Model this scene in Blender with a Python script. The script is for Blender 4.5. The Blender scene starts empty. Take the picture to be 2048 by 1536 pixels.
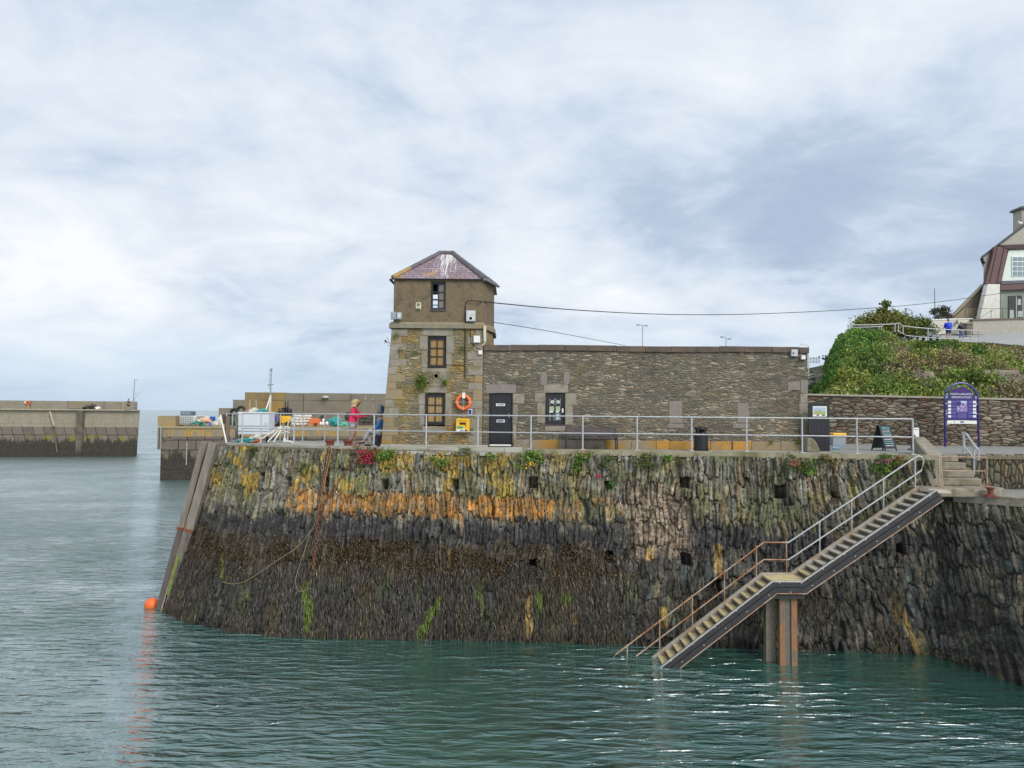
import bpy, math, random
import numpy as np
from mathutils import Vector, Matrix
random.seed(7); rng = np.random.default_rng(11)
S = bpy.context.scene
COL = S.collection
# ---------------------------------------------------------------- camera
HC = 7.78                      # eye height above the water
PITCH, ROLL, FPX = math.atan(56.1/1400), 0.0078, 1400.0
_r0 = Vector((1,0,0)); _u0 = Vector((0,-math.sin(PITCH),math.cos(PITCH))); _f = Vector((0,math.cos(PITCH),math.sin(PITCH)))
_r = _r0*math.cos(ROLL)+_u0*math.sin(ROLL); _u = _u0*math.cos(ROLL)-_r0*math.sin(ROLL)
cam = bpy.data.cameras.new('camera'); camo = bpy.data.objects.new('camera', cam); COL.objects.link(camo)
M3 = Matrix((_r, _u, -_f)).transposed()
camo.matrix_world = Matrix.Translation((0,0,HC)) @ M3.to_4x4()
cam.sensor_width = 36; cam.lens = FPX/2048*36; cam.clip_end = 20000; cam.clip_start = 0.1
S.camera = camo
def ray(px, py):
    return _r*((px-1024)/FPX) + _u*(-(py-768)/FPX) + _f
def at(px, py, D):             # the measured point of the photograph at true distance D
    d = ray(px,py); return d*(D/d.y) + Vector((0,0,HC))
def onz(px, py, z=0.0):        # ... or on a level plane
    d = ray(px,py); t = (z-HC)/d.z; return d*t + Vector((0,0,HC))
# ---------------------------------------------------------------- world and sun
SUN_EL, SUN_AZ = math.radians(38), math.radians(143)   # azimuth clockwise from +Y (north): sun right and behind the camera
W = bpy.data.worlds.new('World'); S.world = W; W.use_nodes = True
nt = W.node_tree; nt.nodes.clear()
def N(nt, typ, **kw):
    n = nt.nodes.new(typ)
    for k, v in kw.items():
        if k in n.inputs: n.inputs[k].default_value = v
        else: setattr(n, k, v)
    return n
def L(nt, a, b): nt.links.new(a, b)
def ramp(nt, stops, fac=None, interp='LINEAR'):
    r = nt.nodes.new('ShaderNodeValToRGB'); r.color_ramp.interpolation = interp
    while len(r.color_ramp.elements) < len(stops): r.color_ramp.elements.new(0.5)
    for e, (p, c) in zip(r.color_ramp.elements, stops):
        e.position = p; e.color = (*c, 1) if hasattr(c, '__len__') else (c, c, c, 1)
    if fac is not None: L(nt, fac, r.inputs[0])
    return r
def mathn(nt, op, a, b=0.0, c=None, clamp=False):
    m = nt.nodes.new('ShaderNodeMath'); m.operation = op; m.use_clamp = clamp
    for i, v in enumerate((a, b, c)):
        if v is None: continue
        if hasattr(v, 'links'): L(nt, v, m.inputs[i])
        else: m.inputs[i].default_value = v
    return m.outputs[0]
def mix(nt, fac, a, b, mode='MIX'):
    m = nt.nodes.new('ShaderNodeMix'); m.data_type = 'RGBA'; m.blend_type = mode
    for k, v in ((0, fac), (6, a), (7, b)):
        if hasattr(v, 'links'): L(nt, v, m.inputs[k])
        else: m.inputs[k].default_value = v if k == 0 else (*v, 1)
    return m.outputs[2]
tc = N(nt,'ShaderNodeTexCoord')
sky = N(nt,'ShaderNodeTexSky'); sky.sky_type = 'NISHITA'; sky.sun_disc = False
sky.sun_elevation = SUN_EL; sky.sun_rotation = SUN_AZ; sky.air_density = 1.0; sky.dust_density = 1.5
sep = N(nt,'ShaderNodeSeparateXYZ'); L(nt, tc.outputs['Generated'], sep.inputs[0])
zz = mathn(nt,'MAXIMUM', sep.outputs[2], 0.0); zd_ = mathn(nt,'ADD', zz, 0.30)
cx = mathn(nt,'DIVIDE', sep.outputs[0], zd_); cy = mathn(nt,'DIVIDE', sep.outputs[1], zd_)
cmb = N(nt,'ShaderNodeCombineXYZ'); L(nt,cx,cmb.inputs[0]); L(nt,cy,cmb.inputs[1])
def cloudnoise(sc, detail, rough, dist, off, stretch=(1,1,1)):
    mp = N(nt,'ShaderNodeMapping'); mp.inputs['Location'].default_value = off; mp.inputs['Scale'].default_value = stretch
    L(nt, cmb.outputs[0], mp.inputs[0])
    n = N(nt,'ShaderNodeTexNoise', Scale=sc, Detail=detail, Roughness=rough, Distortion=dist); L(nt, mp.outputs[0], n.inputs['Vector'])
    return n.outputs[0]
n1 = cloudnoise(0.85, 7, 0.55, 0.35, (3.1,1.7,0.4), (1,1,1))
n2 = cloudnoise(2.4, 8, 0.58, 0.9, (7.3,2.2,1.4), (0.95,1.1,1))
n3 = cloudnoise(8.0, 7, 0.62, 0.4, (1.3,9.2,2.4), (0.9,1.15,1))
s = mathn(nt,'ADD', mathn(nt,'MULTIPLY_ADD', n1, 0.66, -0.03), mathn(nt,'ADD', mathn(nt,'MULTIPLY', n2, 0.34), mathn(nt,'MULTIPLY', n3, 0.13)))
def blob(dirv, width, amp):        # a broad thick or thin part of the cloud deck in a compass direction
    dp = N(nt,'ShaderNodeVectorMath', operation='DOT_PRODUCT'); L(nt, tc.outputs['Generated'], dp.inputs[0])
    dp.inputs[1].default_value = Vector(dirv).normalized()
    mr = N(nt,'ShaderNodeMapRange'); mr.interpolation_type = 'SMOOTHSTEP'
    mr.inputs['From Min'].default_value = math.cos(math.radians(width)); mr.inputs['From Max'].default_value = 1.0
    mr.inputs['To Min'].default_value = 0; mr.inputs['To Max'].default_value = amp
    L(nt, dp.outputs['Value'], mr.inputs[0]); return mr.outputs[0]
for px, py, wdt, amp in [(1850,440,14,-.085),(1500,500,12,-.045),(1060,480,5,.06),(160,540,9,.05),(1000,80,22,.055),(250,240,14,-.03),(60,60,12,.03),(1640,200,14,.04),(560,330,12,.02),(1930,90,10,.03),(520,520,10,-.035),(1350,570,9,.02)]:
    s = mathn(nt,'ADD', s, blob(ray(px,py), wdt, amp))
cloudcol = ramp(nt, [(0.39,(2.7,3.3,4.3)),(0.45,(3.2,3.8,4.7)),(0.50,(4.0,4.55,5.35)),(0.535,(4.55,5.0,5.6)),(0.60,(5.2,5.55,6.0)),(0.68,(6.1,6.2,6.4))], s)
# towards the horizon the deck thins to pale clear air
hz = N(nt,'ShaderNodeMapRange'); hz.interpolation_type='SMOOTHSTEP'; L(nt, sep.outputs[2], hz.inputs[0])
hz.inputs['From Min'].default_value = 0.0; hz.inputs['From Max'].default_value = 0.15; hz.inputs['To Min'].default_value = 0.75; hz.inputs['To Max'].default_value = 0.06
skyb = mix(nt, 0.88, sky.outputs[0], (3.15,4.2,5.35))
fin = mix(nt, hz.outputs[0], cloudcol.outputs[0], skyb)
bg = N(nt,'ShaderNodeBackground', Strength=0.1); L(nt, fin, bg.inputs[0])
wo = N(nt,'ShaderNodeOutputWorld'); L(nt, bg.outputs[0], wo.inputs[0])
sl = bpy.data.lights.new('sun','SUN'); sl.energy = 1.7; sl.angle = math.radians(32); sl.color = (1,0.95,0.87)
so = bpy.data.objects.new('sun', sl); COL.objects.link(so)
sd = Vector((math.sin(SUN_AZ)*math.cos(SUN_EL), math.cos(SUN_AZ)*math.cos(SUN_EL), math.sin(SUN_EL)))
so.rotation_euler = sd.to_track_quat('Z','Y').to_euler()
S.view_settings.view_transform = 'Standard'; S.view_settings.look = 'None'; S.view_settings.exposure = 0.70; S.view_settings.gamma = 1.0
S.cycles.max_bounces = 6; S.cycles.transparent_max_bounces = 12; S.cycles.use_denoising = True
# ---------------------------------------------------------------- object helpers
LOC = {}
def put(o, name, parent=None, loc=None, label=None, cat=None, group=None, kind=None):
    COL.objects.link(o)
    if parent is not None: o.parent = parent
    elif loc is not None: o.location = loc
    if label: o['label'] = label
    if cat: o['category'] = cat
    if group: o['group'] = group
    if kind: o['kind'] = kind
    return o
def thing(name, label, cat, loc, group=None):
    o = bpy.data.objects.new(name, None); o.empty_display_size = 0.2
    put(o, name, None, loc, label, cat, group); LOC[o.name] = Vector(loc); return o
class MB:
    def __init__(s): s.v=[]; s.f=[]; s.mi=[]; s.m=0
    def add(s, vs, fs):
        b=len(s.v); s.v += [Vector(v) for v in vs]; s.f += [tuple(i+b for i in f) for f in fs]; s.mi += [s.m]*len(fs); return s
    def box(s, x0,x1,y0,y1,z0,z1):
        return s.add([(x0,y0,z0),(x1,y0,z0),(x1,y1,z0),(x0,y1,z0),(x0,y0,z1),(x1,y0,z1),(x1,y1,z1),(x0,y1,z1)],
                     [(0,3,2,1),(4,5,6,7),(0,1,5,4),(1,2,6,5),(2,3,7,6),(3,0,4,7)])
    def obox(s, c, ax, ay, az):          # oriented box from half axes
        c=Vector(c); ax=Vector(ax); ay=Vector(ay); az=Vector(az)
        vs=[c+i*ax+j*ay+k*az for k in(-1,1) for (i,j) in((-1,-1),(1,-1),(1,1),(-1,1))]
        return s.add(vs,[(0,3,2,1),(4,5,6,7),(0,1,5,4),(1,2,6,5),(2,3,7,6),(3,0,4,7)])
    def beam(s, a, b, w, h, up=(0,0,1)):
        a=Vector(a); b=Vector(b); d=(b-a); l=d.length; d.normalize()
        sx=d.cross(Vector(up)); sx.normalize(); uu=sx.cross(d)
        return s.obox((a+b)/2, d*(l/2), sx*(w/2), uu*(h/2))
    def tube(s, pts, r, n=8, cap=True, r2=None):
        pts=[Vector(p) for p in pts]; b=len(s.v); m=len(pts)
        for i,p in enumerate(pts):
            t=(pts[min(i+1,m-1)]-pts[max(i-1,0)]).normalized()
            a=Vector((0,0,1)) if abs(t.z)<.9 else Vector((1,0,0))
            e1=t.cross(a).normalized(); e2=t.cross(e1)
            rr=r if r2 is None else r+(r2-r)*i/max(1,m-1)
            for k in range(n):
                an=2*math.pi*k/n; s.v.append(p+e1*(rr*math.cos(an))+e2*(rr*math.sin(an)))
        for i in range(m-1):
            for k in range(n):
                s.f.append((b+i*n+k,b+i*n+(k+1)%n,b+(i+1)*n+(k+1)%n,b+(i+1)*n+k)); s.mi.append(s.m)
        if cap:
            s.f.append(tuple(b+k for k in range(n))[::-1]); s.f.append(tuple(b+(m-1)*n+k for k in range(n))); s.mi += [s.m]*2
        return s
    def lathe(s, c, prof, n=16, axis='Z'):
        c=Vector(c); b=len(s.v); m=len(prof)
        for (r,h) in prof:
            for k in range(n):
                a=2*math.pi*k/n; p=(r*math.cos(a),r*math.sin(a),h)
                if axis=='Y': p=(p[0],p[2],p[1])
                if axis=='X': p=(p[2],p[0],p[1])
                s.v.append(c+Vector(p))
        for i in range(m-1):
            for k in range(n):
                s.f.append((b+i*n+k,b+i*n+(k+1)%n,b+(i+1)*n+(k+1)%n,b+(i+1)*n+k)); s.mi.append(s.m)
        s.f.append(tuple(b+k for k in range(n))[::-1]); s.f.append(tuple(b+(m-1)*n+k for k in range(n))); s.mi += [s.m]*2
        return s
    def torus(s, c, R, r, n=32, m=10, e1=(1,0,0), e2=(0,0,1)):
        c=Vector(c); e1=Vector(e1); e2=Vector(e2); e3=e1.cross(e2); b=len(s.v)
        for i in range(n):
            a=2*math.pi*i/n; d=e1*math.cos(a)+e2*math.sin(a)
            for k in range(m):
                q=2*math.pi*k/m; s.v.append(c+d*(R+r*math.cos(q))+e3*(r*math.sin(q)))
        for i in range(n):
            for k in range(m):
                s.f.append((b+i*m+k,b+((i+1)%n)*m+k,b+((i+1)%n)*m+(k+1)%m,b+i*m+(k+1)%m)); s.mi.append(s.m)
        return s
    def poly(s, pts, dvec):              # extrude polygon by vector
        pts=[Vector(p) for p in pts]; d=Vector(dvec); n=len(pts)
        return s.add(pts+[p+d for p in pts], [tuple(range(n))[::-1], tuple(range(n,2*n))]+[(i,(i+1)%n,(i+1)%n+n,i+n) for i in range(n)])
    def blobm(s, c, rx, ry, rz, seed=0, amp=.2, n=14, m=9):
        c=Vector(c); b=len(s.v); rr=random.Random(seed); ph=[rr.uniform(0,6.28) for _ in range(6)]
        for j in range(m+1):
            t=math.pi*j/m
            for k in range(n):
                a=2*math.pi*k/n
                q=1+amp*(math.sin(2*a+ph[0]+3*t)*.5+math.sin(3*a+ph[1]-2*t)*.35+math.sin(5*t+ph[2]+a)*.4)
                s.v.append(c+Vector((rx*q*math.sin(t)*math.cos(a),ry*q*math.sin(t)*math.sin(a),rz*q*math.cos(t))))
        for j in range(m):
            for k in range(n):
                s.f.append((b+j*n+k,b+(j+1)*n+k,b+(j+1)*n+(k+1)%n,b+j*n+(k+1)%n)); s.mi.append(s.m)
        return s
    def build(s, name, mat, parent=None, loc=None, smooth=False, bevel=0, **kw):
        off = Vector((0,0,0)); p=parent
        if p is not None: off = LOC[p.name]
        elif loc is not None: off = Vector(loc)
        me=bpy.data.meshes.new(name); me.from_pydata([tuple(v-off) for v in s.v], [], s.f)
        for m_ in (mat if isinstance(mat,(list,tuple)) else [mat]): me.materials.append(m_)
        me.polygons.foreach_set('material_index', s.mi)
        if smooth: me.polygons.foreach_set('use_smooth', [True]*len(s.f))
        me.update()
        o=bpy.data.objects.new(name, me); put(o, name, parent, loc, **kw)
        LOC[o.name]=off
        if bevel:
            md=o.modifiers.new('bevel','BEVEL'); md.width=bevel; md.segments=2; md.limit_method='ANGLE'
        return o
def npmesh(name, V, F, mat, cols=None, parent=None, loc=None, smooth=False, **kw):
    off = LOC[parent.name] if parent is not None else (Vector(loc) if loc is not None else Vector((0,0,0)))
    V = np.asarray(V, np.float32) - np.array(off, np.float32); F = np.asarray(F, np.int32); k=F.shape[1]
    me=bpy.data.meshes.new(name)
    me.vertices.add(len(V)); me.vertices.foreach_set('co', V.ravel())
    me.loops.add(F.size); me.loops.foreach_set('vertex_index', F.ravel())
    me.polygons.add(len(F)); me.polygons.foreach_set('loop_start', np.arange(0,F.size,k,dtype=np.int32))
    if smooth: me.polygons.foreach_set('use_smooth', np.ones(len(F),bool))
    me.update(calc_edges=True); me.validate()
    if cols is not None:
        a=me.color_attributes.new('Col','FLOAT_COLOR','POINT'); c4=np.ones((len(V),4),np.float32); c4[:,:3]=cols
        a.data.foreach_set('color', c4.ravel())
    me.materials.append(mat)
    o=bpy.data.objects.new(name, me); put(o,name,parent,loc,**kw); LOC[o.name]=off
    return o
def copy_tree(o, loc=None, label=None, parent=None):
    c=o.copy(); COL.objects.link(c)
    if parent is not None: c.parent=parent
    if loc is not None: c.location=loc
    if label: c['label']=label
    for ch in [x for x in bpy.data.objects if x.parent==o and x is not c]: copy_tree(ch, parent=c)
    return c
def text(body, size, center, parent, mat, align='CENTER', facing='Y', tilt=None, font_scale_x=1.0, name='lettering', depth=0.002):
    cu=bpy.data.curves.new('t','FONT'); cu.body=body; cu.size=size; cu.align_x=align; cu.align_y='CENTER'; cu.extrude=depth; cu.resolution_u=2
    t=bpy.data.objects.new('t',cu); COL.objects.link(t); bpy.context.view_layer.update()
    me=bpy.data.meshes.new_from_object(t); bpy.data.objects.remove(t)
    Mx=(tilt or Matrix.Rotation(math.radians(90),4,'X')) @ Matrix.Diagonal((font_scale_x,1,1,1))
    me.transform(Matrix.Translation(Vector(center)-LOC[parent.name]) @ Mx)
    me.materials.clear(); me.materials.append(mat)
    o=bpy.data.objects.new(name,me); put(o,name,parent); LOC[o.name]=LOC[parent.name]; return o
# ---------------------------------------------------------------- materials
MATS={}
def newmat(name):
    m=bpy.data.materials.new(name); m.use_nodes=True; nt=m.node_tree; nt.nodes.clear()
    out=N(nt,'ShaderNodeOutputMaterial'); b=N(nt,'ShaderNodeBsdfPrincipled'); L(nt,b.outputs[0],out.inputs[0]); return m,nt,b
def bump(nt, b, h, strength=.4, dist=.02):
    bp=N(nt,'ShaderNodeBump',Strength=strength,Distance=dist); L(nt,h,bp.inputs['Height']); L(nt,bp.outputs[0],b.inputs['Normal']); return bp
def coords(nt, scale=(1,1,1), geo=False):
    if geo: src=N(nt,'ShaderNodeNewGeometry').outputs['Position']
    else: src=N(nt,'ShaderNodeTexCoord').outputs['Object']
    mp=N(nt,'ShaderNodeMapping'); mp.inputs['Scale'].default_value=scale; L(nt,src,mp.inputs[0]); return mp.outputs[0]
def pm(name, c1, c2=None, scale=6, rough=.7, bmp=.2, detail=6, metal=0, c3=None, stretch=(1,1,1), spots=None, bdist=.01):
    if name in MATS: return MATS[name]
    m,nt,b=newmat(name); c2=c2 or tuple(x*.75 for x in c1)
    co=coords(nt,stretch,geo=True)
    n=N(nt,'ShaderNodeTexNoise',Scale=scale,Detail=detail,Roughness=.6); L(nt,co,n.inputs['Vector'])
    r=ramp(nt,[(.35,c1),(.65,c2)],n.outputs[0]); col=r.outputs[0]
    if c3:
        n2=N(nt,'ShaderNodeTexNoise',Scale=scale*.35,Detail=5,Roughness=.65); L(nt,co,n2.inputs['Vector'])
        k=ramp(nt,[(.52,0.0),(.62,1.0)],n2.outputs[0]); col=mix(nt,k.outputs[0],col,c3)
    if spots:
        n3=N(nt,'ShaderNodeTexNoise',Scale=scale*3,Detail=3,Roughness=.5); L(nt,co,n3.inputs['Vector'])
        k=ramp(nt,[(.66,0.0),(.69,1.0)],n3.outputs[0]); col=mix(nt,k.outputs[0],col,spots)
    L(nt,col,b.inputs['Base Color']); b.inputs['Roughness'].default_value=rough; b.inputs['Metallic'].default_value=metal
    if bmp: 
        nb=N(nt,'ShaderNodeTexNoise',Scale=scale*4,Detail=5,Roughness=.6); L(nt,co,nb.inputs['Vector'])
        bump(nt,b,nb.outputs[0],bmp,bdist)
    MATS[name]=m; return m
def rubble(name, cell, cols, joint, lichen=None, jw=.10, bmp=.9, geo=True, warp=.12, spots=True, dist=.03):
    """random rubble masonry: stretched cells (cell = size of a stone in m, xyz)"""
    if name in MATS: return MATS[name]
    m,nt,b=newmat(name)
    P=coords(nt,(1,1,1),geo=geo)
    wn=N(nt,'ShaderNodeTexNoise',Scale=2.2,Detail=3); L(nt,P,wn.inputs['Vector'])
    vm=N(nt,'ShaderNodeVectorMath',operation='MULTIPLY_ADD'); L(nt,wn.outputs['Color'],vm.inputs[0]); vm.inputs[1].default_value=(warp,warp,warp); L(nt,P,vm.inputs[2])
    mp=N(nt,'ShaderNodeMapping'); mp.inputs['Scale'].default_value=tuple(1/c for c in cell); L(nt,vm.outputs[0],mp.inputs[0])
    v1=N(nt,'ShaderNodeTexVoronoi',feature='F1',Scale=1,Randomness=.95); L(nt,mp.outputs[0],v1.inputs['Vector'])
    v2=N(nt,'ShaderNodeTexVoronoi',feature='DISTANCE_TO_EDGE',Scale=1,Randomness=.95); L(nt,mp.outputs[0],v2.inputs['Vector'])
    sc=N(nt,'ShaderNodeSeparateColor'); L(nt,v1.outputs['Color'],sc.inputs[0])
    n=len(cols); base=ramp(nt,[(i/(n-1),c) for i,c in enumerate(cols)],sc.outputs[0])
    fn=N(nt,'ShaderNodeTexNoise',Scale=28,Detail=6,Roughness=.65); L(nt,P,fn.inputs['Vector'])
    br=ramp(nt,[(.3,.6),(.7,1.4)],fn.outputs[0]); col=mix(nt,1.0,base.outputs[0],br.outputs[0],'MULTIPLY')
    big=N(nt,'ShaderNodeTexNoise',Scale=.45,Detail=5,Roughness=.6); L(nt,P,big.inputs['Vector'])
    bb=ramp(nt,[(.35,(.74,.76,.74)),(.65,(1.25,1.2,1.1))],big.outputs[0]); col=mix(nt,1.0,col,bb.outputs[0],'MULTIPLY')
    if lichen:
        for i,(lc,lo,hi,sc_) in enumerate(lichen):
            ln=N(nt,'ShaderNodeTexNoise',Scale=sc_,Detail=6,Roughness=.7); mp2=N(nt,'ShaderNodeMapping'); mp2.inputs['Location'].default_value=(3.7*i+1.1,2.2*i,5.1*i); L(nt,P,mp2.inputs[0]); L(nt,mp2.outputs[0],ln.inputs['Vector'])
            k=ramp(nt,[(lo,0.0),(hi,.85)],ln.outputs[0]); col=mix(nt,k.outputs[0],col,lc)
    jm=ramp(nt,[(jw*.25,1.0),(jw,0.0)],v2.outputs['Distance']); col=mix(nt,jm.outputs[0],col,joint)
    if spots:
        sn=N(nt,'ShaderNodeTexNoise',Scale=14,Detail=2); L(nt,P,sn.inputs['Vector']); k=ramp(nt,[(.68,0.0),(.72,.7)],sn.outputs[0]); col=mix(nt,k.outputs[0],col,(.42,.42,.36))
    L(nt,col,b.inputs['Base Color']); b.inputs['Roughness'].default_value=.9; b.inputs['Specular IOR Level'].default_value=.25
    hh=ramp(nt,[(0,0.0),(jw*2.2,.8),(.6,1.0)],v2.outputs['Distance'])
    h=mathn(nt,'ADD',mathn(nt,'MULTIPLY',hh.outputs[0],mathn(nt,'ADD',sc.outputs[1],.5)),mathn(nt,'MULTIPLY',fn.outputs[0],.5))
    bump(nt,b,h,bmp,dist); MATS[name]=m; return m
def vcol(name='vertex coloured', rough=.85, spec=.3, noise=None, bmp=0.0, trans=0.0):
    if name in MATS: return MATS[name]
    m,nt,b=newmat(name); a=N(nt,'ShaderNodeVertexColor'); a.layer_name='Col'; col=a.outputs[0]
    if noise:
        P=coords(nt,(1,1,1),geo=True); n=N(nt,'ShaderNodeTexNoise',Scale=noise,Detail=6,Roughness=.7); L(nt,P,n.inputs['Vector'])
        r=ramp(nt,[(.3,.55),(.7,1.45)],n.outputs[0]); col=mix(nt,1.0,col,r.outputs[0],'MULTIPLY')
        if bmp: bump(nt,b,n.outputs[0],bmp,.03)
    L(nt,col,b.inputs['Base Color']); b.inputs['Roughness'].default_value=rough; b.inputs['Specular IOR Level'].default_value=spec
    MATS[name]=m; return m
GALV=pm('galvanised steel',(.50,.52,.53),(.38,.40,.42),scale=9,rough=.5,metal=.35,bmp=.1)
RUSTG=pm('rust streaked steel',(.42,.36,.31),(.34,.18,.09),scale=5,rough=.65,metal=.2,c3=(.30,.13,.05))
CONC=pm('weathered concrete',(.30,.27,.21),(.21,.185,.14),scale=4,rough=.9,bmp=.8,c3=(.165,.14,.085),spots=(.34,.32,.26),bdist=.02)
DECKM=pm('pale quay paving',(.36,.345,.30),(.29,.275,.235),scale=2,rough=.92,bmp=.4,c3=(.24,.22,.18),spots=(.42,.40,.35))
GRAVEL=pm('fine grey gravel',(.27,.265,.25),(.20,.195,.18),scale=9,rough=.95,bmp=.7,spots=(.36,.35,.32))
BLACK=pm('black painted wood',(.010,.010,.014),(.018,.018,.024),scale=30,rough=.45,bmp=.3,stretch=(1,1,.1))
WHITE=pm('white paint',(.78,.78,.75),(.68,.68,.64),scale=5,rough=.5,bmp=.05)
ORANGE=pm('orange plastic',(.80,.16,.03),(.70,.13,.025),scale=5,rough=.45,bmp=.05)
YELLOW=pm('yellow plastic',(.80,.47,.02),(.74,.42,.02),scale=5,rough=.4,bmp=.03)
RUST=pm('red rusty iron',(.22,.055,.03),(.13,.04,.025),scale=8,rough=.85,bmp=.4)
DARK=pm('dark void',(.012,.012,.012),(.008,.008,.008),scale=3,rough=.9,bmp=0)
GREYP=pm('grey painted metal',(.30,.34,.38),(.25,.29,.33),scale=5,rough=.5,bmp=.05)
# ================================================================ numeric noise
def _h(i,j,s):
    i=i.astype(np.int64); j=j.astype(np.int64)
    n=(i*374761393+j*668265263+s*1442695041)&0xffffffff
    n=((n^(n>>13))*1274126177)&0xffffffff; n=((n^(n>>16))*2246822519)&0xffffffff; n=n^(n>>15)
    return (n&0xffffff)/float(0xffffff)
def vn(x,y,s=0):
    i=np.floor(x); j=np.floor(y); fx=x-i; fy=y-j; fx=fx*fx*(3-2*fx); fy=fy*fy*(3-2*fy)
    return (_h(i,j,s)*(1-fx)+_h(i+1,j,s)*fx)*(1-fy)+(_h(i,j+1,s)*(1-fx)+_h(i+1,j+1,s)*fx)*fy
def fbm(x,y,s=0,o=4):
    a=.5; t=0; w=0
    for k in range(o): t=t+a*vn(x*2**k,y*2**k,s+k*7); w+=a; a*=.55
    return t/w
def ss(a,b,x):
    t=np.clip((x-a)/(b-a),0,1); return t*t*(3-2*t)
def cells(U,V,w,h,seed,jit=.8,pw=4.5):
    x=U/w; y=V/h; J0=np.floor(y); 
    f1=np.full(x.shape,9.); f2=np.full(x.shape,9.); ci=np.zeros(x.shape); cj=np.zeros(x.shape)
    for dj in(-1,0,1):
        j=J0+dj; off=_h(j,j*0+3,seed)*1.0; i0=np.floor(x-off)
        for di in(-2,-1,0,1,2):
            i=i0+di
            cxx=i+off+.5+(_h(i,j,seed+1)-.5)*jit; cyy=j+.5+(_h(i,j,seed+2)-.5)*jit*.8
            wgt=.62+.76*_h(i,j,seed+9)
            d=((np.abs(x-cxx)/wgt)**pw+(np.abs(y-cyy)*.95)**pw)**(1/pw)
            m=d<f1; f2=np.where(m,f1,np.minimum(f2,d)); ci=np.where(m,i,ci); cj=np.where(m,j,cj); f1=np.where(m,d,f1)
    return (f2-f1), ci, cj
class Loft:
    """battered wall between a top edge line and a water line"""
    def __init__(s, top, bot, zt, n=6):
        T=np.array(top,float); B=np.array(bot,float)
        for _ in range(2):   # corner-cutting keeps the ends
            def cc(P): 
                Q=[P[0]]
                for a,b in zip(P[:-1],P[1:]): Q += [a*.75+b*.25, a*.25+b*.75]
                return np.array(Q+[P[-1]])
            T=cc(T); B=cc(B)
        s.T=T; s.B=B; s.zt=zt
        d=np.linalg.norm(np.diff(T,axis=0),axis=1)*.5+np.linalg.norm(np.diff(B,axis=0),axis=1)*.5
        s.s=np.concatenate([[0],np.cumsum(d)]); s.len=s.s[-1]
    def P(s,u,z):
        t=[np.interp(u,s.s,s.T[:,k]) for k in range(3)]; b=[np.interp(u,s.s,s.B[:,k]) for k in range(3)]
        k=z/s.zt
        return np.stack([b[i]+(t[i]-b[i])*k for i in range(2)]+[z+0*u],-1)
    def Nn(s,u,z):
        e=.15; a=s.P(u+e,z)-s.P(u-e,z); c=s.P(u,z+e)-s.P(u,z-e); n=np.cross(a,c); return n/np.linalg.norm(n,axis=-1,keepdims=True)
ZD=6.42
def P3(v): return [v.x,v.y,v.z]
mt=[(432,28.4),(475,27.9),(530,27.3),(590,26.7),(660,26.2),(780,25.8),(900,25.3),(1060,24.8),(1275,24.5),(1500,24.0),(1717,23.5),(1868,23.05)]
mbp=[(322,1218),(372,1242),(440,1258),(520,1269),(610,1273),(750,1277),(880,1279),(1050,1282),(1275,1288),(1500,1297),(1700,1303),(1875,1309)]
def topp(px,D,z): 
    d=ray(px,900); d=d*(D/d.y); return [d.x+ (d.z*0), D, z]
ZT=ZD-.10
T=[topp(a,D,ZT) for a,D in mt]; B=[P3(onz(a,b,0)) for a,b in mbp]
T=[[T[0][0]-.05,33.5,ZT],[T[0][0]-.05,30.0,ZT]]+T; B=[[B[0][0]-.2,35.0,0],[B[0][0]-.1,30.0,0]]+B

MAIN=Loft(T,B,ZT)
rt=[(1850,23.2),(1885,22.95),(1950,22.35),(2048,21.4),(2250,20.0),(2500,18.5)]
rb=[(1852,1308),(1885,1315),(1950,1337),(2048,1373),(2250,1450),(2500,1570)]
ZL=5.25
T2=[topp(a,D,ZL-.25) for a,D in rt]; B2=[P3(onz(a,b,0)) for a,b in rb]
T2.append([T2[-1][0]+6,16,ZL-.25]); B2.append([B2[-1][0]+6,14.5,0])
RET=Loft(T2,B2,ZL-.25)
QUAYM=vcol('quay stone',rough=.82,spec=.35,noise=22,bmp=.55)
def XZ(px,py,D=24.2):
    v=at(px,py,D); return v.x,v.z
HOLES=[(477,969,.24),(540,975,.26),(628,972,.28),(757,975,.28),(908,973,.26),(1067,968,.30),(1217,972,.2),(1368,965,.3),(1548,980,.34),(1065,1130,.26),(1217,1113,.28),(1368,1115,.34),(1423,1165,.34),(608,1133,.22),(1765,1085,.25),(1650,985,.16)]
def algae(X,Z,mid):
    g=X*0
    for (px,py,w,h,sl) in [(603,1195,.12,.4,0),(612,1235,.16,.5,0),(866,1222,.13,.5,-.45),(848,1258,.14,.28,-.6),(405,1160,.09,.6,.25),(1135,1195,.22,.14,0),(1080,1200,.08,.4,0),(960,1190,.06,.3,0)]:
        x0,z0=XZ(px,py); q=((X-x0-sl*(Z-z0)*-1)/w)**2+((Z-z0)/h)**2; g=np.maximum(g,ss(1.5,.6,q+(mid-.5)*1.5))
    return g
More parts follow.
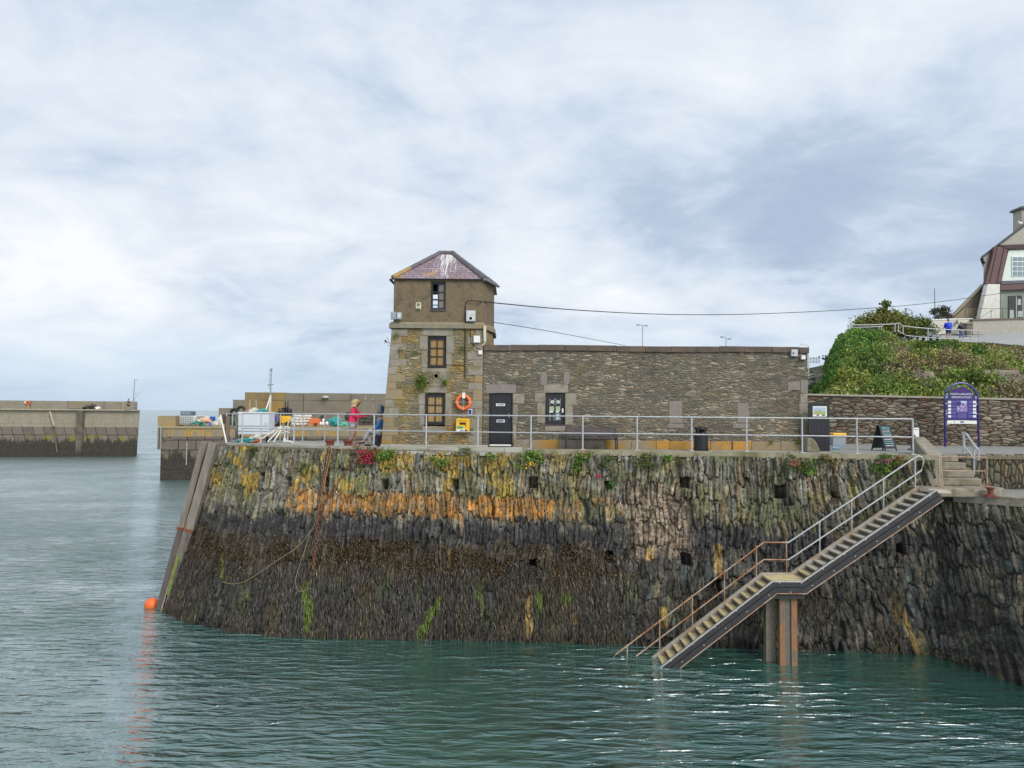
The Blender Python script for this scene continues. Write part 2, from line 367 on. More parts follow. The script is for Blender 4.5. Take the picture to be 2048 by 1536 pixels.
def zone_colors(X,Z,ci,cj,e,U,kind):
    r1=_h(ci,cj,21); r2=_h(ci,cj,22); r3=_h(ci,cj,23)
    big=fbm(X*.35,Z*.5,3,4); fin=fbm(X*9,Z*9,5,4); med=fbm(X*2.2,Z*1.6,9,5)
    mid=fbm(X*3+9,Z*5,31,4)
    def c(*a): return np.array(a)[None,:]
    def lerp(A,Bc,k): return A*(1-k[:,None])+Bc*k[:,None]
    up=lerp(c(.22,.195,.135)+0*X[:,None],c(.165,.165,.145),r1); up=lerp(up,c(.165,.115,.068),ss(.78,.88,r2)); up=lerp(up,c(.23,.22,.18),ss(.86,.95,r3))
    up=lerp(up,c(.20,.18,.075),ss(.48,.66,med)*.75)
    up=lerp(up,c(.09,.11,.040),ss(.52,.66,fbm(X*1.1+4,Z*.9,41,5))*.6)
    up=lerp(up,c(.075,.07,.055),ss(.5,.7,fbm(X*1.6+20,Z*.5,43,5))*.6)
    ylic=ss(.57,.63,fbm(X*1.3+7,Z*1.0,47,5))*ss(4.1,5.0,Z)*ss(5.3,-3.5,X)
    up=lerp(up,c(.36,.235,.035),ylic*.8)
    low=lerp(c(.080,.082,.076)+0*X[:,None],c(.115,.102,.078),r1); low=lerp(low,c(.15,.12,.075),ss(.88,.95,r2)); low=lerp(low,c(.085,.10,.095),ss(.82,.92,r3))
    low=lerp(low,c(.030,.028,.026),ss(.42,.6,med)*.75)
    if kind=='main':
        # tide levels drop slightly towards the nose
        wob=(med-.5)*.9+(r3-.5)*.5+(big-.5)*.5
        zb=3.98+wob
        # dark band lies lower at the right hand end
        blk=ss(.16,-.16,Z-zb)
        col=lerp(up,lerp(c(.030,.029,.034)+0*X[:,None],c(.065,.062,.060),ss(.45,.75,med)*.8+.2*r1),blk*.95)
        # stones under the tide line
        kl=ss(3.35,2.9,Z+wob)
        bare=ss(3.4,4.6,X+ (big-.5)*2)*.85+.15
        weedy=lerp(c(.060,.046,.028)+0*X[:,None],c(.036,.033,.030),ss(2.4,1.7,Z))
        lowmix=lerp(weedy,low,bare)
        col=lerp(col,lowmix,kl)
        # orange lichen band
        ob=ss(4.88,4.74,Z+(med-.5)*.35)*ss(3.98,4.16,Z-(r3-.5)*.3-(med-.5)*.3)
        xk=ss(-8.6,-7.2,X)*ss(1.9,0.2,X)*1.0+ss(-8.6,-7,X)*ss(6.5,1.5,X)*ss(.35,.62,r2)*.75
        ob=ob*np.clip(xk,0,1)*(.30+.70*ss(.20,.42,r1*.6+fbm(X*2.5,Z*1.2,91,4)*.4))
        col=lerp(col,lerp(c(.37,.165,.030)+0*X[:,None],c(.27,.15,.055),ss(.38,.6,mid)),ob*.92)
        # pale crumbling patch
        pp=ss(1.35,.75,np.abs((X-5.05)/1.0-(4.0-Z)*.15)+(med-.5)*.8)*ss(2.6,3.3,Z+(med-.5))*ss(5.5,5.0,Z)
        col=lerp(col,lerp(c(.27,.205,.145)+0*X[:,None],c(.16,.12,.085),ss(.45,.6,mid)),pp*.9)
    else:
        dep=ss(4.9,4.2,Z+(med-.5)*.8)
        col=lerp(up*.9,low,dep)
        col=lerp(col,c(.13,.12,.07),ss(.60,.68,fbm(X*1.7,Z*1.1,61,5))*ss(4.8,3,Z)*.6)
    # green algae
    ga=ss(.63,.70,fbm(X*1.5+30,Z*.55,71,5))*ss(2.6,1.6,Z)*.28
    ga=np.maximum(ga,algae(X,Z,mid))
    col=lerp(col,lerp(c(.15,.21,.025)+0*X[:,None],c(.09,.14,.02),mid),ga*(.75 if kind=='main' else .5))
    for (px,py,w,h,k) in [(1058,1240,.16,.75,0),(1062,1180,.07,.25,0),(893,1130,.07,.3,0),(1802,1250,.12,.8,.35),(1775,1215,.09,.4,.3),(1440,1120,.14,.5,0),(1157,1245,.16,.2,0),(1330,1240,.13,.35,0),(1305,1115,.14,.2,0)]:
        x0,z0=XZ(px,py,23.6); q=((X-x0+k*(Z-z0))/w)**4+((Z-z0)/h)**4; col=lerp(col,lerp(c(.40,.27,.08)+0*X[:,None],c(.27,.17,.06),mid),ss(1.25,.9,q+(fin-.5)*.5)*.85)
    # salt and barnacle speckle
    sp=ss(.70,.76,fbm(X*13,Z*9,81,2)); col=lerp(col,c(.36,.34,.29),sp*(.15+.4*ss(.4,.65,big))*(.35+.65*ss(3.9,4.3,Z)))
    # vertical pale drips
    dr=ss(.72,.80,fbm(X*8,Z*1.2,85,3))*ss(3.5,4.5,Z); col=lerp(col,c(.38,.37,.31),dr*.6)
    col=col*(.30+1.4*fin)[:,None]
    col=col*(.70+.66*r2)[:,None]
    # soil and black moss in the open joints
    col=lerp(col,c(.022,.020,.016),ss(.11,.02,e)*(.45+.45*r3))
    # wet foot
    col=col*(1-.45*ss(.45,.1,Z))[:,None]
    return col
def quay_wall(loft,kind,name,parent,du=.021,zmin=-2.2,u0=0,u1=None,shear=0.0):
    nu=int((loft.len if u1 is None else u1-u0)/du); nz=int((loft.zt-zmin)/du)
    u=np.linspace(u0,loft.len if u1 is None else u1,nu); z=np.linspace(zmin,loft.zt,nz)
    U,Zg=np.meshgrid(u,z); U=U.ravel(); Zg=Zg.ravel()
    base=loft.P(U,Zg); nn=loft.Nn(U,Zg); X=base[:,0]
    # lean: the stones stand along the batter, lean left towards the right hand end
    wu=U+ (fbm(U*.9,Zg*.8,101,3)-.5)*.26+(fbm(U*7,Zg*4,106,3)-.5)*.04 + shear*(Zg-3)*0 + (Zg-3)*ss(7.5,12,X)*.22
    wz=Zg+(fbm(U*.9,Zg*.8,102,3)-.5)*.9+(fbm(U*6,Zg*5,107,3)-.5)*.12
    big=ss(.5,.56,vn(U*.55,Zg*.6,104)) if kind=='main' else U*0
    e,ci,cj=cells(wu,wz,.135,.80,5)
    e2,ci2,cj2=cells(wu*1.0+3,wz*1.0+2,.165,.70,55,pw=3.6)
    # lower right part has bigger blockier stones
    blockk=(ss(3.6,4.2,X+(fbm(X,Zg,7,2)-.5))*ss(3.0,2.6,Zg)>.5) if kind=='main' else (X>-99)
    e=np.where(blockk,e2,e); ci=np.where(blockk,ci2+500,ci); cj=np.where(blockk,cj2,cj)
    e3,ck,cl_=cells(wu+.02*np.sin(wz*5),wz*1.0+5,.060,.42,77,jit=.9,pw=4)
    r1=_h(ci,cj,31); r4=_h(ci,cj,34)
    d=.085*ss(0,.14,e)*(.45+1.1*r1)+.012*ss(0,.9,e)+(r1-.5)*.05+(r4-.5)*.02+(_h(ck,cl_,92)-.5)*.030*ss(.02,.2,e3)
    d+= (fbm(U*9,Zg*5,33,4)-.5)*.075 + (fbm(U*.8,Zg*.5,35,3)-.5)*.16
    d-= .16*(r4>.965)*ss(.05,.2,e)
    if kind=='main':
        for px,py,wd in HOLES:
            x0,z0=XZ(px,py,24.3)
            q=np.maximum(np.abs(X-x0)/(wd*.5),np.abs(Zg-z0)/(wd*.62)); d-=.55*ss(1.15,.85,q+(fbm(U*6,Zg*6,37,2)-.5)*.5)
        pp=ss(1.3,.8,np.abs(X-5.05))*ss(2.8,3.3,Zg)*ss(5.4,5.0,Zg); d+=pp*(fbm(U*11,Zg*9,39,3)-.5)*.12
    V=base+nn*d[:,None]
    col=zone_colors(X,Zg,ci,cj,e,U,kind)
    q3=_h(ck,cl_,91); col=col*(.72+.56*q3)[:,None]*(1-.45*ss(.16,.04,e3)*(q3>.35))[:,None]
    a=np.arange(nu*nz).reshape(nz,nu); F=np.stack([a[:-1,:-1],a[:-1,1:],a[1:,1:],a[1:,:-1]],-1).reshape(-1,4)
    return npmesh(name,V,F,QUAYM,col,parent,smooth=False)
quay=thing('quay_wall','tall battered quay wall of upright slate slabs with an orange lichen band and dark tide zone below the tower','quay wall',(0,24,0))
quay_wall(MAIN,'main','stone_face',quay)
ret=thing('quay_wall','dark lower quay wall of slate slabs at right edge turning toward the viewer','quay wall',(15,21,0))
quay_wall(RET,'ret','stone_face',ret,du=.024)
# solid cores behind the faces keep light out
def strip_poly(loft,z,inset):
    P=loft.P(loft.s,np.full(len(loft.s),z)); n=loft.Nn(loft.s,np.full(len(loft.s),z)); P=P-n*inset; return P
# ---- copings
def along(loft,ua,ub,z0,z1,out,inn,name,mat,parent,step=.5,jitter=0,seed=0,gap=0.0,rows=None):
    """a course of long blocks laid along the wall head, one mesh"""
    rr=random.Random(seed); mb=MB(); u=ua
    while u<ub-.05:
        l=min(step*rr.uniform(.8,1.2),ub-u); 
        a=loft.P(np.array([u+gap]),np.array([loft.zt]))[0]; b=loft.P(np.array([u+l-gap]),np.array([loft.zt]))[0]
        n=loft.Nn(np.array([u+l/2]),np.array([loft.zt]))[0]; n[2]=0; n=Vector(n).normalized()
        a=Vector((a[0],a[1],0)); b=Vector((b[0],b[1],0)); jo=rr.uniform(-jitter,jitter); jz=rr.uniform(-jitter,jitter)*.4
        pts=[a+n*(out+jo),b+n*(out+jo),b-n*inn,a-n*inn]
        mb.poly([p+Vector((0,0,z0)) for p in pts],(0,0,z1-z0+jz)); u+=l
    return mb.build(name,mat,parent)
def u_of(loft,px):          # wall length at a photo column along the top
    us=np.linspace(0,loft.len,800); P=loft.P(us,np.full(800,loft.zt)); x=1024+P[:,0]/P[:,1]*1400
    m=P[:,1]<28.9 if loft is MAIN else P[:,1]>0
    return float(us[m][np.argmin(np.abs(x[m]-px))])
uA,uB,uC,uD=u_of(MAIN,434),u_of(MAIN,770),u_of(MAIN,1062),u_of(MAIN,1858)
BRICK=pm('red brick edge',(.24,.11,.065),(.16,.10,.06),scale=7,rough=.9,bmp=.6,c3=(.20,.18,.10))
PALE=pm('bleached stone slab',(.46,.44,.38),(.34,.32,.27),scale=2.5,rough=.9,bmp=.6,c3=(.22,.19,.14),stretch=(.3,1,3))
along(MAIN,uA-.4,uB,ZT-.10,ZT+.04,.03,.5,'brick_edge',BRICK,quay,step=.11,jitter=.012,seed=3,gap=.005)
along(MAIN,uA-.4,uB,ZT+.045,ZD+.03,.0,.5,'coping',DECKM,quay,step=1.6,jitter=.01,seed=4,gap=.003)
along(MAIN,uB,uC,ZT-.10,ZT+.015,.07,.5,'coping',PALE,quay,step=1.9,jitter=.03,seed=5,gap=.006)
along(MAIN,uB,uC-.3,ZT+.04,ZD+.09,.0,.5,'coping',PALE,quay,step=1.5,jitter=.03,seed=6,gap=.006)
along(MAIN,uC,uD,ZT-.04,ZD+.05,.06,.45,'coping',pm('mossy concrete coping',(.33,.30,.22),(.23,.21,.13),scale=3,rough=.9,bmp=.6,c3=(.16,.15,.07),bdist=.02),quay,step=2.4,jitter=.006,seed=7,gap=.004)
# ---- quay deck, one sheet behind the wall head
P=strip_poly(MAIN,ZT,.3)
dk=MB(); pts=[Vector((p[0],p[1],ZD)) for p in P]
fx=pts[-1].x
pts=[p for p in pts if p.y<31.2]; pts[0].y=31.2
poly=pts+[Vector((13.9,24.4,ZD)),Vector((60,24.35,ZD)),Vector((60,42,ZD)),Vector((-4.0,42,ZD)),Vector((-4.0,31.2,ZD))]
dk.poly(poly,(0,0,-.3)); dk.build('quay_deck',DECKM,kind='structure')
gp=MB().box(11.6,60,24.42,33.6,ZD+.004,ZD+.01); gp.build('gravel_path',GRAVEL,kind='structure')
bk=MB().box(-12,-4,30.9,31.19,-2,ZD-.31); bk.build('quay_back_wall',CONC,label='plain concrete back face of the quay below the far railing',cat='quay wall')
# lower quay deck
pr=strip_poly(RET,ZL-.25,.3); lp=[Vector((p[0],p[1],ZL)) for p in pr if p[0]>12.5]
lpoly=lp+[Vector((60,lp[-1].y,ZL)),Vector((60,24.3,ZL)),Vector((12.9,24.3,ZL))]
MB().poly(lpoly,(0,0,-.3)).build('lower_quay_deck',GRAVEL,kind='structure')
along(RET,u_of(RET,1905),RET.len-.2,ZL-.24,ZL+.03,.10,.55,'coping',CONC,ret,step=3.2,jitter=.01,seed=8,gap=.004)
# ---- seaweed hung on the wall
def strips(n,us,zs,length,width,col,name,label,cat,out=.10,curl=.03,segs=3,mat=None,loft=MAIN):
    u=us; z=zs; L_=length; base=loft.P(u,z); nn=loft.Nn(u,z); tan=np.cross(np.array([0,0,1.]),nn); tan/=np.linalg.norm(tan,axis=1,keepdims=True)
    V=[];k=segs+1
    ph=rng.uniform(0,6.28,n); sway=rng.normal(0,.16,n)
    o0=out*rng.uniform(.4,1.3,n)
    for i in range(k):
        t=i/segs; zz=z-L_*t*.98; b=loft.P(u+sway*L_*t+.03*np.sin(ph+t*4),zz)
        oo=(o0+curl*np.sin(ph+t*5))[:,None]; w=(width*(1-.75*t**2))[:,None]*.5
        c=b+nn*oo; tw=np.cos(ph*2+t*3)[:,None]; tz=np.sin(ph*2+t*3)[:,None]
        V+= [c-tan*w*tw-nn*w*tz*.7, c+tan*w*tw+nn*w*tz*.7]
    V=np.stack(V,1)  # n, 2k, 3
    F=[]; bi=np.arange(n)*2*k
    for i in range(segs): F.append(np.stack([bi+2*i,bi+2*i+1,bi+2*i+3,bi+2*i+2],-1))
    F=np.concatenate(F); C=np.repeat(col,2*k,axis=0)
    return npmesh(name,V.reshape(-1,3),F,mat,C,label=label,cat=cat,kind='stuff')
WEED=vcol('wet seaweed',rough=.45,spec=.5)
n=52000; u=rng.uniform(2.0,MAIN.len-1,n); z=rng.uniform(0.0,2.75,n); P=MAIN.P(u,z); X=P[:,0]
dens=ss(6.0,3.0,X+(fbm(X*.8,z*.8,201,4)-.5)*4.5)*ss(.40,.47,fbm(X*1.4,z*.6,202,4))*1.0
dens=np.maximum(dens, .30*ss(.52,.6,fbm(X*1.2,z*.7,203,4)))
dens*=ss(2.75,2.2,z+(fbm(X*2,z,204,3)-.5)); k=rng.uniform(0,1,n)<dens; u=u[k]; z=z[k]; X=X[k]; n=len(u)
g=rng.uniform(.5,1.5,n)[:,None]; tone=vn(X*1.2,z*1.2,205)[:,None]
col=(np.array([[.088,.066,.036]])*(1-tone)+np.array([[.052,.048,.044]])*tone)*g
hl=rng.uniform(0,1,n)[:,None]; col=np.where(hl>.975,np.array([[.15,.125,.075]])*g,col); col=np.where((hl>.965)&(hl<.975),np.array([[.09,.12,.02]]),col)
ag=(algae(X,z-.12,fbm(X*3+9,z*5,31,4))>.35)[:,None]; col=np.where(ag,np.array([[.115,.165,.025]])*g,col)
strips(n,u,z,rng.uniform(.15,.55,n)*np.minimum(1,z/.3+.3),rng.uniform(.012,.035,n),col,'hanging_seaweed','dark hanging strands of wet seaweed draped on the lower quay wall','seaweed',out=.13,mat=WEED)
n=62000; u=rng.uniform(2.0,MAIN.len-1,n); z=rng.uniform(1.6,3.3,n); P=MAIN.P(u,z); X=P[:,0]
cl=fbm(X*2.6,z*2.6,211,3)
dens=ss(.40,.55,cl)*ss(1.9,2.5,z+(fbm(X,z,212,3)-.5))*ss(3.35,2.95,z+(fbm(X*1.5,z,213,3)-.5)*.8)*ss(4.9,3.0,X)
dens=np.maximum(dens,.35*ss(-8,-10,X)*ss(3.2,2.6,z)); k=rng.uniform(0,1,n)<dens; u=u[k]; z=z[k]; X=X[k]; n=len(u)
g=rng.uniform(.45,1.5,n)[:,None]; q=rng.uniform(0,1,n)[:,None]
col=np.where(q>.6,np.array([[.15,.10,.045]]),np.array([[.066,.047,.026]]))*g
strips(n,u,z,rng.uniform(.05,.13,n),rng.uniform(.02,.045,n),col,'bladder_wrack','band of brown bladder wrack clumps across the middle of the quay wall','seaweed',out=.14,curl=.05,segs=2,mat=WEED)
# ================================================================ water
m,nt,b=newmat('sea water'); out=[x for x in nt.nodes if x.type=='OUTPUT_MATERIAL'][0]
P=coords(nt,(1,1,1),geo=True)
def wn(sc,det,stretch,loc=(0,0,0),rot=0.0,rough=.5,dist=0.0):
    mp=N(nt,'ShaderNodeMapping'); mp.inputs['Scale'].default_value=stretch; mp.inputs['Location'].default_value=loc; mp.inputs['Rotation'].default_value=(0,0,rot); L(nt,P,mp.inputs[0])
    x=N(nt,'ShaderNodeTexNoise',Scale=sc,Detail=det,Roughness=rough,Distortion=dist); L(nt,mp.outputs[0],x.inputs['Vector']); return x.outputs[0]
h=mathn(nt,'ADD',mathn(nt,'MULTIPLY',mathn(nt,'POWER',mathn(nt,'MULTIPLY',wn(1.9,3,(.5,1.9,1),rot=.06,dist=.5),1.6),2.4),.75),mathn(nt,'MULTIPLY',wn(4.6,4,(.7,1.7,1),(4,2,0),-.12,.6),.32))
h=mathn(nt,'ADD',h,mathn(nt,'MULTIPLY',wn(11.0,3,(.7,1.6,1),(2,7,0),.1,.6),.08))
h=mathn(nt,'ADD',h,mathn(nt,'MULTIPLY',wn(.35,2,(1,1.6,1),(1,8,0),.3),.9))
calm=wn(.10,3,(1,1.4,1),(9,3,0),0,.6); ck=ramp(nt,[(.36,.25),(.64,1.15)],calm)
h=mathn(nt,'MULTIPLY',h,ck.outputs[0])
bp=N(nt,'ShaderNodeBump',Strength=1.0,Distance=.135); L(nt,h,bp.inputs['Height'])
gl=N(nt,'ShaderNodeBsdfGlossy',Roughness=.07); dsp=N(nt,'ShaderNodeSeparateXYZ'); L(nt,N(nt,'ShaderNodeNewGeometry').outputs['Position'],dsp.inputs[0]); rmr=N(nt,'ShaderNodeMapRange'); L(nt,dsp.outputs[1],rmr.inputs[0]); rmr.inputs['From Min'].default_value=20; rmr.inputs['From Max'].default_value=75; rmr.inputs['To Min'].default_value=.07; rmr.inputs['To Max'].default_value=.30; L(nt,rmr.outputs[0],gl.inputs['Roughness']); L(nt,bp.outputs[0],gl.inputs['Normal']); gl.inputs['Color'].default_value=(.95,.97,1,1)
df=N(nt,'ShaderNodeBsdfDiffuse'); L(nt,bp.outputs[0],df.inputs['Normal'])
dn=wn(.12,3,(1,1,1),(5,5,0)); dc=ramp(nt,[(.35,(.045,.185,.145)),(.65,(.065,.245,.19))],dn); L(nt,dc.outputs[0],df.inputs['Color'])
tr=N(nt,'ShaderNodeBsdfTransparent'); tr.inputs['Color'].default_value=(.6,.85,.75,1)
ms=N(nt,'ShaderNodeMixShader',Fac=.60); L(nt,df.outputs[0],ms.inputs[1]); L(nt,tr.outputs[0],ms.inputs[2])
fr=N(nt,'ShaderNodeFresnel',IOR=1.42); L(nt,bp.outputs[0],fr.inputs['Normal'])
wv=ramp(nt,[(.30,.78),(.5,1.0),(.72,1.22)],wn(1.6,4,(.35,1.5,1),(3,3,0),.05,.65,.4)); ff=mathn(nt,'MULTIPLY',mathn(nt,'MINIMUM',mathn(nt,'ADD',mathn(nt,'MULTIPLY',fr.outputs[0],1.5),.19),.66),wv.outputs[0]); ms2=N(nt,'ShaderNodeMixShader'); L(nt,ff,ms2.inputs[0]); L(nt,ms.outputs[0],ms2.inputs[1]); L(nt,gl.outputs[0],ms2.inputs[2]); L(nt,ms2.outputs[0],out.inputs[0]); nt.nodes.remove(b); SEA=m

MB().add([(-6000,-60,0),(6000,-60,0),(6000,9000,0),(-6000,9000,0)],[(0,1,2,3)]).build('sea_water',SEA,kind='structure')
MB().add([(-6000,-60,-3.2),(6000,-60,-3.2),(6000,9000,-3.2),(-6000,9000,-3.2)],[(0,1,2,3)]).build('seabed',pm('silty seabed',(.020,.09,.065),(.03,.11,.08),scale=1,bmp=0),kind='structure')
# ================================================================ masonry
RUB=rubble('thin slate rubble',(.27,.27,.062),[(.125,.118,.095),(.20,.18,.14),(.14,.148,.135),(.24,.205,.155),(.09,.095,.09),(.36,.325,.26),(.185,.135,.095)],(.13,.11,.08),
   lichen=[((.27,.15,.04),.64,.74,.9),((.19,.165,.06),.60,.74,.6)],jw=.13,bmp=1.0,dist=.035,warp=.2)
RUBT=rubble('mossy tower rubble',(.30,.30,.085),[(.16,.145,.105),(.27,.225,.15),(.20,.19,.14),(.31,.24,.145),(.15,.15,.125),(.42,.36,.26)],(.17,.14,.085),
   lichen=[((.36,.20,.035),.50,.60,1.1),((.13,.14,.035),.55,.64,1.7),((.34,.24,.07),.57,.66,2.3)],jw=.12,bmp=1.0)
BOUND=rubble('dark boundary rubble',(.42,.42,.13),[(.13,.11,.085),(.21,.175,.135),(.15,.14,.12),(.27,.23,.175),(.10,.09,.075),(.33,.29,.23),(.19,.095,.07)],(.045,.038,.03),
   lichen=[((.30,.24,.12),.66,.78,.5)],jw=.13,bmp=1.2)
ASH=pm('grey dressed stone',(.29,.26,.215),(.21,.19,.15),scale=4,rough=.9,bmp=.5,c3=(.21,.165,.09),spots=(.32,.31,.27),bdist=.015)
ASHP=pm('pinkish dressed stone',(.235,.205,.185),(.19,.17,.15),scale=5,rough=.9,bmp=.5,spots=(.33,.31,.28),bdist=.015)
ASHL=pm('lichened dressed stone',(.30,.225,.12),(.24,.20,.14),scale=3,rough=.9,bmp=.5,c3=(.33,.19,.045),bdist=.015)
RENDER=pm('brown roughcast render',(.205,.150,.088),(.15,.112,.072),scale=11,rough=.95,bmp=1.0,c3=(.115,.095,.055),spots=(.30,.27,.21),bdist=.02)
ORL=pm('orange lichened plinth',(.48,.25,.04),(.34,.20,.06),scale=5,rough=.9,bmp=.5,c3=(.24,.20,.14),bdist=.015)
DB=26.4
def X_(px,D=DB): return at(px,800,D).x
def Z_(px,py,D=DB): return at(px,py,D).z
def facade(name,x0,x1,z0,z1,y,holes,mat,parent,reveal=.22,xl=None):
    """front sheet with openings; xl(z) gives a battered left edge"""
    mb=MB(); xs=sorted({x0,x1}|{h[0] for h in holes}|{h[1] for h in holes}); zs=sorted({z0,z1}|{h[2] for h in holes}|{h[3] for h in holes})
    fx=lambda x,z: xl(z) if (xl and x==x0) else x
    for a,b_ in zip(xs[:-1],xs[1:]):
        for c,d in zip(zs[:-1],zs[1:]):
            if any(h[0]<=a+1e-6 and b_<=h[1]+1e-6 and h[2]<=c+1e-6 and d<=h[3]+1e-6 for h in holes): continue
            mb.add([(fx(a,c),y,c),(fx(b_,c),y,c),(fx(b_,d),y,d),(fx(a,d),y,d)],[(0,1,2,3)])
    for h in holes:
        a,b_,c,d=h[:4]; r=y+reveal
        mb.add([(a,y,c),(b_,y,c),(b_,y,d),(a,y,d),(a,r,c),(b_,r,c),(b_,r,d),(a,r,d)],[(0,4,5,1),(1,5,6,2),(2,6,7,3),(3,7,4,0)])
    return mb.build(name,mat,parent)
# ---------------------------------------------------------------- long low building
bx0=X_(966); bx1=X_(1616); bz1=Z_(1290,703.5)
bld=thing('stone_building','long flat roofed slate rubble building joined to the right of the tower','building',((bx0+bx1)/2,DB,ZD))
door=(X_(978),X_(1025),ZD+.05,Z_(1000,786)); win=(X_(1091),X_(1130),Z_(1110,850),Z_(1110,786))
facade('wall',bx0,bx1,ZD,bz1,DB,[door,win],RUB,bld)
w=MB(); w.box(bx0+.02,bx1,DB+.30,DB+5.5,ZD,bz1-.005); w.add([(bx1,DB,ZD),(bx1,DB+.3,ZD),(bx1,DB+.3,bz1),(bx1,DB,bz1)],[(0,1,2,3)]); w.build('wall',RUB,bld)
MB().box(door[0]-.02,door[1]+.02,DB+.221,DB+.296,ZD,bz1-.3).box(win[0]-.02,win[1]+.02,DB+.221,DB+.296,ZD+.2,bz1-.3).build('inner_wall',DARK,bld)
COPM=pm('dark brown coping stone',(.115,.085,.065),(.085,.068,.055),scale=4,rough=.9,bmp=.4,c3=(.14,.10,.075))
mb=MB(); x=bx0; rr=random.Random(5); zt=Z_(1290,692)
while x<bx1:
    l=min(rr.uniform(.85,1.1),bx1+.04-x); dz=.012*math.sin(x*.9)+rr.uniform(-.006,.006)
    mb.box(x+.004,x+l-.004,DB-.07,DB+.45,bz1+dz,zt+dz); x+=l
mb.build('coping',COPM,bld,bevel=.012)
MB().box(bx0,bx1,DB+.45,DB+5.5,bz1-.004,bz1+.05).build('flat_roof',pm('roof felt',(.06,.06,.06)),bld)
# plinth course, several stones orange with lichen
rr=random.Random(8); x=door[1]+.05; zp=Z_(1500,883)
for i,(pa,pb,mt_) in enumerate([(1027,1060,ASH),(1060,1118,ASHL),(1118,1210,ASH),(1210,1262,ASHL),(1262,1312,ASHL),(1312,1339,ORL),(1339,1382,ORL),(1382,1420,ORL),(1420,1462,ORL),(1464,1502,ORL),(1502,1560,ASHL),(1560,1602,ASHL)]):
    MB().box(X_(pa)+.006,X_(pb)-.006,DB-.05,DB+.1,ZD,zp+.008*math.sin(i*3)).build('plinth_stone',mt_,bld,bevel=.012)
def stone(pa,ya,pb,yb,mat=ASH,pr=.018,D=DB,parent=bld,name='dressed_stone',jag=.03):
    rr=random.Random(int(pa*7+ya)); x0,x1=X_(pa,D),X_(pb,D); z1,z0=Z_((pa+pb)/2,ya,D),Z_((pa+pb)/2,yb,D); j=lambda: rr.uniform(-jag,jag)*.5
    pts=[(x0+j(),D-pr,z0+j()),((x0+x1)/2,D-pr,z0+j()*.5),(x1+j(),D-pr,z0+j()),(x1+j(),D-pr,(z0+z1)/2),(x1+j(),D-pr,z1+j()),(x0+j(),D-pr,z1+j()),(x0+j(),D-pr,(z0+z1)/2)]
    return MB().poly(pts,(0,pr+.12,0)).build(name,mat,parent,bevel=.008)
for s_ in [(972,769,1031,786,ASHP),(1026,787,1049,807,ASH),(1026,808,1035,848,ASHP),(1026,849,1033,884,ASH),
           (1087,769,1136,785.5,ASH),(1070,786,1090,804,ASH),(1131,787,1153,810,ASH),(1075,805,1090,846,ASH),(1131,811,1146,850,ASH),(1090,852,1132,862,ASH),(1081,744,1093,770,ASHP),(1127,744,1139,768,ASHP),(1084,739,1138,744,RUB)][:-1]: stone(*s_)
for s_ in [(1338,802,1364,846,ASHP),(1334,847,1368,856,ASHP),(1474,806,1497,846,ASHP),(1465,847,1498,857,ASHP),(1601,760,1615,786,ASHP),(1600,787,1615,806,ASH),(1598,807,1615,828,ASH),(1601,829,1615,866,ASH),(1599,867,1615,902,ASH),(1575,764,1600,780,ASHP)]: stone(*s_)
# door
d_=MB().box(door[0],door[1],DB+.08,DB+.14,door[2],door[3]+.0); d_.build('door_frame',BLACK,bld)
dx0,dx1=X_(983),X_(1021)
MB().box(dx0,dx1,DB+.055,DB+.079,Z_(1000,832),Z_(1000,791)).build('door',BLACK,bld)
dd=MB().box(dx0,dx1,DB+.055,DB+.079,Z_(1000,885),Z_(1000,833)).build('door',BLACK,bld)
pl=MB()
for k in range(9):
    xx=dx0+(dx1-dx0)*(k+.5)/9; pl.box(xx-.036,xx+.036,DB+.048,DB+.054,Z_(1000,884),Z_(1000,834)).box(xx-.036,xx+.036,DB+.048,DB+.054,Z_(1000,831),Z_(1000,792))
pl.build('door_boards',BLACK,dd)
MB().box(X_(980),X_(1023),DB+.0,DB+.07,Z_(1000,892),Z_(1000,889)).build('threshold',WHITE,bld)
MB().tube([(X_(1018),DB+.0,Z_(1018,827)),(X_(1018),DB+.0,Z_(1018,835))],.016,6).box(X_(1012),X_(1019),DB-.02,DB+.0,Z_(1016,831),Z_(1016,830)).build('handle',GALV,dd)
INK=pm('dark ink',(.03,.03,.03),scale=2,bmp=0); 
def sign(name,label,cat,px0,py0,px1,py1,D,mat,lines=(),ink=None,group=None,th=.02,rnd=.006):
    x0,x1=X_(px0,D),X_(px1,D); z1,z0=Z_((px0+px1)/2,py0,D),Z_((px0+px1)/2,py1,D)
    o=MB().box(x0,x1,D-th,D,z0,z1).build(name,mat,None,loc=((x0+x1)/2,D,(z0+z1)/2),label=label,cat=cat,bevel=rnd)
    t=MB()
    for (a,b_,c,e) in lines: t.box(x0+(x1-x0)*a,x0+(x1-x0)*b_,D-th-.004,D-th-.0005,z1-(z1-z0)*e,z1-(z1-z0)*c)
    if lines: t.build('marking',ink or INK,o)
    return o
sign('door_sign','small white notice on the upper half of the black stable door','sign',992,807,1010,812,DB+.045,WHITE,[(.12,.45,.2,.42),(.5,.9,.2,.42),(.2,.8,.6,.72)],th=.012)
sign('door_sign','small pale grey notice on the lower half of the black stable door','sign',993,839,1010,845,DB+.045,pm('pale grey plate',(.52,.55,.62),bmp=0),[(.12,.88,.25,.45),(.2,.8,.6,.75)],th=.012)
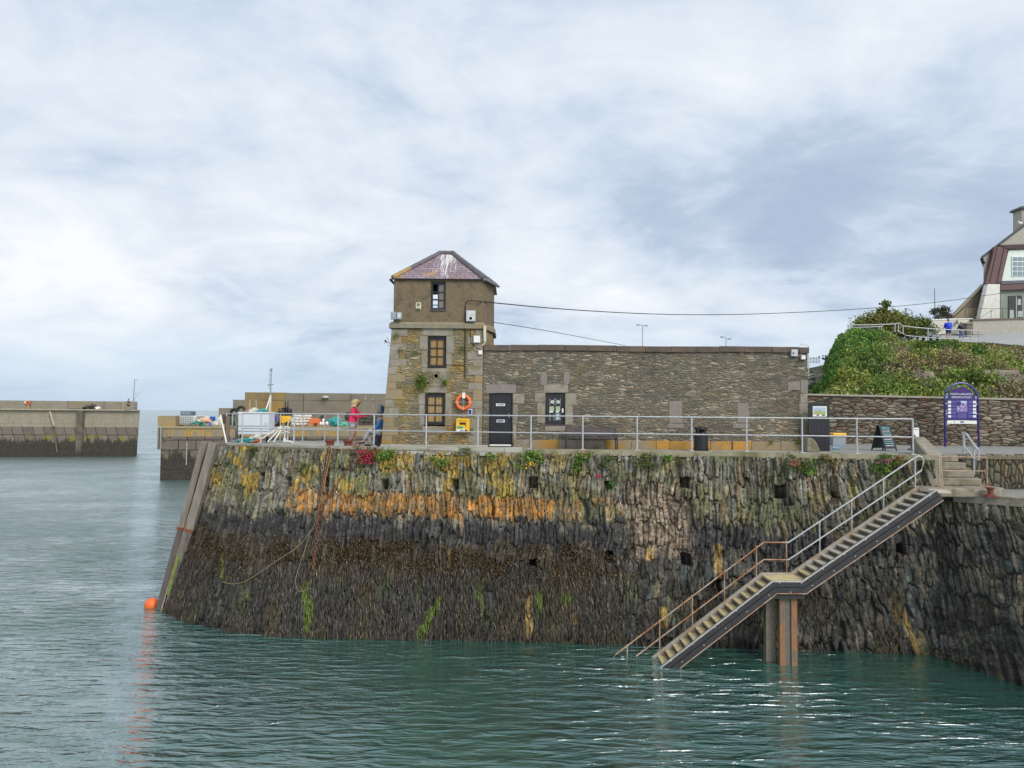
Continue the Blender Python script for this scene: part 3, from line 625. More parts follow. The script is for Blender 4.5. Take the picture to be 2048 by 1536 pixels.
# window builder
CURT=pm('tan blind',(.34,.21,.085),(.27,.17,.07),scale=3,rough=.8,bmp=.1)
m,nt,b=newmat('window glass'); b.inputs['Base Color'].default_value=(.02,.025,.03,1); b.inputs['Roughness'].default_value=.06; GLASS=m
def window(x0,x1,z0,z1,y,cols,rows,parent,back,fw=.085,bar=.035,sill=True,frame=BLACK,pane=True):
    f=MB().box(x0,x0+fw,y,y+.07,z0,z1).box(x1-fw,x1,y,y+.07,z0,z1).box(x0+fw,x1-fw,y,y+.07,z1-fw*1.3,z1).box(x0+fw,x1-fw,y,y+.07,z0,z0+fw).build('window',frame,parent)
    xa,xb,za,zb=x0+fw,x1-fw,z0+fw,z1-fw*1.3; g=MB()
    for k in range(1,cols): xx=xa+(xb-xa)*k/cols; g.box(xx-bar/2,xx+bar/2,y+.012,y+.045,za,zb)
    for k in range(1,rows):
        z_=za+(zb-za)*k/rows
        for c in range(cols):
            g.box(xa+(xb-xa)*c/cols+(bar/2 if c else 0),xa+(xb-xa)*(c+1)/cols-(bar/2 if c<cols-1 else 0),y+.014,y+.043,z_-bar/2,z_+bar/2)
    g.build('glazing_bars',frame,f)
    if pane: MB().box(xa,xb,y+.05,y+.06,za,zb).build('pane',back,f)
    if sill: MB().box(x0-.02,x1+.02,y-.10,y+.0,z0-.06,z0-.002).build('sill',pm('dark purple sill',(.075,.06,.07),bmp=.1),f)
    return f,(xa,xb,za,zb)
f,(xa,xb,za,zb)=window(win[0],win[1],win[2]+.02,win[3],DB+.08,2,3,bld,GLASS,fw=.14)
# things behind the shop window: iron bars, round stickers, leaflets
g=MB()
for k in (.08,.42,.58,.92): g.box(xa+(xb-xa)*k-.008,xa+(xb-xa)*k+.008,DB+.086,DB+.09,za,za+(zb-za)*.32).box(xa+(xb-xa)*k-.008,xa+(xb-xa)*k+.008,DB+.086,DB+.09,za+(zb-za)*.68,zb-.02)
g.build('window_bars',GALV,f)['kind']='stuff'
for k in (.27,.75):
    cxx=xa+(xb-xa)*k; MB().torus((cxx,DB+.084,za+(zb-za)*.82),.042,.020,16,6).build('round_sticker',WHITE,f)
POST=pm('leaflet picture',(.30,.38,.12),(.35,.42,.40),scale=14,rough=.5,bmp=0)
for k0,k1 in ((.03,.42),(.56,.92)):
    MB().box(xa+(xb-xa)*k0,xa+(xb-xa)*k1,DB+.086,DB+.09,za+(zb-za)*.42,za+(zb-za)*.63).build('leaflet',POST,f)
    MB().box(xa+(xb-xa)*k0,xa+(xb-xa)*(k1-.08),DB+.086,DB+.09,za+(zb-za)*.36,za+(zb-za)*.42).build('leaflet',WHITE,f)
MB().box(xa+(xb-xa)*.58,xa+(xb-xa)*.86,DB+.082,DB+.085,za+.03,za+(zb-za)*.31).build('leaflet',pm('faded leaflet',(.42,.50,.50),(.30,.36,.36),scale=20,bmp=0),f)
MB().box(X_(1124),X_(1127.5),DB+.06,DB+.079,Z_(1126,825),Z_(1126,817)).build('door_bell',WHITE,f)
def wallbox(name,label,cat,px0,py0,px1,py1,D,mat,depth=.16,parts=()):
    x0,x1=X_(px0,D),X_(px1,D); z1,z0=Z_((px0+px1)/2,py0,D),Z_((px0+px1)/2,py1,D)
    o=MB().box(x0,x1,D-depth,D,z0,z1).build(name,mat,None,loc=((x0+x1)/2,D,z0),label=label,cat=cat,bevel=.015)
    for nm,a,b_,c,e,mt_ in parts: MB().box(x0+(x1-x0)*a,x0+(x1-x0)*b_,D-depth-.012,D-depth-.001,z0+(z1-z0)*c,z0+(z1-z0)*e).build(nm,mt_,o)
    return o
LG=pm('light grey plastic',(.50,.52,.53),(.45,.47,.48),scale=3,rough=.5,bmp=.03)
wallbox('flood_light','grey floodlight case on the building wall under the right end of the coping','light',1581,699.5,1593.5,713,DB-.02,LG,.14,[('lens',.18,.42,.3,.6,pm('dark lens',(.08,.12,.2),bmp=0))])
wallbox('junction_box','small pale junction box at the top right corner of the building','box',1601,711,1610,719.5,DB-.02,LG,.1,[('lid',.1,.9,.1,.9,WHITE)])
# ================================================================ tower
DT=26.34
tz0,tzm,tz1=ZD,Z_(870,657,DT),Z_(870,558,DT)
tw=thing('watch_tower','narrow stone harbour tower with slate hipped roof and lichened battered base','tower',(X_(870,DT),DT,ZD))
xR=X_(964,DT); xLt=X_(784.5,DT); xLm=X_(782,DT); xLb=X_(764,DT)
xl=lambda z: xLb+(xLm-xLb)*(z-tz0)/(tzm-tz0)
Hl=[(X_(854,DT),X_(891,DT),Z_(872,735,DT),Z_(872,672,DT)),(X_(850,DT),X_(890,DT),Z_(870,849,DT),Z_(870,786,DT)),
    (X_(867.5,DT),X_(875.5,DT),Z_(871,756,DT),Z_(871,748,DT))]
xq=X_(940,DT)
# keep the holes' columns apart: three storeys of facade
zA=Z_(870,742,DT); zB=Z_(870,764,DT)
facade('wall',xLb,xR+.0,zA,tzm-.02,DT,[Hl[0]],RUBT,tw,xl=xl)
facade('wall',xLb,xR+.02,zB,zA,DT,[Hl[2]],RUBT,tw,reveal=.3,xl=xl)
facade('wall',xLb,xR+.02,tz0,zB,DT,[Hl[1]],RUBT,tw,xl=xl)
BX,BY=X_(984,27.75),27.75; YB=29.8
# chamfered right cheek, back and battered left flank as one shell
sh=MB(); zr=[(tz0,xLb),(tzm-.02,xLm)]
sh.add([(xR,DT,tz0),(BX,BY,tz0),(BX,YB,tz0),(xLb,YB,tz0),(xLb,DT,tz0),(xR,DT,tzm-.02),(BX,BY,tzm-.02),(BX,YB,tzm-.02),(xLm,YB,tzm-.02),(xLm,DT,tzm-.02)],[(0,1,6,5),(1,2,7,6),(2,3,8,7),(3,4,9,8)])
sh.build('wall',pm('orange lichened wall',(.24,.165,.07),(.19,.15,.09),scale=3,rough=.95,bmp=.8,c3=(.33,.19,.05),bdist=.02),tw)
MB().box(xLm+.1,xR-.05,DT+.32,YB-.3,tz0,tzm-.1).build('inner_wall',DARK,tw)
# quoins up the left edge and right edge
rr=random.Random(12); z=tz0+.12; i=0
while z<tzm-.25:
    hgt=rr.uniform(.26,.40); hgt=min(hgt,tzm-.03-z); wd=(.62 if i%2 else .36)*rr.uniform(.85,1.15)
    a0,a1=xl(z+.005),xl(z+hgt-.008); q=MB().poly([(a0-.012,DT-.016,z+.004),(a0+wd,DT-.016,z+.004),(a1+wd-.02,DT-.016,z+hgt-.006),(a1-.012,DT-.016,z+hgt-.006)],(0,.55,0))
    q.build('quoin',ASHL if rr.random()<.45 or z<tz0+1.0 else ASH,tw,bevel=.01); 
    wr=(.55 if i%2==0 else .30)*rr.uniform(.85,1.15); q=MB().box(xR-wr,xR+.012,DT-.016,DT+.1,z+.004,z+hgt-.006)
    q.build('quoin',ASH if rr.random()<.75 else ASHL,tw,bevel=.01); z+=hgt; i+=1
MB().box(xLb-.03,X_(976,DT),DT-.06,DT+.2,tz0,tz0+.115).build('plinth_stone',PALE,tw,bevel=.012)
T_=dict(D=DT,parent=tw)
for s_ in [(843,657,904,671,ASH),(838,673,853,700,ASH),(842,701,853,735,ASH),(892,673,906,706,ASH),(892,707,902,736,ASH),(846,774,893,785,ASH),(836,786,849,808,ASH),(891,786,904,826,ASH),(839,809,849,850,ASH),(891,827,903,851,ASH),(846,853,892,866,ASH),(842,736,900,745,CONC),(858,758,889,773,CONC)]: stone(*s_[:4],mat=s_[4],**T_)
MB().poly([Vector((X_(a,DT),DT-.022,Z_(a,b_,DT))) for a,b_ in [(845,745),(900,744),(903,755),(893,763),(876.5,764),(876.5,757),(866.5,757),(866.5,747.5),(862,750)][:0] or [(877,745.5),(899,744.5),(902,754),(892,763),(877,764)]],(0,.05,0)).build('cement_patch',CONC,tw)
MB().torus((X_(871.5,DT),DT-.012,Z_(871.5,752,DT)),.10,.03,20,6).build('pipe_hole_rim',CONC,tw)
f,(xa,xb,za,zb)=window(*Hl[0],DT+.10,2,3,tw,CURT,fw=.10)
f2,(xa,xb,za,zb)=window(*Hl[1],DT+.10,2,3,tw,CURT,fw=.105)
g=MB()
for k in(.14,.38,.62,.86): g.box(xa+(xb-xa)*k-.008,xa+(xb-xa)*k+.008,DT+.136,DT+.149,za,zb)
g.box(xa,xb,DT+.137,DT+.148,za+(zb-za)*.5-.008,za+(zb-za)*.5+.008); g.build('window_bars',pm('tan bar',(.5,.38,.2),bmp=0),f2)
# string course
sc_=MB(); zc0,zc1=Z_(870,657,DT),Z_(870,646,DT)
def ring(off,y0=DT): return [(xLm-off,y0-off),(xR+off*.6,y0-off),(BX+off,BY),(BX+off,YB),(xLm-off,YB)]
for (o0,za_,zb_) in [(.10,zc0,zc1-.05)]:
    R=ring(o0); n_=len(R); 
    sc_.poly([(x,y,za_) for x,y in R],(0,0,zb_-za_))
    R2=ring(.02); sc_.add([(x,y,zb_) for x,y in R]+[(x,y,zc1+.03) for x,y in R2],[(i,(i+1)%n_,(i+1)%n_+n_,i+n_) for i in range(n_)])
sc_.build('string_course',pm('lichened band course',(.25,.225,.165),(.19,.17,.12),scale=4,rough=.9,bmp=.5,c3=(.27,.20,.09)),tw)
# upper room, hollow, with windows front and back
hw=(X_(859,DT),X_(889,DT),Z_(874,619,DT),Z_(874,563,DT))
Rr=[(xLt,DT),(xR,DT),(BX,BY),(BX,YB),(xLt,YB)]
facade('upper_wall',xLt,xR,zc1,tz1,DT,[hw],RENDER,tw,reveal=.18)
bw=(X_(858,YB)-.0,X_(889,YB)-.3,Z_(872,622,YB),Z_(872,577,YB))
wb=MB()
th=.2
xs=sorted([xLt,BX,bw[0],bw[1]]); zs=[zc1,bw[2],bw[3],tz1]
for i in range(3):
    for j in range(3):
        if i==1 and j==1: continue
        wb.box(xs[i],xs[i+1],YB-th,YB,zs[j],zs[j+1])
wb.box(xLt,xLt+.2,DT+.001,YB-th-.001,zc1,tz1)
wb.poly([(xR,DT+.001,zc1),(BX,BY,zc1),(BX,YB-th,zc1),(BX-.2,YB-th,zc1),(BX-.2,BY+.05,zc1),(xR-.18,DT+.001,zc1)],(0,0,tz1-zc1))
wb.build('upper_wall',RENDER,tw)
MB().box(xLt+.2,BX-.2,DT+.2,YB-th,zc1-.02,zc1+.05).box(xLt+.2,BX-.2,DT+.2,YB-th,tz1-.04,tz1-.01).build('floor_boards',pm('old boards',(.12,.10,.08)),tw)
fT,(xa,xb,za,zb)=window(*hw,DT+.06,2,3,tw,GLASS,fw=.07,bar=.03,pane=False)
xm=(xa+xb)/2-.03
MB().box(xm,xb,DT+.11,DT+.12,za,zb).build('pane',pm('dusty pane',(.20,.18,.16),(.14,.13,.12),scale=3,rough=.25,bmp=0),fT)
g=MB()
for k in range(1,4): z_=bw[2]+(bw[3]-bw[2])*k/4; g.box(bw[0],bw[1],YB-.1,YB-.06,z_-.015,z_+.015)
g.build('glazing_bars',BLACK,fT)
# roof
ez=tz1; ov=.10
E=[Vector((X_(781,DT-ov)+.02,DT-ov,ez)),Vector((X_(966,DT-ov),DT-ov,ez)),Vector((BX+.12,BY-.05,ez)),Vector((BX+.12,YB+ov,ez)),Vector((X_(781,DT-ov)+.02,YB+ov,ez))]
rz=Z_(888,507.5,28.1); R1=Vector((X_(877,28.1),28.1,rz)); R2=Vector((X_(902,28.1),28.1,rz))
m,nt,b=newmat('purple slate roof')
Pp=coords(nt,(1,1,1),geo=True); mp=N(nt,'ShaderNodeMapping'); mp.inputs['Rotation'].default_value=(math.radians(90),0,0); L(nt,Pp,mp.inputs[0])
bt=N(nt,'ShaderNodeTexBrick',Scale=1.0); bt.inputs['Brick Width'].default_value=.33; bt.inputs['Row Height'].default_value=.125; bt.inputs['Mortar Size'].default_value=.010; bt.inputs['Mortar Smooth'].default_value=.1
bt.inputs['Color1'].default_value=(.215,.15,.175,1); bt.inputs['Color2'].default_value=(.30,.235,.26,1); bt.inputs['Mortar'].default_value=(.07,.05,.055,1); L(nt,mp.outputs[0],bt.inputs['Vector'])
nz=N(nt,'ShaderNodeTexNoise',Scale=2.5,Detail=5); L(nt,Pp,nz.inputs['Vector']); k=ramp(nt,[(.60,0.0),(.66,.8)],nz.outputs[0]); col=mix(nt,k.outputs[0],bt.outputs[0],(.42,.22,.07))
# gull droppings streaked down from the ridge
sp=N(nt,'ShaderNodeSeparateXYZ'); L(nt,Pp,sp.inputs[0]); gx=mathn(nt,'ABSOLUTE',mathn(nt,'SUBTRACT',sp.outputs[0],float(R1.x+.35)))
gz=mathn(nt,'DIVIDE',mathn(nt,'SUBTRACT',sp.outputs[2],ez),float(rz-ez)); 
mp3=N(nt,'ShaderNodeMapping'); mp3.inputs['Scale'].default_value=(14,.5,.5); L(nt,Pp,mp3.inputs[0]); dn2=N(nt,'ShaderNodeTexNoise',Scale=1.6,Detail=5,Roughness=.7); L(nt,mp3.outputs[0],dn2.inputs['Vector'])
q=mathn(nt,'ADD',mathn(nt,'ADD',dn2.outputs[0],mathn(nt,'MULTIPLY',gz,.16)),mathn(nt,'MULTIPLY',gx,-.30)); k=ramp(nt,[(.53,0.0),(.60,.85)],q); col=mix(nt,k.outputs[0],col,(.72,.70,.68))
L(nt,col,b.inputs['Base Color']); b.inputs['Roughness'].default_value=.55; bump(nt,b,bt.outputs['Fac'],-.5,.01); SLATE=m
r_=MB(); r_.add(E+[R1,R2],[(0,1,6,5),(1,2,6),(2,3,6),(3,4,5,6),(4,0,5),(4,3,2,1,0)]); roof=r_.build('roof',SLATE,tw)
HIP=pm('grey ridge tile',(.13,.12,.13),(.10,.095,.10),scale=5,rough=.8,bmp=.3); HIPO=pm('orange lichened ridge tile',(.40,.24,.06),(.28,.19,.09),scale=5,rough=.8,bmp=.3)
def ridge(a,b_,n,orange=0):
    a=Vector(a); b_=Vector(b_)
    for i in range(n):
        p=a+(b_-a)*(i/n); q_=a+(b_-a)*((i+1.06)/n); p=p+Vector((0,0,.02)); q_=q_+Vector((0,0,.035))
        MB().tube([p,q_],.10,6).build('ridge_tile',HIPO if i<orange else HIP,roof,bevel=.0)
ridge(E[0],R1,6,2); ridge(E[1],R2,6,0); ridge(R1,R2,2); ridge(E[2],R2,5); ridge(E[4],R1,5)
MB().tube([E[0]+Vector((-.06,.02,-.03)),E[1]+Vector((.02,.02,-.03))],.022,6).build('gutter',BLACK,tw)
MB().tube([E[1]+Vector((.02,-.03,-.02)),E[2]+Vector((.10,0,-.02))],.055,7).build('gutter',pm('grey gutter',(.22,.21,.22),bmp=.1),tw)
MB().tube([E[0]+Vector((-.09,.0,-.06)),E[4]+Vector((-.08,0,-.04))],.05,7).build('gutter',BLACK,tw)
# fittings on the tower
wallbox('warning_sign','yellowed rectangular alarm plate on the upper tower wall left of the top window','sign',829,605,840,620,DT-.005,pm('yellowed plate',(.56,.53,.40),bmp=0),.05,[('marking',.25,.75,.5,.85,pm('olive ink',(.18,.18,.06),bmp=0)),('marking',.12,.9,.06,.18,INK)])
fl=thing('flood_light','grey double floodlight fixed to the left corner of the upper tower','light',(X_(790,DT),DT-.1,Z_(790,640,DT)))
for a,b_,m1 in ((781,792,GREYP),(793,803,pm('white lamp glass',(.65,.65,.63),bmp=0))):
    MB().box(X_(a,DT),X_(b_,DT),DT-.25,DT-.12,Z_(790,640,DT),Z_(790,626,DT)).build('lamp_case',GREYP,fl,bevel=.01)
    MB().box(X_(a+2,DT),X_(b_-2,DT),DT-.256,DT-.249,Z_(790,637,DT),Z_(790,628,DT)).build('lamp_glass',m1,fl)
MB().beam((X_(785,DT),DT-.12,Z_(790,633,DT)),(X_(800,DT),DT-.0,Z_(790,633,DT)),.05,.05).build('bracket',GREYP,fl)
wallbox('meter_box','large light grey meter box on the tower just above the stone band','box',931,622,949.5,643.5,DT-.005,LG,.16,[('lid',.12,.88,.12,.88,pm('pale lid',(.60,.61,.60),bmp=0)),('label',.35,.65,.15,.38,WHITE)])
wallbox('junction_box','white box on the tower under the stone band beside a pale rod','box',946,672,959,686,DT-.02,WHITE,.1,[('lid',.08,.92,.08,.92,WHITE)])
wallbox('junction_box','smallest white box on the tower level with the building coping','box',955.5,701,964,709.5,DT-.02,pm('cream plastic',(.70,.68,.58),bmp=0),.08,[('lid',.1,.9,.1,.9,WHITE)])
o=MB().beam((X_(969,DT),DT-.06,Z_(969,683,DT)),(X_(968.5,DT),DT-.12,Z_(968,652,DT)),.10,.10,up=(0,1,0)).build('antenna',pm('cream rod',(.62,.60,.50),bmp=0),None,loc=(X_(968,DT),DT,Z_(968,683,DT)),label='pale vertical aerial housing on the right corner of the tower',cat='antenna')
MB().beam((X_(964,DT),DT-.05,Z_(964,692,DT)),(X_(970,DT),DT-.1,Z_(968,684,DT)),.03,.03,up=(0,1,0)).build('bracket',WHITE,o)
# wall cable runs
cb=[(930,757,DT-.03),(930.5,612,DT-.03),(932,604,DT-.05),(938,600.5,DT-.08),(960,603,DT-.12)]
o=MB().tube([at(*c) for c in cb],.016,6).build('wall_cable',DARK,None,loc=at(930,757,DT),label='black cable running down the right half of the tower from the roof wire',cat='cable')
MB().tube([at(930,730,DT-.03),at(893,730,DT-.03)],.011,5).build('branch',DARK,o)
MB().tube([at(941,644,DT-.03),at(941,684,DT-.03),at(953,695,DT-.03),at(962,700,DT-.03)],.009,5).build('branch',DARK,o)
def wire(name,label,pts,r):
    P_=[at(*p) for p in pts]; n_=40; out=[]
    T0=np.linspace(0,1,len(P_)); tt=np.linspace(0,1,n_)
    for t in tt:
        i=min(int(t*(len(P_)-1)),len(P_)-2); f_=t*(len(P_)-1)-i; p0=P_[max(i-1,0)];p1=P_[i];p2=P_[i+1];p3=P_[min(i+2,len(P_)-1)]
        out.append(.5*((2*p1)+(p2-p0)*f_+(2*p0-5*p1+4*p2-p3)*f_*f_+(3*p1-p0-3*p2+p3)*f_**3))
    return MB().tube(out,r,5).build(name,DARK,None,loc=P_[0],label=label,cat='cable')
wire('overhead_cable','thick black overhead cable sagging from the tower to the hilltop house',[(960,603,DT-.12),(1130,618.5,33),(1290,627.5,39),(1420,629.5,43),(1550,626.5,48),(1700,619,53),(1860,606,58),(2060,578,65.5)],.022)
wire('overhead_cable','thin wire dropping from the tower to behind the low roof',[(984,644,27.7),(1110,664.5,35),(1250,691,46)],.014)
# life ring
lx,lz=X_(927,DT),Z_(927,804.5,DT); lr=thing('life_ring','orange life ring hung on the tower wall between the lower window and the door','life ring',(lx,DT-.1,lz-.3))
MB().torus((lx,DT-.09,lz),.245,.062,36,10).build('ring',ORANGE,lr,smooth=True)
g=MB()
for a in (0,90,180,270):
    a=math.radians(a); g.torus((lx+.245*math.cos(a),DT-.09,lz+.245*math.sin(a)),.066,.012,12,5,e1=(math.cos(a),0,math.sin(a)),e2=(0,1,0))
g.build('reflective_band',pm('reflective tape',(.75,.66,.55),bmp=0),lr)
MB().box(lx-.04,lx+.07,DT-.17,DT-.155,lz+.14,lz+.36).build('tag',WHITE,lr,bevel=.01)
MB().tube([(lx-.2,DT-.09,lz),(lx+.2,DT-.09,lz)],.008,4).tube([(lx,DT-.09,lz-.2),(lx,DT-.09,lz+.2)],.008,4).build('cord',GREYP,lr)
sign('notice','small blue notice with a white border beside the life ring','sign',936,818,944.5,830,DT-.01,WHITE,[(.12,.88,.1,.9)],ink=pm('blue notice',(.03,.04,.30),bmp=0),th=.03)
# defibrillator
x0,x1=X_(913,DT),X_(940,DT); z0,z1=Z_(926,864,DT),Z_(926,837,DT)
de=thing('defibrillator_cabinet','yellow defibrillator cabinet with green and white panels on the tower wall below the life ring','cabinet',((x0+x1)/2,DT,z0))
prof=[]; 
for cx_,cz_,a0 in ((x1-.05,z0+.05,-90),(x1-.06,z1-.08,0),(x0+.06,z1-.08,90),(x0+.05,z0+.05,180)):
    for k in range(5): a=math.radians(a0+k*22.5); r0_=.05 if cz_<z0+.1 else .06; prof.append((cx_+r0_*math.cos(a),DT-.20,cz_+r0_*math.sin(a)*(1.3 if cz_>z0+.1 else 1)))
MB().poly(prof,(0,.19,0)).build('case',YELLOW,de,bevel=.02)
def pan(a,b_,c,e,mt_,nm,o_=.004): MB().box(x0+(x1-x0)*a,x0+(x1-x0)*b_,DT-.20-o_-.006,DT-.2005,z0+(z1-z0)*c,z0+(z1-z0)*e).build(nm,mt_,de)
pan(.28,.68,.55,.72,pm('dark red window',(.07,.012,.008),rough=.2,bmp=0),'viewing_window'); pan(.70,.76,.42,.72,pm('dark latch',(.10,.04,.01),bmp=0),'latch')
pan(.10,.52,.28,.44,pm('green panel',(.02,.40,.22),bmp=0),'green_label'); pan(.05,.80,.02,.22,WHITE,'white_label')
pan(.34,.44,.07,.16,INK,'mark',.009); pan(.48,.64,.07,.15,pm('light blue mark',(.2,.4,.7),bmp=0),'mark',.009)
text('DEFIBRILLATOR',.052,((x0+x1)/2,DT-.222,z0+(z1-z0)*.86),de,pm('brown ink',(.35,.18,.01),bmp=0))
MB().lathe((x0+(x1-x0)*.76,DT-.205,z0+(z1-z0)*.12),[(.045,-.012),(.045,0.0)],12,'Y').build('round_mark',RUST,de)
# ================================================================ railings on the quay
def edge_pt(px,inset=.16):
    u=u_of(MAIN,px); p=MAIN.P(np.array([u]),np.array([ZT]))[0]; n=MAIN.Nn(np.array([u]),np.array([ZT]))[0]; n[2]=0; n=n/np.linalg.norm(n)
    p=p-n*inset; return Vector((p[0],p[1],ZD))
def railing(name,label,pts,h=1.2,mid=.6,r=.024,pr=.03,mat=GALV,base=True,group=None):
    t=thing(name,label,'railing',pts[0],group)
    up=Vector((0,0,1))
    for p in pts:
        m_=MB().tube([p,p+up*h],pr,8)
        if base: m_.box(p.x-.09,p.x+.09,p.y-.07,p.y+.07,p.z+.02,p.z+.045)
        m_.build('post',mat,t)
    MB().tube([p+up*h for p in pts],r,8).build('top_rail',mat,t)
    MB().tube([p+up*mid for p in pts],r*.9,8).build('mid_rail',mat,t)
    return t
rp=[edge_pt(p) for p in (480,518,584,674,745,850,955,1061,1167,1275,1384,1494,1606,1717,1829)]
# posts that would land inside the coping edge sit on it
railing('quay_railing','long galvanised two rail railing along the front edge of the quay below the tower',[Vector((p.x,p.y,ZD+.03)) for p in rp])
fp=[Vector((at(px,880,D).x,D,ZD)) for px,D in ((452,29.3),(464,30.3),(508,30.4),(560,30.4),(605,30.4),(649,30.4),(700,30.4),(757,30.4))]
railing('quay_railing','thinner galvanised railing along the far side of the quay behind the woman in pink',fp,h=1.2,mid=.58,r=.018,pr=.026)
# weathered timber posts at the nose
TIMB=pm('weathered grey timber',(.24,.215,.18),(.16,.14,.115),scale=7,rough=.9,bmp=.6,stretch=(1,1,.12),bdist=.02)
TIMBD=pm('wet dark timber',(.115,.098,.088),(.07,.06,.055),scale=6,rough=.8,bmp=.7,stretch=(1,1,.15),c3=(.16,.145,.12),bdist=.02)
for i,(px,y0,D,lab) in enumerate([(449,832,29.0,'leftmost weathered timber post standing at the nose of the quay'),(455,832,28.9,'brownish timber post right beside the leftmost post at the quay nose'),(473,829,30.6,'pale timber post behind the railing left of the white chest')]):
    p=at(px,885,D); a=Vector((p.x,D,ZD)); MB().beam(a,Vector((p.x+(.0 if i else .12),D,at(px,y0,D).z)),.12,.12,up=(0,1,0)).build('timber_post',[TIMB,pm('brown timber',(.20,.13,.09),(.15,.10,.07),stretch=(1,1,.1)),TIMB][i],None,loc=a,label=lab,cat='post',group='timber posts at the quay nose',bevel=.01)
MB().beam((at(450,856,29.1).x,29.1,at(450,853,29.1).z),(at(478,856,29.4).x,29.4,at(478,855,29.4).z),.1,.13).build('timber_beam',TIMB,None,loc=at(450,856,29.1),label='short horizontal timber beam between the posts left of the white chest',cat='beam')
MB().tube([at(441,830,28.7),at(453,886,28.3)],.03,6).build('pole',WHITE,None,loc=at(453,886,28.3),label='white pole leaning left against the timber posts at the quay nose',cat='pole')
# ================================================================ fender timbers and ladder at the nose
def slant(pt,pb,ext=1.35):
    d=(pb-pt); return pt, pt+d*ext
ft=[]
for name,lab,(ax,ay,aD),(bx_,by_),w_,h_ in [('fender_timber','outer left slanting timber fender at the nose of the quay',(411,884,28.2),(321,1217),.25,.30),('fender_timber','inner slanting timber fender with green slime against the quay nose',(428,886,27.75),(338,1221),.30,.34)]:
    a=at(ax,ay,aD); b_=onz(bx_,by_,0); d=(b_-a).normalized(); mid_=a+(b_-a)*.53
    t=thing(name,lab,'fender',b_,'slanting timber fenders at the quay nose')
    MB().beam(a,mid_,w_,h_,up=(0,1,0)).build('timber',TIMB,t,bevel=.02)
    MB().beam(mid_+d*.004,b_+d*2,w_,h_,up=(0,1,0)).build('timber',TIMBD,t,bevel=.02,label='wet dark lower length of the fender')
    MB().beam(mid_-d*.08,mid_+d*.02,w_+.03,h_+.03,up=(0,1,0)).build('strap',RUST,t)
    if 'inner' in lab:
        SL=pm('green slime',(.16,.25,.02),(.09,.13,.02),scale=6,rough=.6,bmp=.4)
        s1=a+(b_-a)*.66; s2=a+(b_-a)*.90; o_=Vector((-.135,-.12,0)); MB().beam(s1+o_,s2+o_,.09,.12,up=(0,1,0)).build('slime',SL,t)
a=at(421,905,28.0); b_=onz(330,1221,0); d=(b_-a); t=thing('ladder','steel ladder running down between the two slanting fenders','ladder',b_)
for s_ in (-.14,.14): MB().beam(a+Vector((s_,0,0)),a+d*1.2+Vector((s_,0,0)),.04,.05,up=(0,1,0)).build('stile',RUSTG,t)
for k in range(24):
    p=a+d*(.03+k/24*1.1); MB().tube([p-Vector((.14,0,0)),p+Vector((.14,0,0))],.014,5).build('rung',GALV,t)
# ================================================================ steel stair
YO,YI=21.85,22.65
XT,ZT_=13.15,5.46; XL1,XL0,ZLd=8.98,8.07,2.63; XB,ZB=4.71,.06
BLK=pm('black rubber fender',(.016,.016,.019),(.028,.027,.030),scale=6,rough=.5,bmp=.25)
STG=pm('worn grey steel',(.38,.355,.31),(.30,.26,.21),scale=5,rough=.65,metal=.1,bmp=.15,c3=(.30,.22,.15))
st=thing('harbour_stair','long steel harbour stair with black fender edge and small landing going down into the water','staircase',(XL0,YO,0))
slope2=(ZLd-ZB)/(XL0-XB); XU=XB-1.1; ZU=ZB-1.1*slope2
line=[(XU,ZU),(XL0,ZLd),(XL1,ZLd),(XT,ZT_)]
def zl(x):
    for (a,b_),(c,d) in zip(line[:-1],line[1:]):
        if x<=c: return b_+(d-b_)*(x-a)/(c-a)
    return ZT_
def band(y0,y1,o0,o1,name,mat,parent=st,pts=line):
    n=len(pts); nr=[]
    for i,(x,z) in enumerate(pts):        # mitred offset of the line, downwards
        ds=[]
        for j in (i-1,i):
            if 0<=j<n-1:
                dx=pts[j+1][0]-pts[j][0]; dz=pts[j+1][1]-pts[j][1]; l=math.hypot(dx,dz); ds.append((dz/l,-dx/l))
        m_=(sum(a for a,_ in ds),sum(b_ for _,b_ in ds)); l=math.hypot(*m_); m_=(m_[0]/l,m_[1]/l); k=1/(m_[0]*ds[0][0]+m_[1]*ds[0][1]); nr.append((m_[0]*k,m_[1]*k))
    mb=MB()
    for i in range(n-1):
        q=[(pts[i][0]+nr[i][0]*o0,pts[i][1]+nr[i][1]*o0),(pts[i+1][0]+nr[i+1][0]*o0,pts[i+1][1]+nr[i+1][1]*o0),(pts[i+1][0]+nr[i+1][0]*o1,pts[i+1][1]+nr[i+1][1]*o1),(pts[i][0]+nr[i][0]*o1,pts[i][1]+nr[i][1]*o1)]
        mb.poly([(x,y0,z) for x,z in q],(0,y1-y0,0))
    return mb.build(name,mat,parent)
so_=band(YO-.02,YO+.05,.0,.37,'outer_stringer',BLK)
band(YO-.10,YO-.021,-.02,.012,'top_edge',pm('bright steel edge',(.55,.53,.50),rough=.4,metal=.3,bmp=.05),so_)
band(YO-.10,YO-.021,.015,.16,'fender_rail',BLK,so_); band(YO-.10,YO-.021,.18,.33,'fender_rail',BLK,so_)
band(YO-.12,YO-.021,.345,.37,'bottom_edge',RUSTG,so_)
g=MB()
for k in range(26):
    x=XU+1+(XT-XU-1.2)*k/25; g.lathe((x,YO-.105,zl(x)-(.03 if k%2 else .31)),[(.018,-.006),(.018,.004)],6,'Y')
g.build('bolts',pm('bright bolt',(.6,.6,.6),metal=.5,bmp=0),so_)['kind']='stuff'
band(YI,YI+.06,-.07,.26,'inner_stringer',STG)
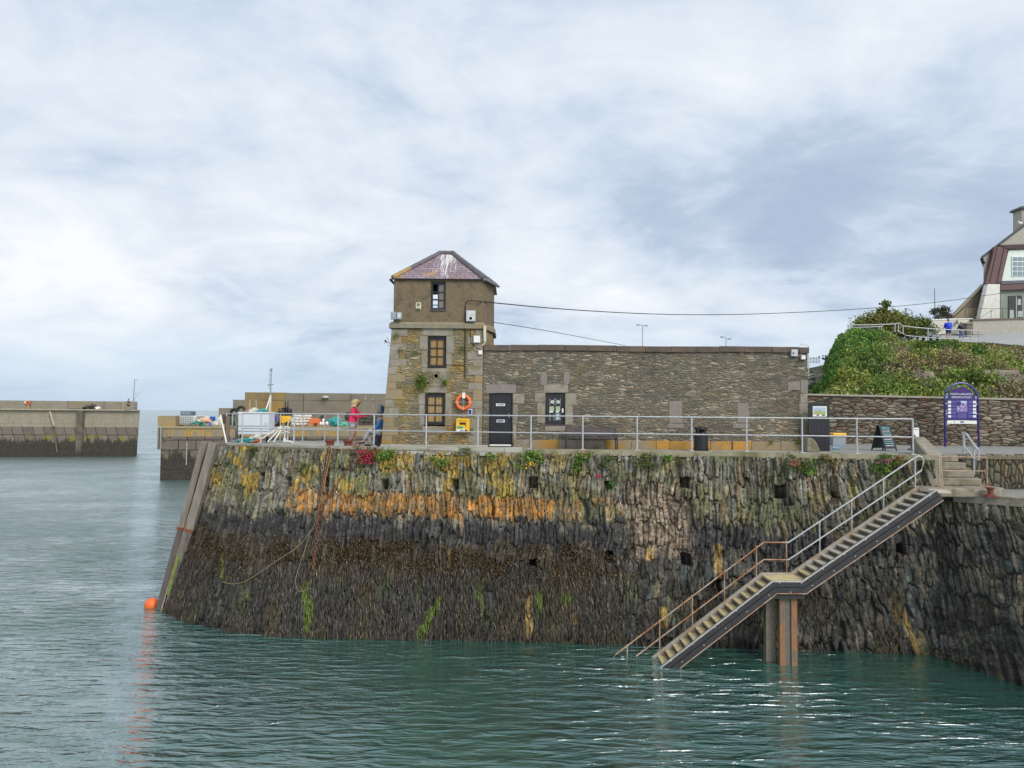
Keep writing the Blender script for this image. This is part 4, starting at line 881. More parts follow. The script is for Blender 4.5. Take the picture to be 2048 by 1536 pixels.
TRD=pm('worn stair tread',(.52,.48,.40),(.42,.38,.31),scale=7,rough=.85,bmp=.3); TRY=pm('yellowed stair tread',(.58,.49,.27),(.48,.38,.18),scale=7,rough=.8,bmp=.3,c3=(.40,.36,.26))
def flight(x0,z0,x1,z1,n,m0,skip_last=False):
    for i in range(n):
        x=x0+(x1-x0)*i/n; z=z0+(z1-z0)*(i+1)/n*1.0-(z1-z0)/n
        m_=m0(i)
        MB().box(x,x+(x1-x0)/n+.02,YO+.055,YI-.005,z-.045,z).build('tread',m_,st)
        MB().box(x+(x1-x0)/n-.0,x+(x1-x0)/n+.012,YO+.055,YI-.005,z+.003,z+(z1-z0)/n-.05).build('riser',DARK if False else pm('dark riser',(.10,.08,.06),(.06,.05,.04),bmp=.1),st)
n2=14; r2=(ZLd-ZB)/n2
flight(XB-4*(XL0-XB)/n2,ZB-4*r2,XL0,ZLd,n2+4,lambda i: TRY)
flight(XL1,ZLd,XT,ZT_,17,lambda i: TRY if i<2 else TRD)
MB().box(XL0,XL1,YO+.055,YI-.005,ZLd-.05,ZLd).build('landing',TRY,st)
MB().box(XT-.03,XT+.5,YO+.0,YI+.3,ZT_-.10,ZT_-.02).build('landing',TRD,st)
# support piles under the landing
for i,(px0,px1,mt_,D0,D1) in enumerate([(1538,1557,pm('barnacled pile',(.27,.225,.17),(.17,.15,.12),scale=9,rough=.95,bmp=.9,bdist=.03),22.35,22.6),(1557.2,1568,RUSTG,22.0,22.15),(1568.2,1580,pm('grey green pile',(.13,.125,.11),(.10,.10,.085),scale=9,bmp=.5),22.05,22.4),(1580.2,1592,RUSTG,22.0,22.5)]):
    xa_=at(px0,1250,22.1).x; xb_=at(px1,1250,22.1).x
    MB().box(xa_,xb_,D0,D1,-3,ZLd-.43).build('support_pile',mt_ if i!=1 and i!=3 else pm('orange rusted pile',(.32,.13,.05),(.20,.12,.07),scale=7,rough=.9,bmp=.9,c3=(.13,.12,.09),stretch=(1,1,.4),spots=(.30,.26,.2)),st,bevel=.01)
MB().box(at(1536,1190,22.1).x,at(1597,1190,22.1).x,YO+.0,YI+.05,ZLd-.54,ZLd-.43).build('cross_beam',BLK,st)
# handrail
hr=[(1254.6,0),(1319,0),(1384,0),(1448,0),(1512,0),(1572,0),(1638.6,1),(1703,1),(1767,1),(1831,1)]
YH=YI+.03; xs_=[at(p,1000,YH).x for p,_ in hr]
h1,h2=1.03,.48
for x,(p,k) in zip(xs_,hr):
    m_=MB().tube([(x,YH,max(zl(x)-.15,-.3)),(x,YH,zl(x)+h1)],.021,7)
    for hh in(h1,h2): m_.lathe((x,YH,zl(x)+hh-.035),[(.0,-.0),(.034,.01),(.04,.035),(.034,.06),(.0,.07)],8)
    m_.build('post',RUSTG if not k else GALV,st)
def rail(h,xa_,xb_,mat,name,extra0=(),extra1=()):
    pts=list(extra0); xx=[xa_]+[x for x in (XL0+.06,XL1-.06) if xa_<x<xb_]+[xb_]
    pts+=[(x,YH,zl(x)+h) for x in xx]+list(extra1); MB().tube(pts,.024,8).build(name,mat,st)
xm_=xs_[5]; xe=xs_[-1]; x0_=at(1232,1290,YH).x
rail(h1,x0_,xm_,RUSTG,'handrail',extra0=[(x0_-.12,YH,zl(x0_)+h1-.35),(x0_-.09,YH,zl(x0_)+h1-.1)])
rail(h2,at(1272,1300,YH).x,xm_,RUSTG,'mid_rail')
zt_=zl(xe)
rail(h1,xm_,xe,GALV,'handrail',extra1=[(xe+.12,YH,zt_+h1+.06),(xe+.24,YH,zt_+h1+.02),(xe+.28,YH,zt_+h1-.1),(xe+.26,YH,zt_+h1-.2)])
rail(h2,xm_,xe,GALV,'mid_rail',extra1=[(xe+.2,YH,zt_+h2+.14),(xe+.26,YH,zt_+h1-.22)])
# ================================================================ concrete landing, wing wall, steps
YLN=23.35
lt=MB().poly([(13.2,22.25,5.2),(15.4,22.15,5.2),(15.85,22.6,5.2),(15.85,YLN+.3,5.2),(12.9,YLN+.3,5.2)],(0,0,.27)).build('concrete_landing',CONC,None,loc=(14.4,22.8,5.2),label='thick concrete landing slab at the head of the steel stair',cat='landing',bevel=.04)
a0=Vector((13.62,23.0,0)); a1=Vector((14.12,23.0,0)); b0=Vector((14.22,24.95,0)); b1=Vector((14.74,24.95,0)); zf=6.56; zb_=7.06
wv=[a0+Vector((-.06,-.02,5.0)),a1+Vector((.08,-.02,5.0)),b1+Vector((.05,0,5.0)),b0+Vector((-.05,0,5.0)),a0+Vector((0,0.05,zf-.06)),a1+Vector((0,.05,zf)),b1+Vector((0,0,zb_-.06)),b0+Vector((0,0,zb_))]
MB().add(wv,[(0,3,2,1),(4,5,6,7),(0,1,5,4),(1,2,6,5),(2,3,7,6),(3,0,4,7)]).build('wing_wall',CONC,None,loc=(14,23.5,5.4),label='rounded sloping concrete wing wall between the railing end and the steps',cat='wall',bevel=.07)
cs=thing('concrete_steps','four broad worn concrete steps up from the stair landing to the gravel path','steps',(14.9,23.6,5.47))
for k in range(4):
    z1_=5.47+.238*(k+1); MB().box(14.14+k*.05,15.5-k*.04,23.15+k*.33,24.6,z1_-.236,z1_).build('step',CONC,cs,bevel=.035)
LD=22.75
railing('landing_railing','short rusty two rail barrier across the foot of the concrete steps',[Vector((at(1878,950,LD).x,LD,5.47)),Vector((at(1974,950,LD).x,LD,5.47))],h=.97,mid=.52,r=.016,pr=.022,mat=RUSTG,base=True)
t=thing('step_handrail','sloping galvanised handrail on the right side of the concrete steps','railing',at(1949,950,23.9))
def up(px,y0,y1,D,r=.03): MB().tube([at(px,y0,D),at(px,y1,D)],r,8).build('post',GALV,t)
up(1929,868,914,24.8); up(1927,869,914,24.7); up(1948,891,950,23.9); up(1957,902,919,23.6)
MB().tube([at(1924,867,24.9),at(1932,867,24.8),at(1957,902,23.6)],.036,8).build('handrail',GALV,t)
MB().tube([at(1931,896,24.7),at(1949,918,23.8),at(1957,920,23.6),at(1957,902,23.6)],.03,8).build('mid_rail',GALV,t)
RETM=rubble('upright retaining rubble',(.16,.3,.42),[(.12,.11,.08),(.17,.15,.11),(.10,.11,.09),(.20,.16,.10),(.08,.08,.07)],(.03,.026,.02),lichen=[((.20,.17,.06),.58,.68,.9)],jw=.12,bmp=1.3,dist=.05)
rw=thing('retaining_wall','low retaining wall of upright slabs between the gravel path and lower quay at right','wall',(18,24.4,ZL))
MB().box(15.52,40,24.35,24.8,ZL,6.30).build('wall',RETM,rw)
mb=MB(); rr=random.Random(3); x=15.5
while x<22: l=rr.uniform(.1,.2); mb.box(x+.005,x+l-.005,24.31,24.7,6.28,6.42+rr.uniform(-.03,.04)); x+=l
mb.build('coping',pm('rough brown coping',(.19,.14,.10),(.14,.12,.08),scale=8,bmp=.6,c3=(.13,.14,.05)),rw)
bo=thing('bollard','rusty red mooring bollard on the lower quay corner beside the landing','bollard',at(1981,990,22.4))
p=at(1981,991,21.95); MB().lathe((p.x,p.y,5.28),[(.16,0),(.16,.03),(.085,.05),(.08,.20),(.13,.23),(.13,.27),(.0,.28)],14).build('post',RUST,bo)
MB().box(p.x-.2,p.x+.2,p.y-.16,p.y+.16,5.255,5.28).build('base_plate',RUST,bo)
# two low bollards by the chain, and the chain
for i,(px,D) in enumerate([(660,26.9),(696,26.9)]):
    p=at(px,890,D); t=thing('bollard',['red rusty bollard left of the woman in pink above the hanging chain','lower flat red bollard in front of the woman in pink'][i],'bollard',(p.x,D,ZD),'rusty bollards on the tower quay')
    MB().lathe((p.x,D,ZD),[(.20,0),(.19,.02),(.15,.04),(.14,.15),(.19,.18),(.19,.24),(.0,.25)],14).build('post',RUST,t)
def wallpt(px,py,off=.14):
    """point on the quay face under a photo position"""
    us=np.linspace(1,MAIN.len-.5,900); d=ray(px,py); best=None
    z=3.0
    for _ in range(12):
        P=MAIN.P(us,np.full(900,z)); P[:,:]; m=P[:,1]<29.5
        x=1024+0*P[:,0]
        # intersect: find u whose direction azimuth equals the ray's, then height
        az=P[:,0]/P[:,1]; k=np.argmin(np.abs(az-d.x/d.y)+(~m)*9); y=P[k,1]; z=min(max(HC+d.z/d.y*y,-1),ZT)
    n=MAIN.Nn(us[k:k+1],np.array([z]))[0]; return Vector((P[k,0],P[k,1],z))+Vector(n)*off
def chain(name,label,pts,mat,link=.11,r=.02,w=.035):
    P_=[]; 
    for a,b_ in zip(pts[:-1],pts[1:]):
        n=max(1,int((b_-a).length/(link*.72)))
        P_+=[a+(b_-a)*(i/n) for i in range(n)]
    mb=MB()
    for i,p in enumerate(P_[:-1]):
        d=(P_[i+1]-p).normalized(); s_=d.cross(Vector((0,-1,0.2))).normalized(); q=d.cross(s_) 
        e=s_ if i%2 else q
        mb.torus(p,link*.5,r*.6,10,5,e1=d,e2=e*.55)
    return mb.build(name,mat,None,loc=pts[0],label=label,cat='chain')
CHG=pm('galvanised old chain',(.33,.33,.31),(.20,.15,.11),scale=6,rough=.7,metal=.3,bmp=.2)
CHR=pm('rusted chain',(.20,.075,.04),(.11,.05,.03),scale=6,rough=.85,bmp=.3)
chain('mooring_chain','heavy chain hanging from the bollard, grey above and rusty red lower down the wall',[wallpt(663,897,.25),wallpt(657,915,.2),wallpt(651,950,.2),wallpt(645,1000,.2),wallpt(638,1060,.2),wallpt(634,1100,.2),wallpt(628,1150,.2)],CHR,link=.17,r=.045)
chain('mooring_chain','grey upper chain lying over the quay edge beside the left bollard',[wallpt(659,899,.30),wallpt(653,925,.26),wallpt(649,960,.24)],CHG,link=.17,r=.045)
chain('mooring_chain','thin rusty chain slanting down left from the red flowered plant',[wallpt(712,915,.2),wallpt(690,950,.2),wallpt(668,985,.2),wallpt(652,1010,.2),wallpt(646,1050,.2)],CHR,link=.12,r=.03)
ROPE=pm('yellowish rope',(.20,.19,.10),(.15,.14,.08),scale=20,bmp=.2)
def smooth_(P):
    for _ in range(3):
        Q=[P[0]]
        for a,b_ in zip(P[:-1],P[1:]): Q+=[a*.75+b_*.25,a*.25+b_*.75]
        P=Q+[P[-1]]
    return P
def rope(label,pp,mat=ROPE,r=.018,name='rope'):
    P_=smooth_([wallpt(a,b_,.20) for a,b_ in pp]); return MB().tube(P_,r*.7,5).build(name,mat,None,loc=P_[0],label=label,cat='rope')
rope('pale green rope sagging across the seaweed from the chain to the left',[(628,1060),(618,1078),(595,1100),(560,1122),(535,1140),(510,1158),(490,1168),(470,1170),(452,1165)],r=.022)
rope('pale rope looping down beside the chain above the green weed',[(664,900),(658,930),(650,980),(640,1040),(622,1075),(612,1110),(600,1140),(594,1165),(600,1183),(612,1184),(622,1176)],r=.018)
rope('orange rope hanging from the quay edge beside the chain',[(668,900),(664,925),(657,955),(652,985)],mat=pm('orange rope',(.50,.20,.06),bmp=.1),r=.02)
# orange buoy
bp_=onz(303,1213,0); t=thing('mooring_buoy','round orange buoy floating in the water at the foot of the quay nose','buoy',(bp_.x,bp_.y,0))
MB().lathe((bp_.x,bp_.y,.02),[(.0,-.25),(.15,-.22),(.24,-.10),(.27,.05),(.25,.17),(.17,.27),(.05,.31),(.0,.32)],20).build('float',ORANGE,t,smooth=True)
MB().torus((bp_.x+.26,bp_.y,.12),.06,.02,12,6).build('eye',ORANGE,t)
MB().tube([(bp_.x+.3,bp_.y,.12),(bp_.x+.42,bp_.y+.05,.30),wallpt(330,1195,.1)],.018,5).build('rope',WHITE,t)
# ================================================================ things on the deck
WOODP=pm('purple brown slats',(.10,.075,.08),(.075,.06,.065),scale=5,rough=.6,bmp=.2,stretch=(.3,1,1))
D=25.6; xa,xb=at(1132,890,D).x,at(1236,890,D).x; bn=thing('bench','dark slatted bench with metal arms against the building right of the shop window','bench',((xa+xb)/2,D,ZD))
for x in (xa,xb-.05):
    MB().beam((x+.025,D+.42,ZD),(x+.025,D+.50,ZD+.80),.05,.05,up=(0,1,0)).beam((x+.025,D,ZD),(x+.025,D,ZD+.62),.05,.05,up=(0,1,0)).beam((x+.025,D,ZD+.62),(x+.025,D+.47,ZD+.62),.05,.04).beam((x+.025,D,ZD+.40),(x+.025,D+.44,ZD+.40),.05,.05).build('end_frame',pm('dark metal',(.05,.05,.065),bmp=.05),bn)
g=MB()
for k in range(4): g.box(xa+.055,xb-.055,D-.01+k*.115,D+.09+k*.115,ZD+.43,ZD+.455)
g.build('seat',WOODP,bn)
g=MB()
for k in range(3): g.box(xa+.055,xb-.055,D+.44+k*.012,D+.465+k*.012,ZD+.49+k*.115,ZD+.59+k*.115)
g.build('backrest',WOODP,bn)
D=25.4; px_=at(1402,890,D).x; t=thing('litter_bin','black domed litter bin standing behind the railing against the orange plinth','litter bin',(px_,D,ZD))
BINM=pm('black plastic',(.012,.012,.016),(.018,.018,.022),rough=.35,bmp=.05)
MB().lathe((px_,D,ZD),[(.27,0),(.27,.10),(.255,.11),(.24,.62),(.20,.64),(.19,.66)],24).build('body',BINM,t,smooth=False)
MB().lathe((px_,D,ZD+.66),[(.12,0),(.12,.12)],12).build('liner',DARK,t)
for a in range(4):
    an=math.radians(45+90*a); MB().beam((px_+.19*math.cos(an),D+.19*math.sin(an),ZD+.64),(px_+.19*math.cos(an),D+.19*math.sin(an),ZD+.80),.05,.05,up=(1,0,0)).build('lid_post',BINM,t)
MB().lathe((px_,D,ZD+.79),[(.245,0),(.25,.03),(.22,.075),(.12,.10),(.0,.105)],24).build('lid',BINM,t)
# black gate leaf with a poster, boulder, box
D=25.95; xa,xb=at(1616,880,D).x+.03,at(1660,880,D).x; z1_=at(1640,806,D).z
gt=thing('gate','tall black boarded gate with a framed landscape poster right of the building corner','gate',(xa,D,ZD))
g=MB()
for k in range(8): a=xa+(xb-xa)*k/8; g.box(a+.004,a+(xb-xa)/8-.004,D,D+.04,ZD-.0,z1_)
g.build('boards',BLACK,gt); MB().box(xa,xb,D+.041,D+.08,ZD+.1,ZD+.2).build('ledger',BLACK,gt); MB().box(xa,xb,D+.041,D+.08,z1_-.2,z1_-.1).build('ledger',BLACK,gt)
po=MB().box(at(1625,830,D).x,at(1653,830,D).x,D-.03,D-.002,at(1640,833,D).z,at(1640,812.5,D).z).build('poster',WHITE,None,loc=at(1639,823,D),label='white framed landscape poster on the black gate',cat='poster')
def mini(px0,py0,px1,py1,D_,mt_,nm='picture',parent=None,th=.004):
    return MB().box(at(px0,py0,D_).x,at(px1,py0,D_).x,D_-th,D_,at((px0+px1)/2,py1,D_).z,at((px0+px1)/2,py0,D_).z).build(nm,mt_,parent)
mini(1626.5,814.5,1651.5,822,D-.031,pm('poster sky',(.30,.42,.58),(.42,.50,.60),scale=30,bmp=0),parent=po); mini(1626.5,822.1,1651.5,829,D-.031,pm('poster field',(.28,.36,.10),(.40,.42,.22),scale=25,bmp=0),parent=po)
mini(1633,829.5,1638,831.5,D-.031,INK,parent=po); mini(1644,829.5,1650,831.5,D-.031,INK,parent=po); mini(1638.5,818,1640.2,826,D-.036,pm('poster tower',(.4,.38,.1),bmp=0),parent=po)
D=25.2; p0=[at(a,b_,D) for a,b_ in ((1614,905),(1640,906),(1640,898),(1634,886),(1628,878),(1620,875),(1615,877))]
MB().poly([Vector((v.x,D,max(v.z,ZD))) for v in p0],(0,.35,0)).build('boulder',CONC,None,loc=(p0[0].x,D,ZD),label='rough upright grey stone block at the right foot of the building',cat='stone',bevel=.04)
D=30.5; t=thing('grit_box','low grey box with a yellow lid against the boundary wall','box',(at(1678,890,D).x,D,ZD))
xa,xb=at(1666,885,D).x,at(1692,885,D).x
MB().box(xa,xb,D,D+.5,ZD,ZD+.38).build('body',GREYP,t,bevel=.02); MB().box(xa-.02,xb+.02,D-.05,D+.5,ZD+.40,ZD+.56).build('lid',YELLOW,t,bevel=.04)
p=at(1672,899,27.2); MB().tube([(p.x-.15,27.2,ZD+.06),(p.x+.1,27.2,ZD+.05),(p.x+.22,27.2,ZD+.12)],.045,8).build('hose',pm('pale blue plastic',(.20,.38,.55),bmp=0),None,loc=(p.x,27.2,ZD),label='short pale blue hose end on the path beside the black gate',cat='hose')
# chalk A-board, turned to the right
D=26.6; cx_=at(1768,890,D).x; ab=thing('chalkboard_sign','black A-frame chalkboard with teal and white handwriting behind the railing','sign',(cx_,D,ZD))
ang=math.radians(24); R=Matrix.Rotation(ang,3,'Z')
def lp_(x,y,z): v=R@Vector((x,y,0)); return Vector((cx_+v.x,D+v.y,ZD+z))
W2,Hh,dy=.32,.98,.30
def panel(sgn):
    top=lambda x,z: None
    ax=R@Vector((W2,0,0)); 
    bot0=lp_(0,-dy*sgn,0); top0=lp_(0,-.02*sgn,Hh); dz=(top0-bot0); nrm=ax.cross(dz).normalized()*sgn
    fr_=MB(); 
    for s_ in(-1,1): fr_.beam(bot0+ax*s_*.93,top0+ax*s_*.93,.05,.03,up=tuple(nrm))
    a_=bot0+dz*.13; fr_.beam(a_-ax*.88,a_+ax*.88,.05,.03,up=tuple(nrm)); a_=top0-dz*.02; fr_.beam(a_-ax*.88,a_+ax*.88,.05,.03,up=tuple(nrm))
    f_=fr_.build('frame',BLACK,ab); c=bot0+dz*.56; MB().obox(c,ax*.88,nrm*.008,dz*.42).build('board',pm('chalkboard',(.035,.045,.055),(.05,.06,.07),bmp=0),f_)
    return bot0,ax,dz,nrm
# the chalk face leans and looks to the lower right
b0_,ax,dz,nrm=panel(1); panel(-1)
TEAL=pm('teal chalk',(.25,.62,.62),bmp=0); rows=[('CAFFI BACH Y PORTH',.90,TEAL),('Mon',.84,TEAL),('AR AGOR  OPEN',.76,WHITE),('Te a Choffi',.69,TEAL),('Cacen Gri',.61,WHITE),('Rholiau Bacwn',.53,TEAL),('Brechdanau',.45,WHITE),('Hufen Ia',.37,TEAL),('Croeso i bawb',.29,TEAL),('Sgons a jam',.21,WHITE)]
rr=random.Random(4)
for i,(_,h_,m_) in enumerate(rows):       # unreadable chalk handwriting as short strokes
    g=MB(); x=-.66+rr.uniform(0,.12)
    while x<.62:
        l=rr.uniform(.05,.16); c=b0_+ax*(x+l/2)+dz*(h_+rr.uniform(-.006,.006))-nrm*(-.014) if False else b0_+ax*(x+l/2)+dz*(h_+rr.uniform(-.006,.006))
        for s_ in (1,): g.obox(c+(nrm*-.013 if (nrm.y>0) else nrm*.013),ax*(l/2),nrm*.002,dz*.011)
        x+=l+rr.uniform(.03,.07)
    g.build('handwriting',m_,ab)['kind']='stuff'
# white swing sign
D=27.0; cx_=at(1831,880,D).x; t=thing('swing_sign','white swing panel sign in a black curved frame at the end of the railing','sign',(cx_,D,ZD))
w_=.17; MB().tube([(cx_-w_,D,ZD+.08),(cx_-w_,D,ZD+.85),(cx_-w_+.06,D,ZD+.93),(cx_+w_-.06,D,ZD+.93),(cx_+w_,D,ZD+.85),(cx_+w_,D,ZD+.08)],.022,8).build('frame',BLACK,t)
MB().box(cx_-w_+.03,cx_+w_-.03,D-.01,D+.01,ZD+.16,ZD+.88).build('panel',WHITE,t,bevel=.005)
MB().box(cx_-.24,cx_+.24,D-.15,D+.15,ZD+.012,ZD+.08).build('base',pm('grey rubber',(.16,.16,.18),bmp=0),t,bevel=.02)
g=MB(); g.box(cx_-.07,cx_-.01,D-.014,D-.0105,ZD+.48,ZD+.60); g.build('picture',INK,t); MB().box(cx_-.10,cx_+.10,D-.014,D-.0105,ZD+.80,ZD+.815).build('lettering',INK,t)
# ================================================================ port information board
NAVY=pm('purple navy enamel',(.030,.020,.17),(.025,.018,.15),scale=3,rough=.35,bmp=0); PALEB=pm('pale blue edge',(.35,.42,.62),rough=.3,bmp=0)
D=30.3; xa,xb=at(1890.5,880,D).x,at(1957.5,880,D).x; xc=(xa+xb)/2; Rr_=(xb-xa)/2; ztop=at(1922,766,D).z; zc_=ztop-Rr_
ib=thing('information_board','tall arched navy information board on two posts in front of the boundary wall','sign',(xc,D,ZD))
for x in (xa,xb): MB().tube([(x,D,ZD),(x,D,zc_)],.045,10).build('post',NAVY,ib)
MB().tube([(xc+Rr_*math.cos(math.radians(a)),D,zc_+Rr_*math.sin(math.radians(a))) for a in range(180,-1,-9)],.045,10).build('arch',pm('shiny navy tube',(.06,.07,.28),rough=.25,bmp=0),ib)
ri=Rr_-.115; zb2=at(1922,840,D).z
pts=[(xc-ri,D-.02,zb2),(xc+ri,D-.02,zb2)]+[(xc+ri*math.cos(math.radians(a)),D-.02,zc_-.06+ri*math.sin(math.radians(a))) for a in range(0,181,10)]
bd=MB().poly(pts,(0,.03,0)).build('board',NAVY,ib)
MB().box(xc-ri-.03,xc+ri+.03,D-.025,D+.01,at(1922,847.5,D).z,at(1922,841,D).z).build('bottom_strip',WHITE,ib)
for z_ in (zb2+.25,zc_-.2,zc_+.1):
    for s_ in(-1,1): MB().box(min(xc+s_*ri,xc+s_*Rr_),max(xc+s_*ri,xc+s_*Rr_),D-.01,D+.01,z_,z_+.05).build('clamp',GALV,ib)
T1=MB(); yb=D-.024
text('PORTH AMLWCH',.122,(xc,yb,at(1922,788.5,D).z),ib,WHITE,depth=.003); text('AMLWCH PORT',.122,(xc,yb,at(1922,794.8,D).z),ib,WHITE,depth=.003)
text('Croeso i · Welcome to',.072,(xc,yb,at(1922,780,D).z),ib,pm('dull red ink',(.42,.03,.06),bmp=0))
PTX=pm('faded violet print',(.20,.17,.45),bmp=0)
for k,yy in enumerate((802,809.5,816.5,823,830.5)):
    for s_ in(-1,1):
        cxp=1924+s_*25; 
        mini(cxp-3.2,yy-.2,cxp+3.2,yy+4.6,D-.021,pm('pale photograph %d'%(k%2),[(.62,.64,.72),(.50,.56,.66)][k%2],(.75,.76,.80),scale=12,bmp=0),nm='photograph',parent=ib)
        cxp=1924+s_*16.5; g=MB()
        for q_ in range(4): g.box(at(cxp-4.3,yy,D).x,at(cxp+4.3-(1.5 if q_==3 else 0),yy,D).x,D-.0235,D-.021,at(cxp,yy+q_*1.25+.65,D).z,at(cxp,yy+q_*1.25,D).z)
        g.build('small_print',PTX,ib)
mp_=mini(1913.3,801.5,1934.3,824,D-.021,pm('map violet',(.14,.10,.35),(.35,.25,.45),scale=9,bmp=0),nm='harbour_map',parent=ib)
mini(1922,802.3,1933.5,806,D-.0255,pm('map sky',(.45,.65,.82),bmp=0),nm='map_detail',parent=mp_); mini(1914,803,1921,812,D-.0255,NAVY,nm='map_detail',parent=mp_)
for (a,b_) in ((1915,813),(1920,811),(1916,817),(1922,819),(1929,807.5),(1925,813)): mini(a,b_,a+2.6,b_+1.6,D-.0255,WHITE,nm='map_detail',parent=mp_)
g=MB()
for q_ in range(7): g.box(at(1914.5,825,D).x,at(1932.5,825,D).x,D-.0235,D-.021,at(1922,826.5+q_*1.6,D).z,at(1922,825.8+q_*1.6,D).z)
g.build('small_print',PTX,ib)
mini(1920.5,842.5,1927.5,845.5,D-.026,pm('navy logo',(.05,.08,.25),bmp=0),nm='logo',parent=ib); mini(1908,843,1909.8,845,D-.026,INK,nm='logo',parent=ib)
# ================================================================ boundary wall
bwl=thing('boundary_wall','high dark rubble wall with pale flat coping behind the path at right','wall',(16,32,ZD))
pa=Vector((at(1600,850,33).x,33.0,0)); pb=Vector((at(2048,850,31).x,31.0,0)); dirv=(pb-pa).normalized(); pb=pa+dirv*34
za_=at(1617,787,33).z; zb3=za_
nrm=Vector((dirv.y,-dirv.x,0))
zz2=at(2048,797,31).z; L0=(Vector((at(2048,850,31).x,31,0))-pa).length; slope=(zz2-za_)/L0
q=[pa,pb,pb-nrm*.5,pa-nrm*.5]; hts=[za_-.07,za_-.07+slope*34]*1
vs=[v+Vector((0,0,ZD)) for v in q]+[pa+Vector((0,0,za_-.08)),pb+Vector((0,0,za_-.08+slope*34)),pb-nrm*.5+Vector((0,0,za_-.08+slope*34)),pa-nrm*.5+Vector((0,0,za_-.08))]
MB().add(vs,[(0,1,5,4),(1,2,6,5),(2,3,7,6),(3,0,4,7)]).build('wall',BOUND,bwl)
vs=[]
for dz_ in (-.08,.0):
    vs+=[pa+nrm*.06+Vector((0,0,za_+dz_)),pb+nrm*.06+Vector((0,0,za_+dz_+slope*34)),pb-nrm*.56+Vector((0,0,za_+dz_+slope*34)),pa-nrm*.56+Vector((0,0,za_+dz_))]
MB().add(vs,[(0,3,2,1),(4,5,6,7),(0,1,5,4),(1,2,6,5),(2,3,7,6),(3,0,4,7)]).build('coping',pm('pale concrete coping',(.42,.39,.32),(.33,.30,.24),scale=3,bmp=.4),bwl)
# ================================================================ far breakwater and second pier
def tide(name,z_dark,z_block,bw,bh,skew,block,upper,lich,brick=True,vert=False,green=.5,lk=0.0):
    m,nt,b=newmat(name); P=coords(nt,(1,1,1),geo=True)
    sp=N(nt,'ShaderNodeSeparateXYZ'); L(nt,P,sp.inputs[0])
    n1=N(nt,'ShaderNodeTexNoise',Scale=.8,Detail=6,Roughness=.65); L(nt,P,n1.inputs['Vector'])
    n2=N(nt,'ShaderNodeTexNoise',Scale=5,Detail=5,Roughness=.7); L(nt,P,n2.inputs['Vector'])
    mps=N(nt,'ShaderNodeMapping'); mps.inputs['Scale'].default_value=(2.2,2.2,.25); L(nt,P,mps.inputs[0])
    n3=N(nt,'ShaderNodeTexNoise',Scale=1.0,Detail=6,Roughness=.7); L(nt,mps.outputs[0],n3.inputs['Vector'])
    up=ramp(nt,[(.3,upper[0]),(.7,upper[1])],n3.outputs[0]).outputs[0]
    k=ramp(nt,[(.45-lk,0.0),(.60-lk,.9)],n1.outputs[0]); up=mix(nt,k.outputs[0],up,lich)
    # skewed blocks
    xx=mathn(nt,'ADD',sp.outputs[0],mathn(nt,'MULTIPLY',sp.outputs[2],skew)); zz_=mathn(nt,'ADD',sp.outputs[2],mathn(nt,'MULTIPLY',sp.outputs[0],0.0))
    c=N(nt,'ShaderNodeCombineXYZ'); L(nt,xx,c.inputs[0]); L(nt,zz_,c.inputs[1])
    bt=N(nt,'ShaderNodeTexBrick',Scale=1.0); bt.inputs['Brick Width'].default_value=bw; bt.inputs['Row Height'].default_value=bh; bt.inputs['Mortar Size'].default_value=.05; bt.inputs['Mortar Smooth'].default_value=.3; bt.offset=.0 if vert else .5
    bt.inputs['Color1'].default_value=(*block[0],1); bt.inputs['Color2'].default_value=(*block[1],1); bt.inputs['Mortar'].default_value=(.02,.018,.016,1); L(nt,c.outputs[0],bt.inputs['Vector'])
    blk=bt.outputs[0]
    ew=mathn(nt,'ADD',sp.outputs[2],mathn(nt,'MULTIPLY',n2.outputs[0],1.0)); ew=mathn(nt,'SUBTRACT',ew,.5)
    kb=N(nt,'ShaderNodeMapRange'); L(nt,sp.outputs[2],kb.inputs[0]); kb.inputs['From Min'].default_value=z_block; kb.inputs['From Max'].default_value=z_block+.08
    col=mix(nt,kb.outputs[0],blk,up)
    # ochre green fringe above the weed
    gk=N(nt,'ShaderNodeMapRange'); L(nt,ew,gk.inputs[0]); gk.inputs['From Min'].default_value=z_dark+1.3; gk.inputs['From Max'].default_value=z_dark+.5
    g2=ramp(nt,[(.50,0.0),(.60,1.0)],n1.outputs[0]); gg=mathn(nt,'MULTIPLY',mathn(nt,'MULTIPLY',gk.outputs[0],g2.outputs[0]),green); col=mix(nt,gg,col,(.16,.17,.02))
    kd=N(nt,'ShaderNodeMapRange'); L(nt,mathn(nt,'ADD',mathn(nt,'ADD',ew,-1.1),mathn(nt,'MULTIPLY',n3.outputs[0],3.6)),kd.inputs[0]); kd.inputs['From Min'].default_value=z_dark+1.0; kd.inputs['From Max'].default_value=z_dark+.45
    dk_=ramp(nt,[(.35,(.022,.020,.016)),(.6,(.045,.038,.026)),(.8,(.10,.08,.04))],n2.outputs[0]); col=mix(nt,kd.outputs[0],col,dk_.outputs[0])
    fn=ramp(nt,[(.3,.75),(.7,1.25)],n2.outputs[0]); col=mix(nt,1.0,col,fn.outputs[0],'MULTIPLY')
    L(nt,col,b.inputs['Base Color']); b.inputs['Roughness'].default_value=.9
    bump(nt,b,mathn(nt,'ADD',n2.outputs[0],mathn(nt,'MULTIPLY',bt.outputs['Fac'],-1.0)),.7,.08); return m
BWM=tide('breakwater face',2.7,4.75,1.55,1.75,.33,((.12,.095,.085),(.17,.145,.12)),((.30,.265,.20),(.225,.20,.15)),(.245,.225,.165),vert=True,green=.95)
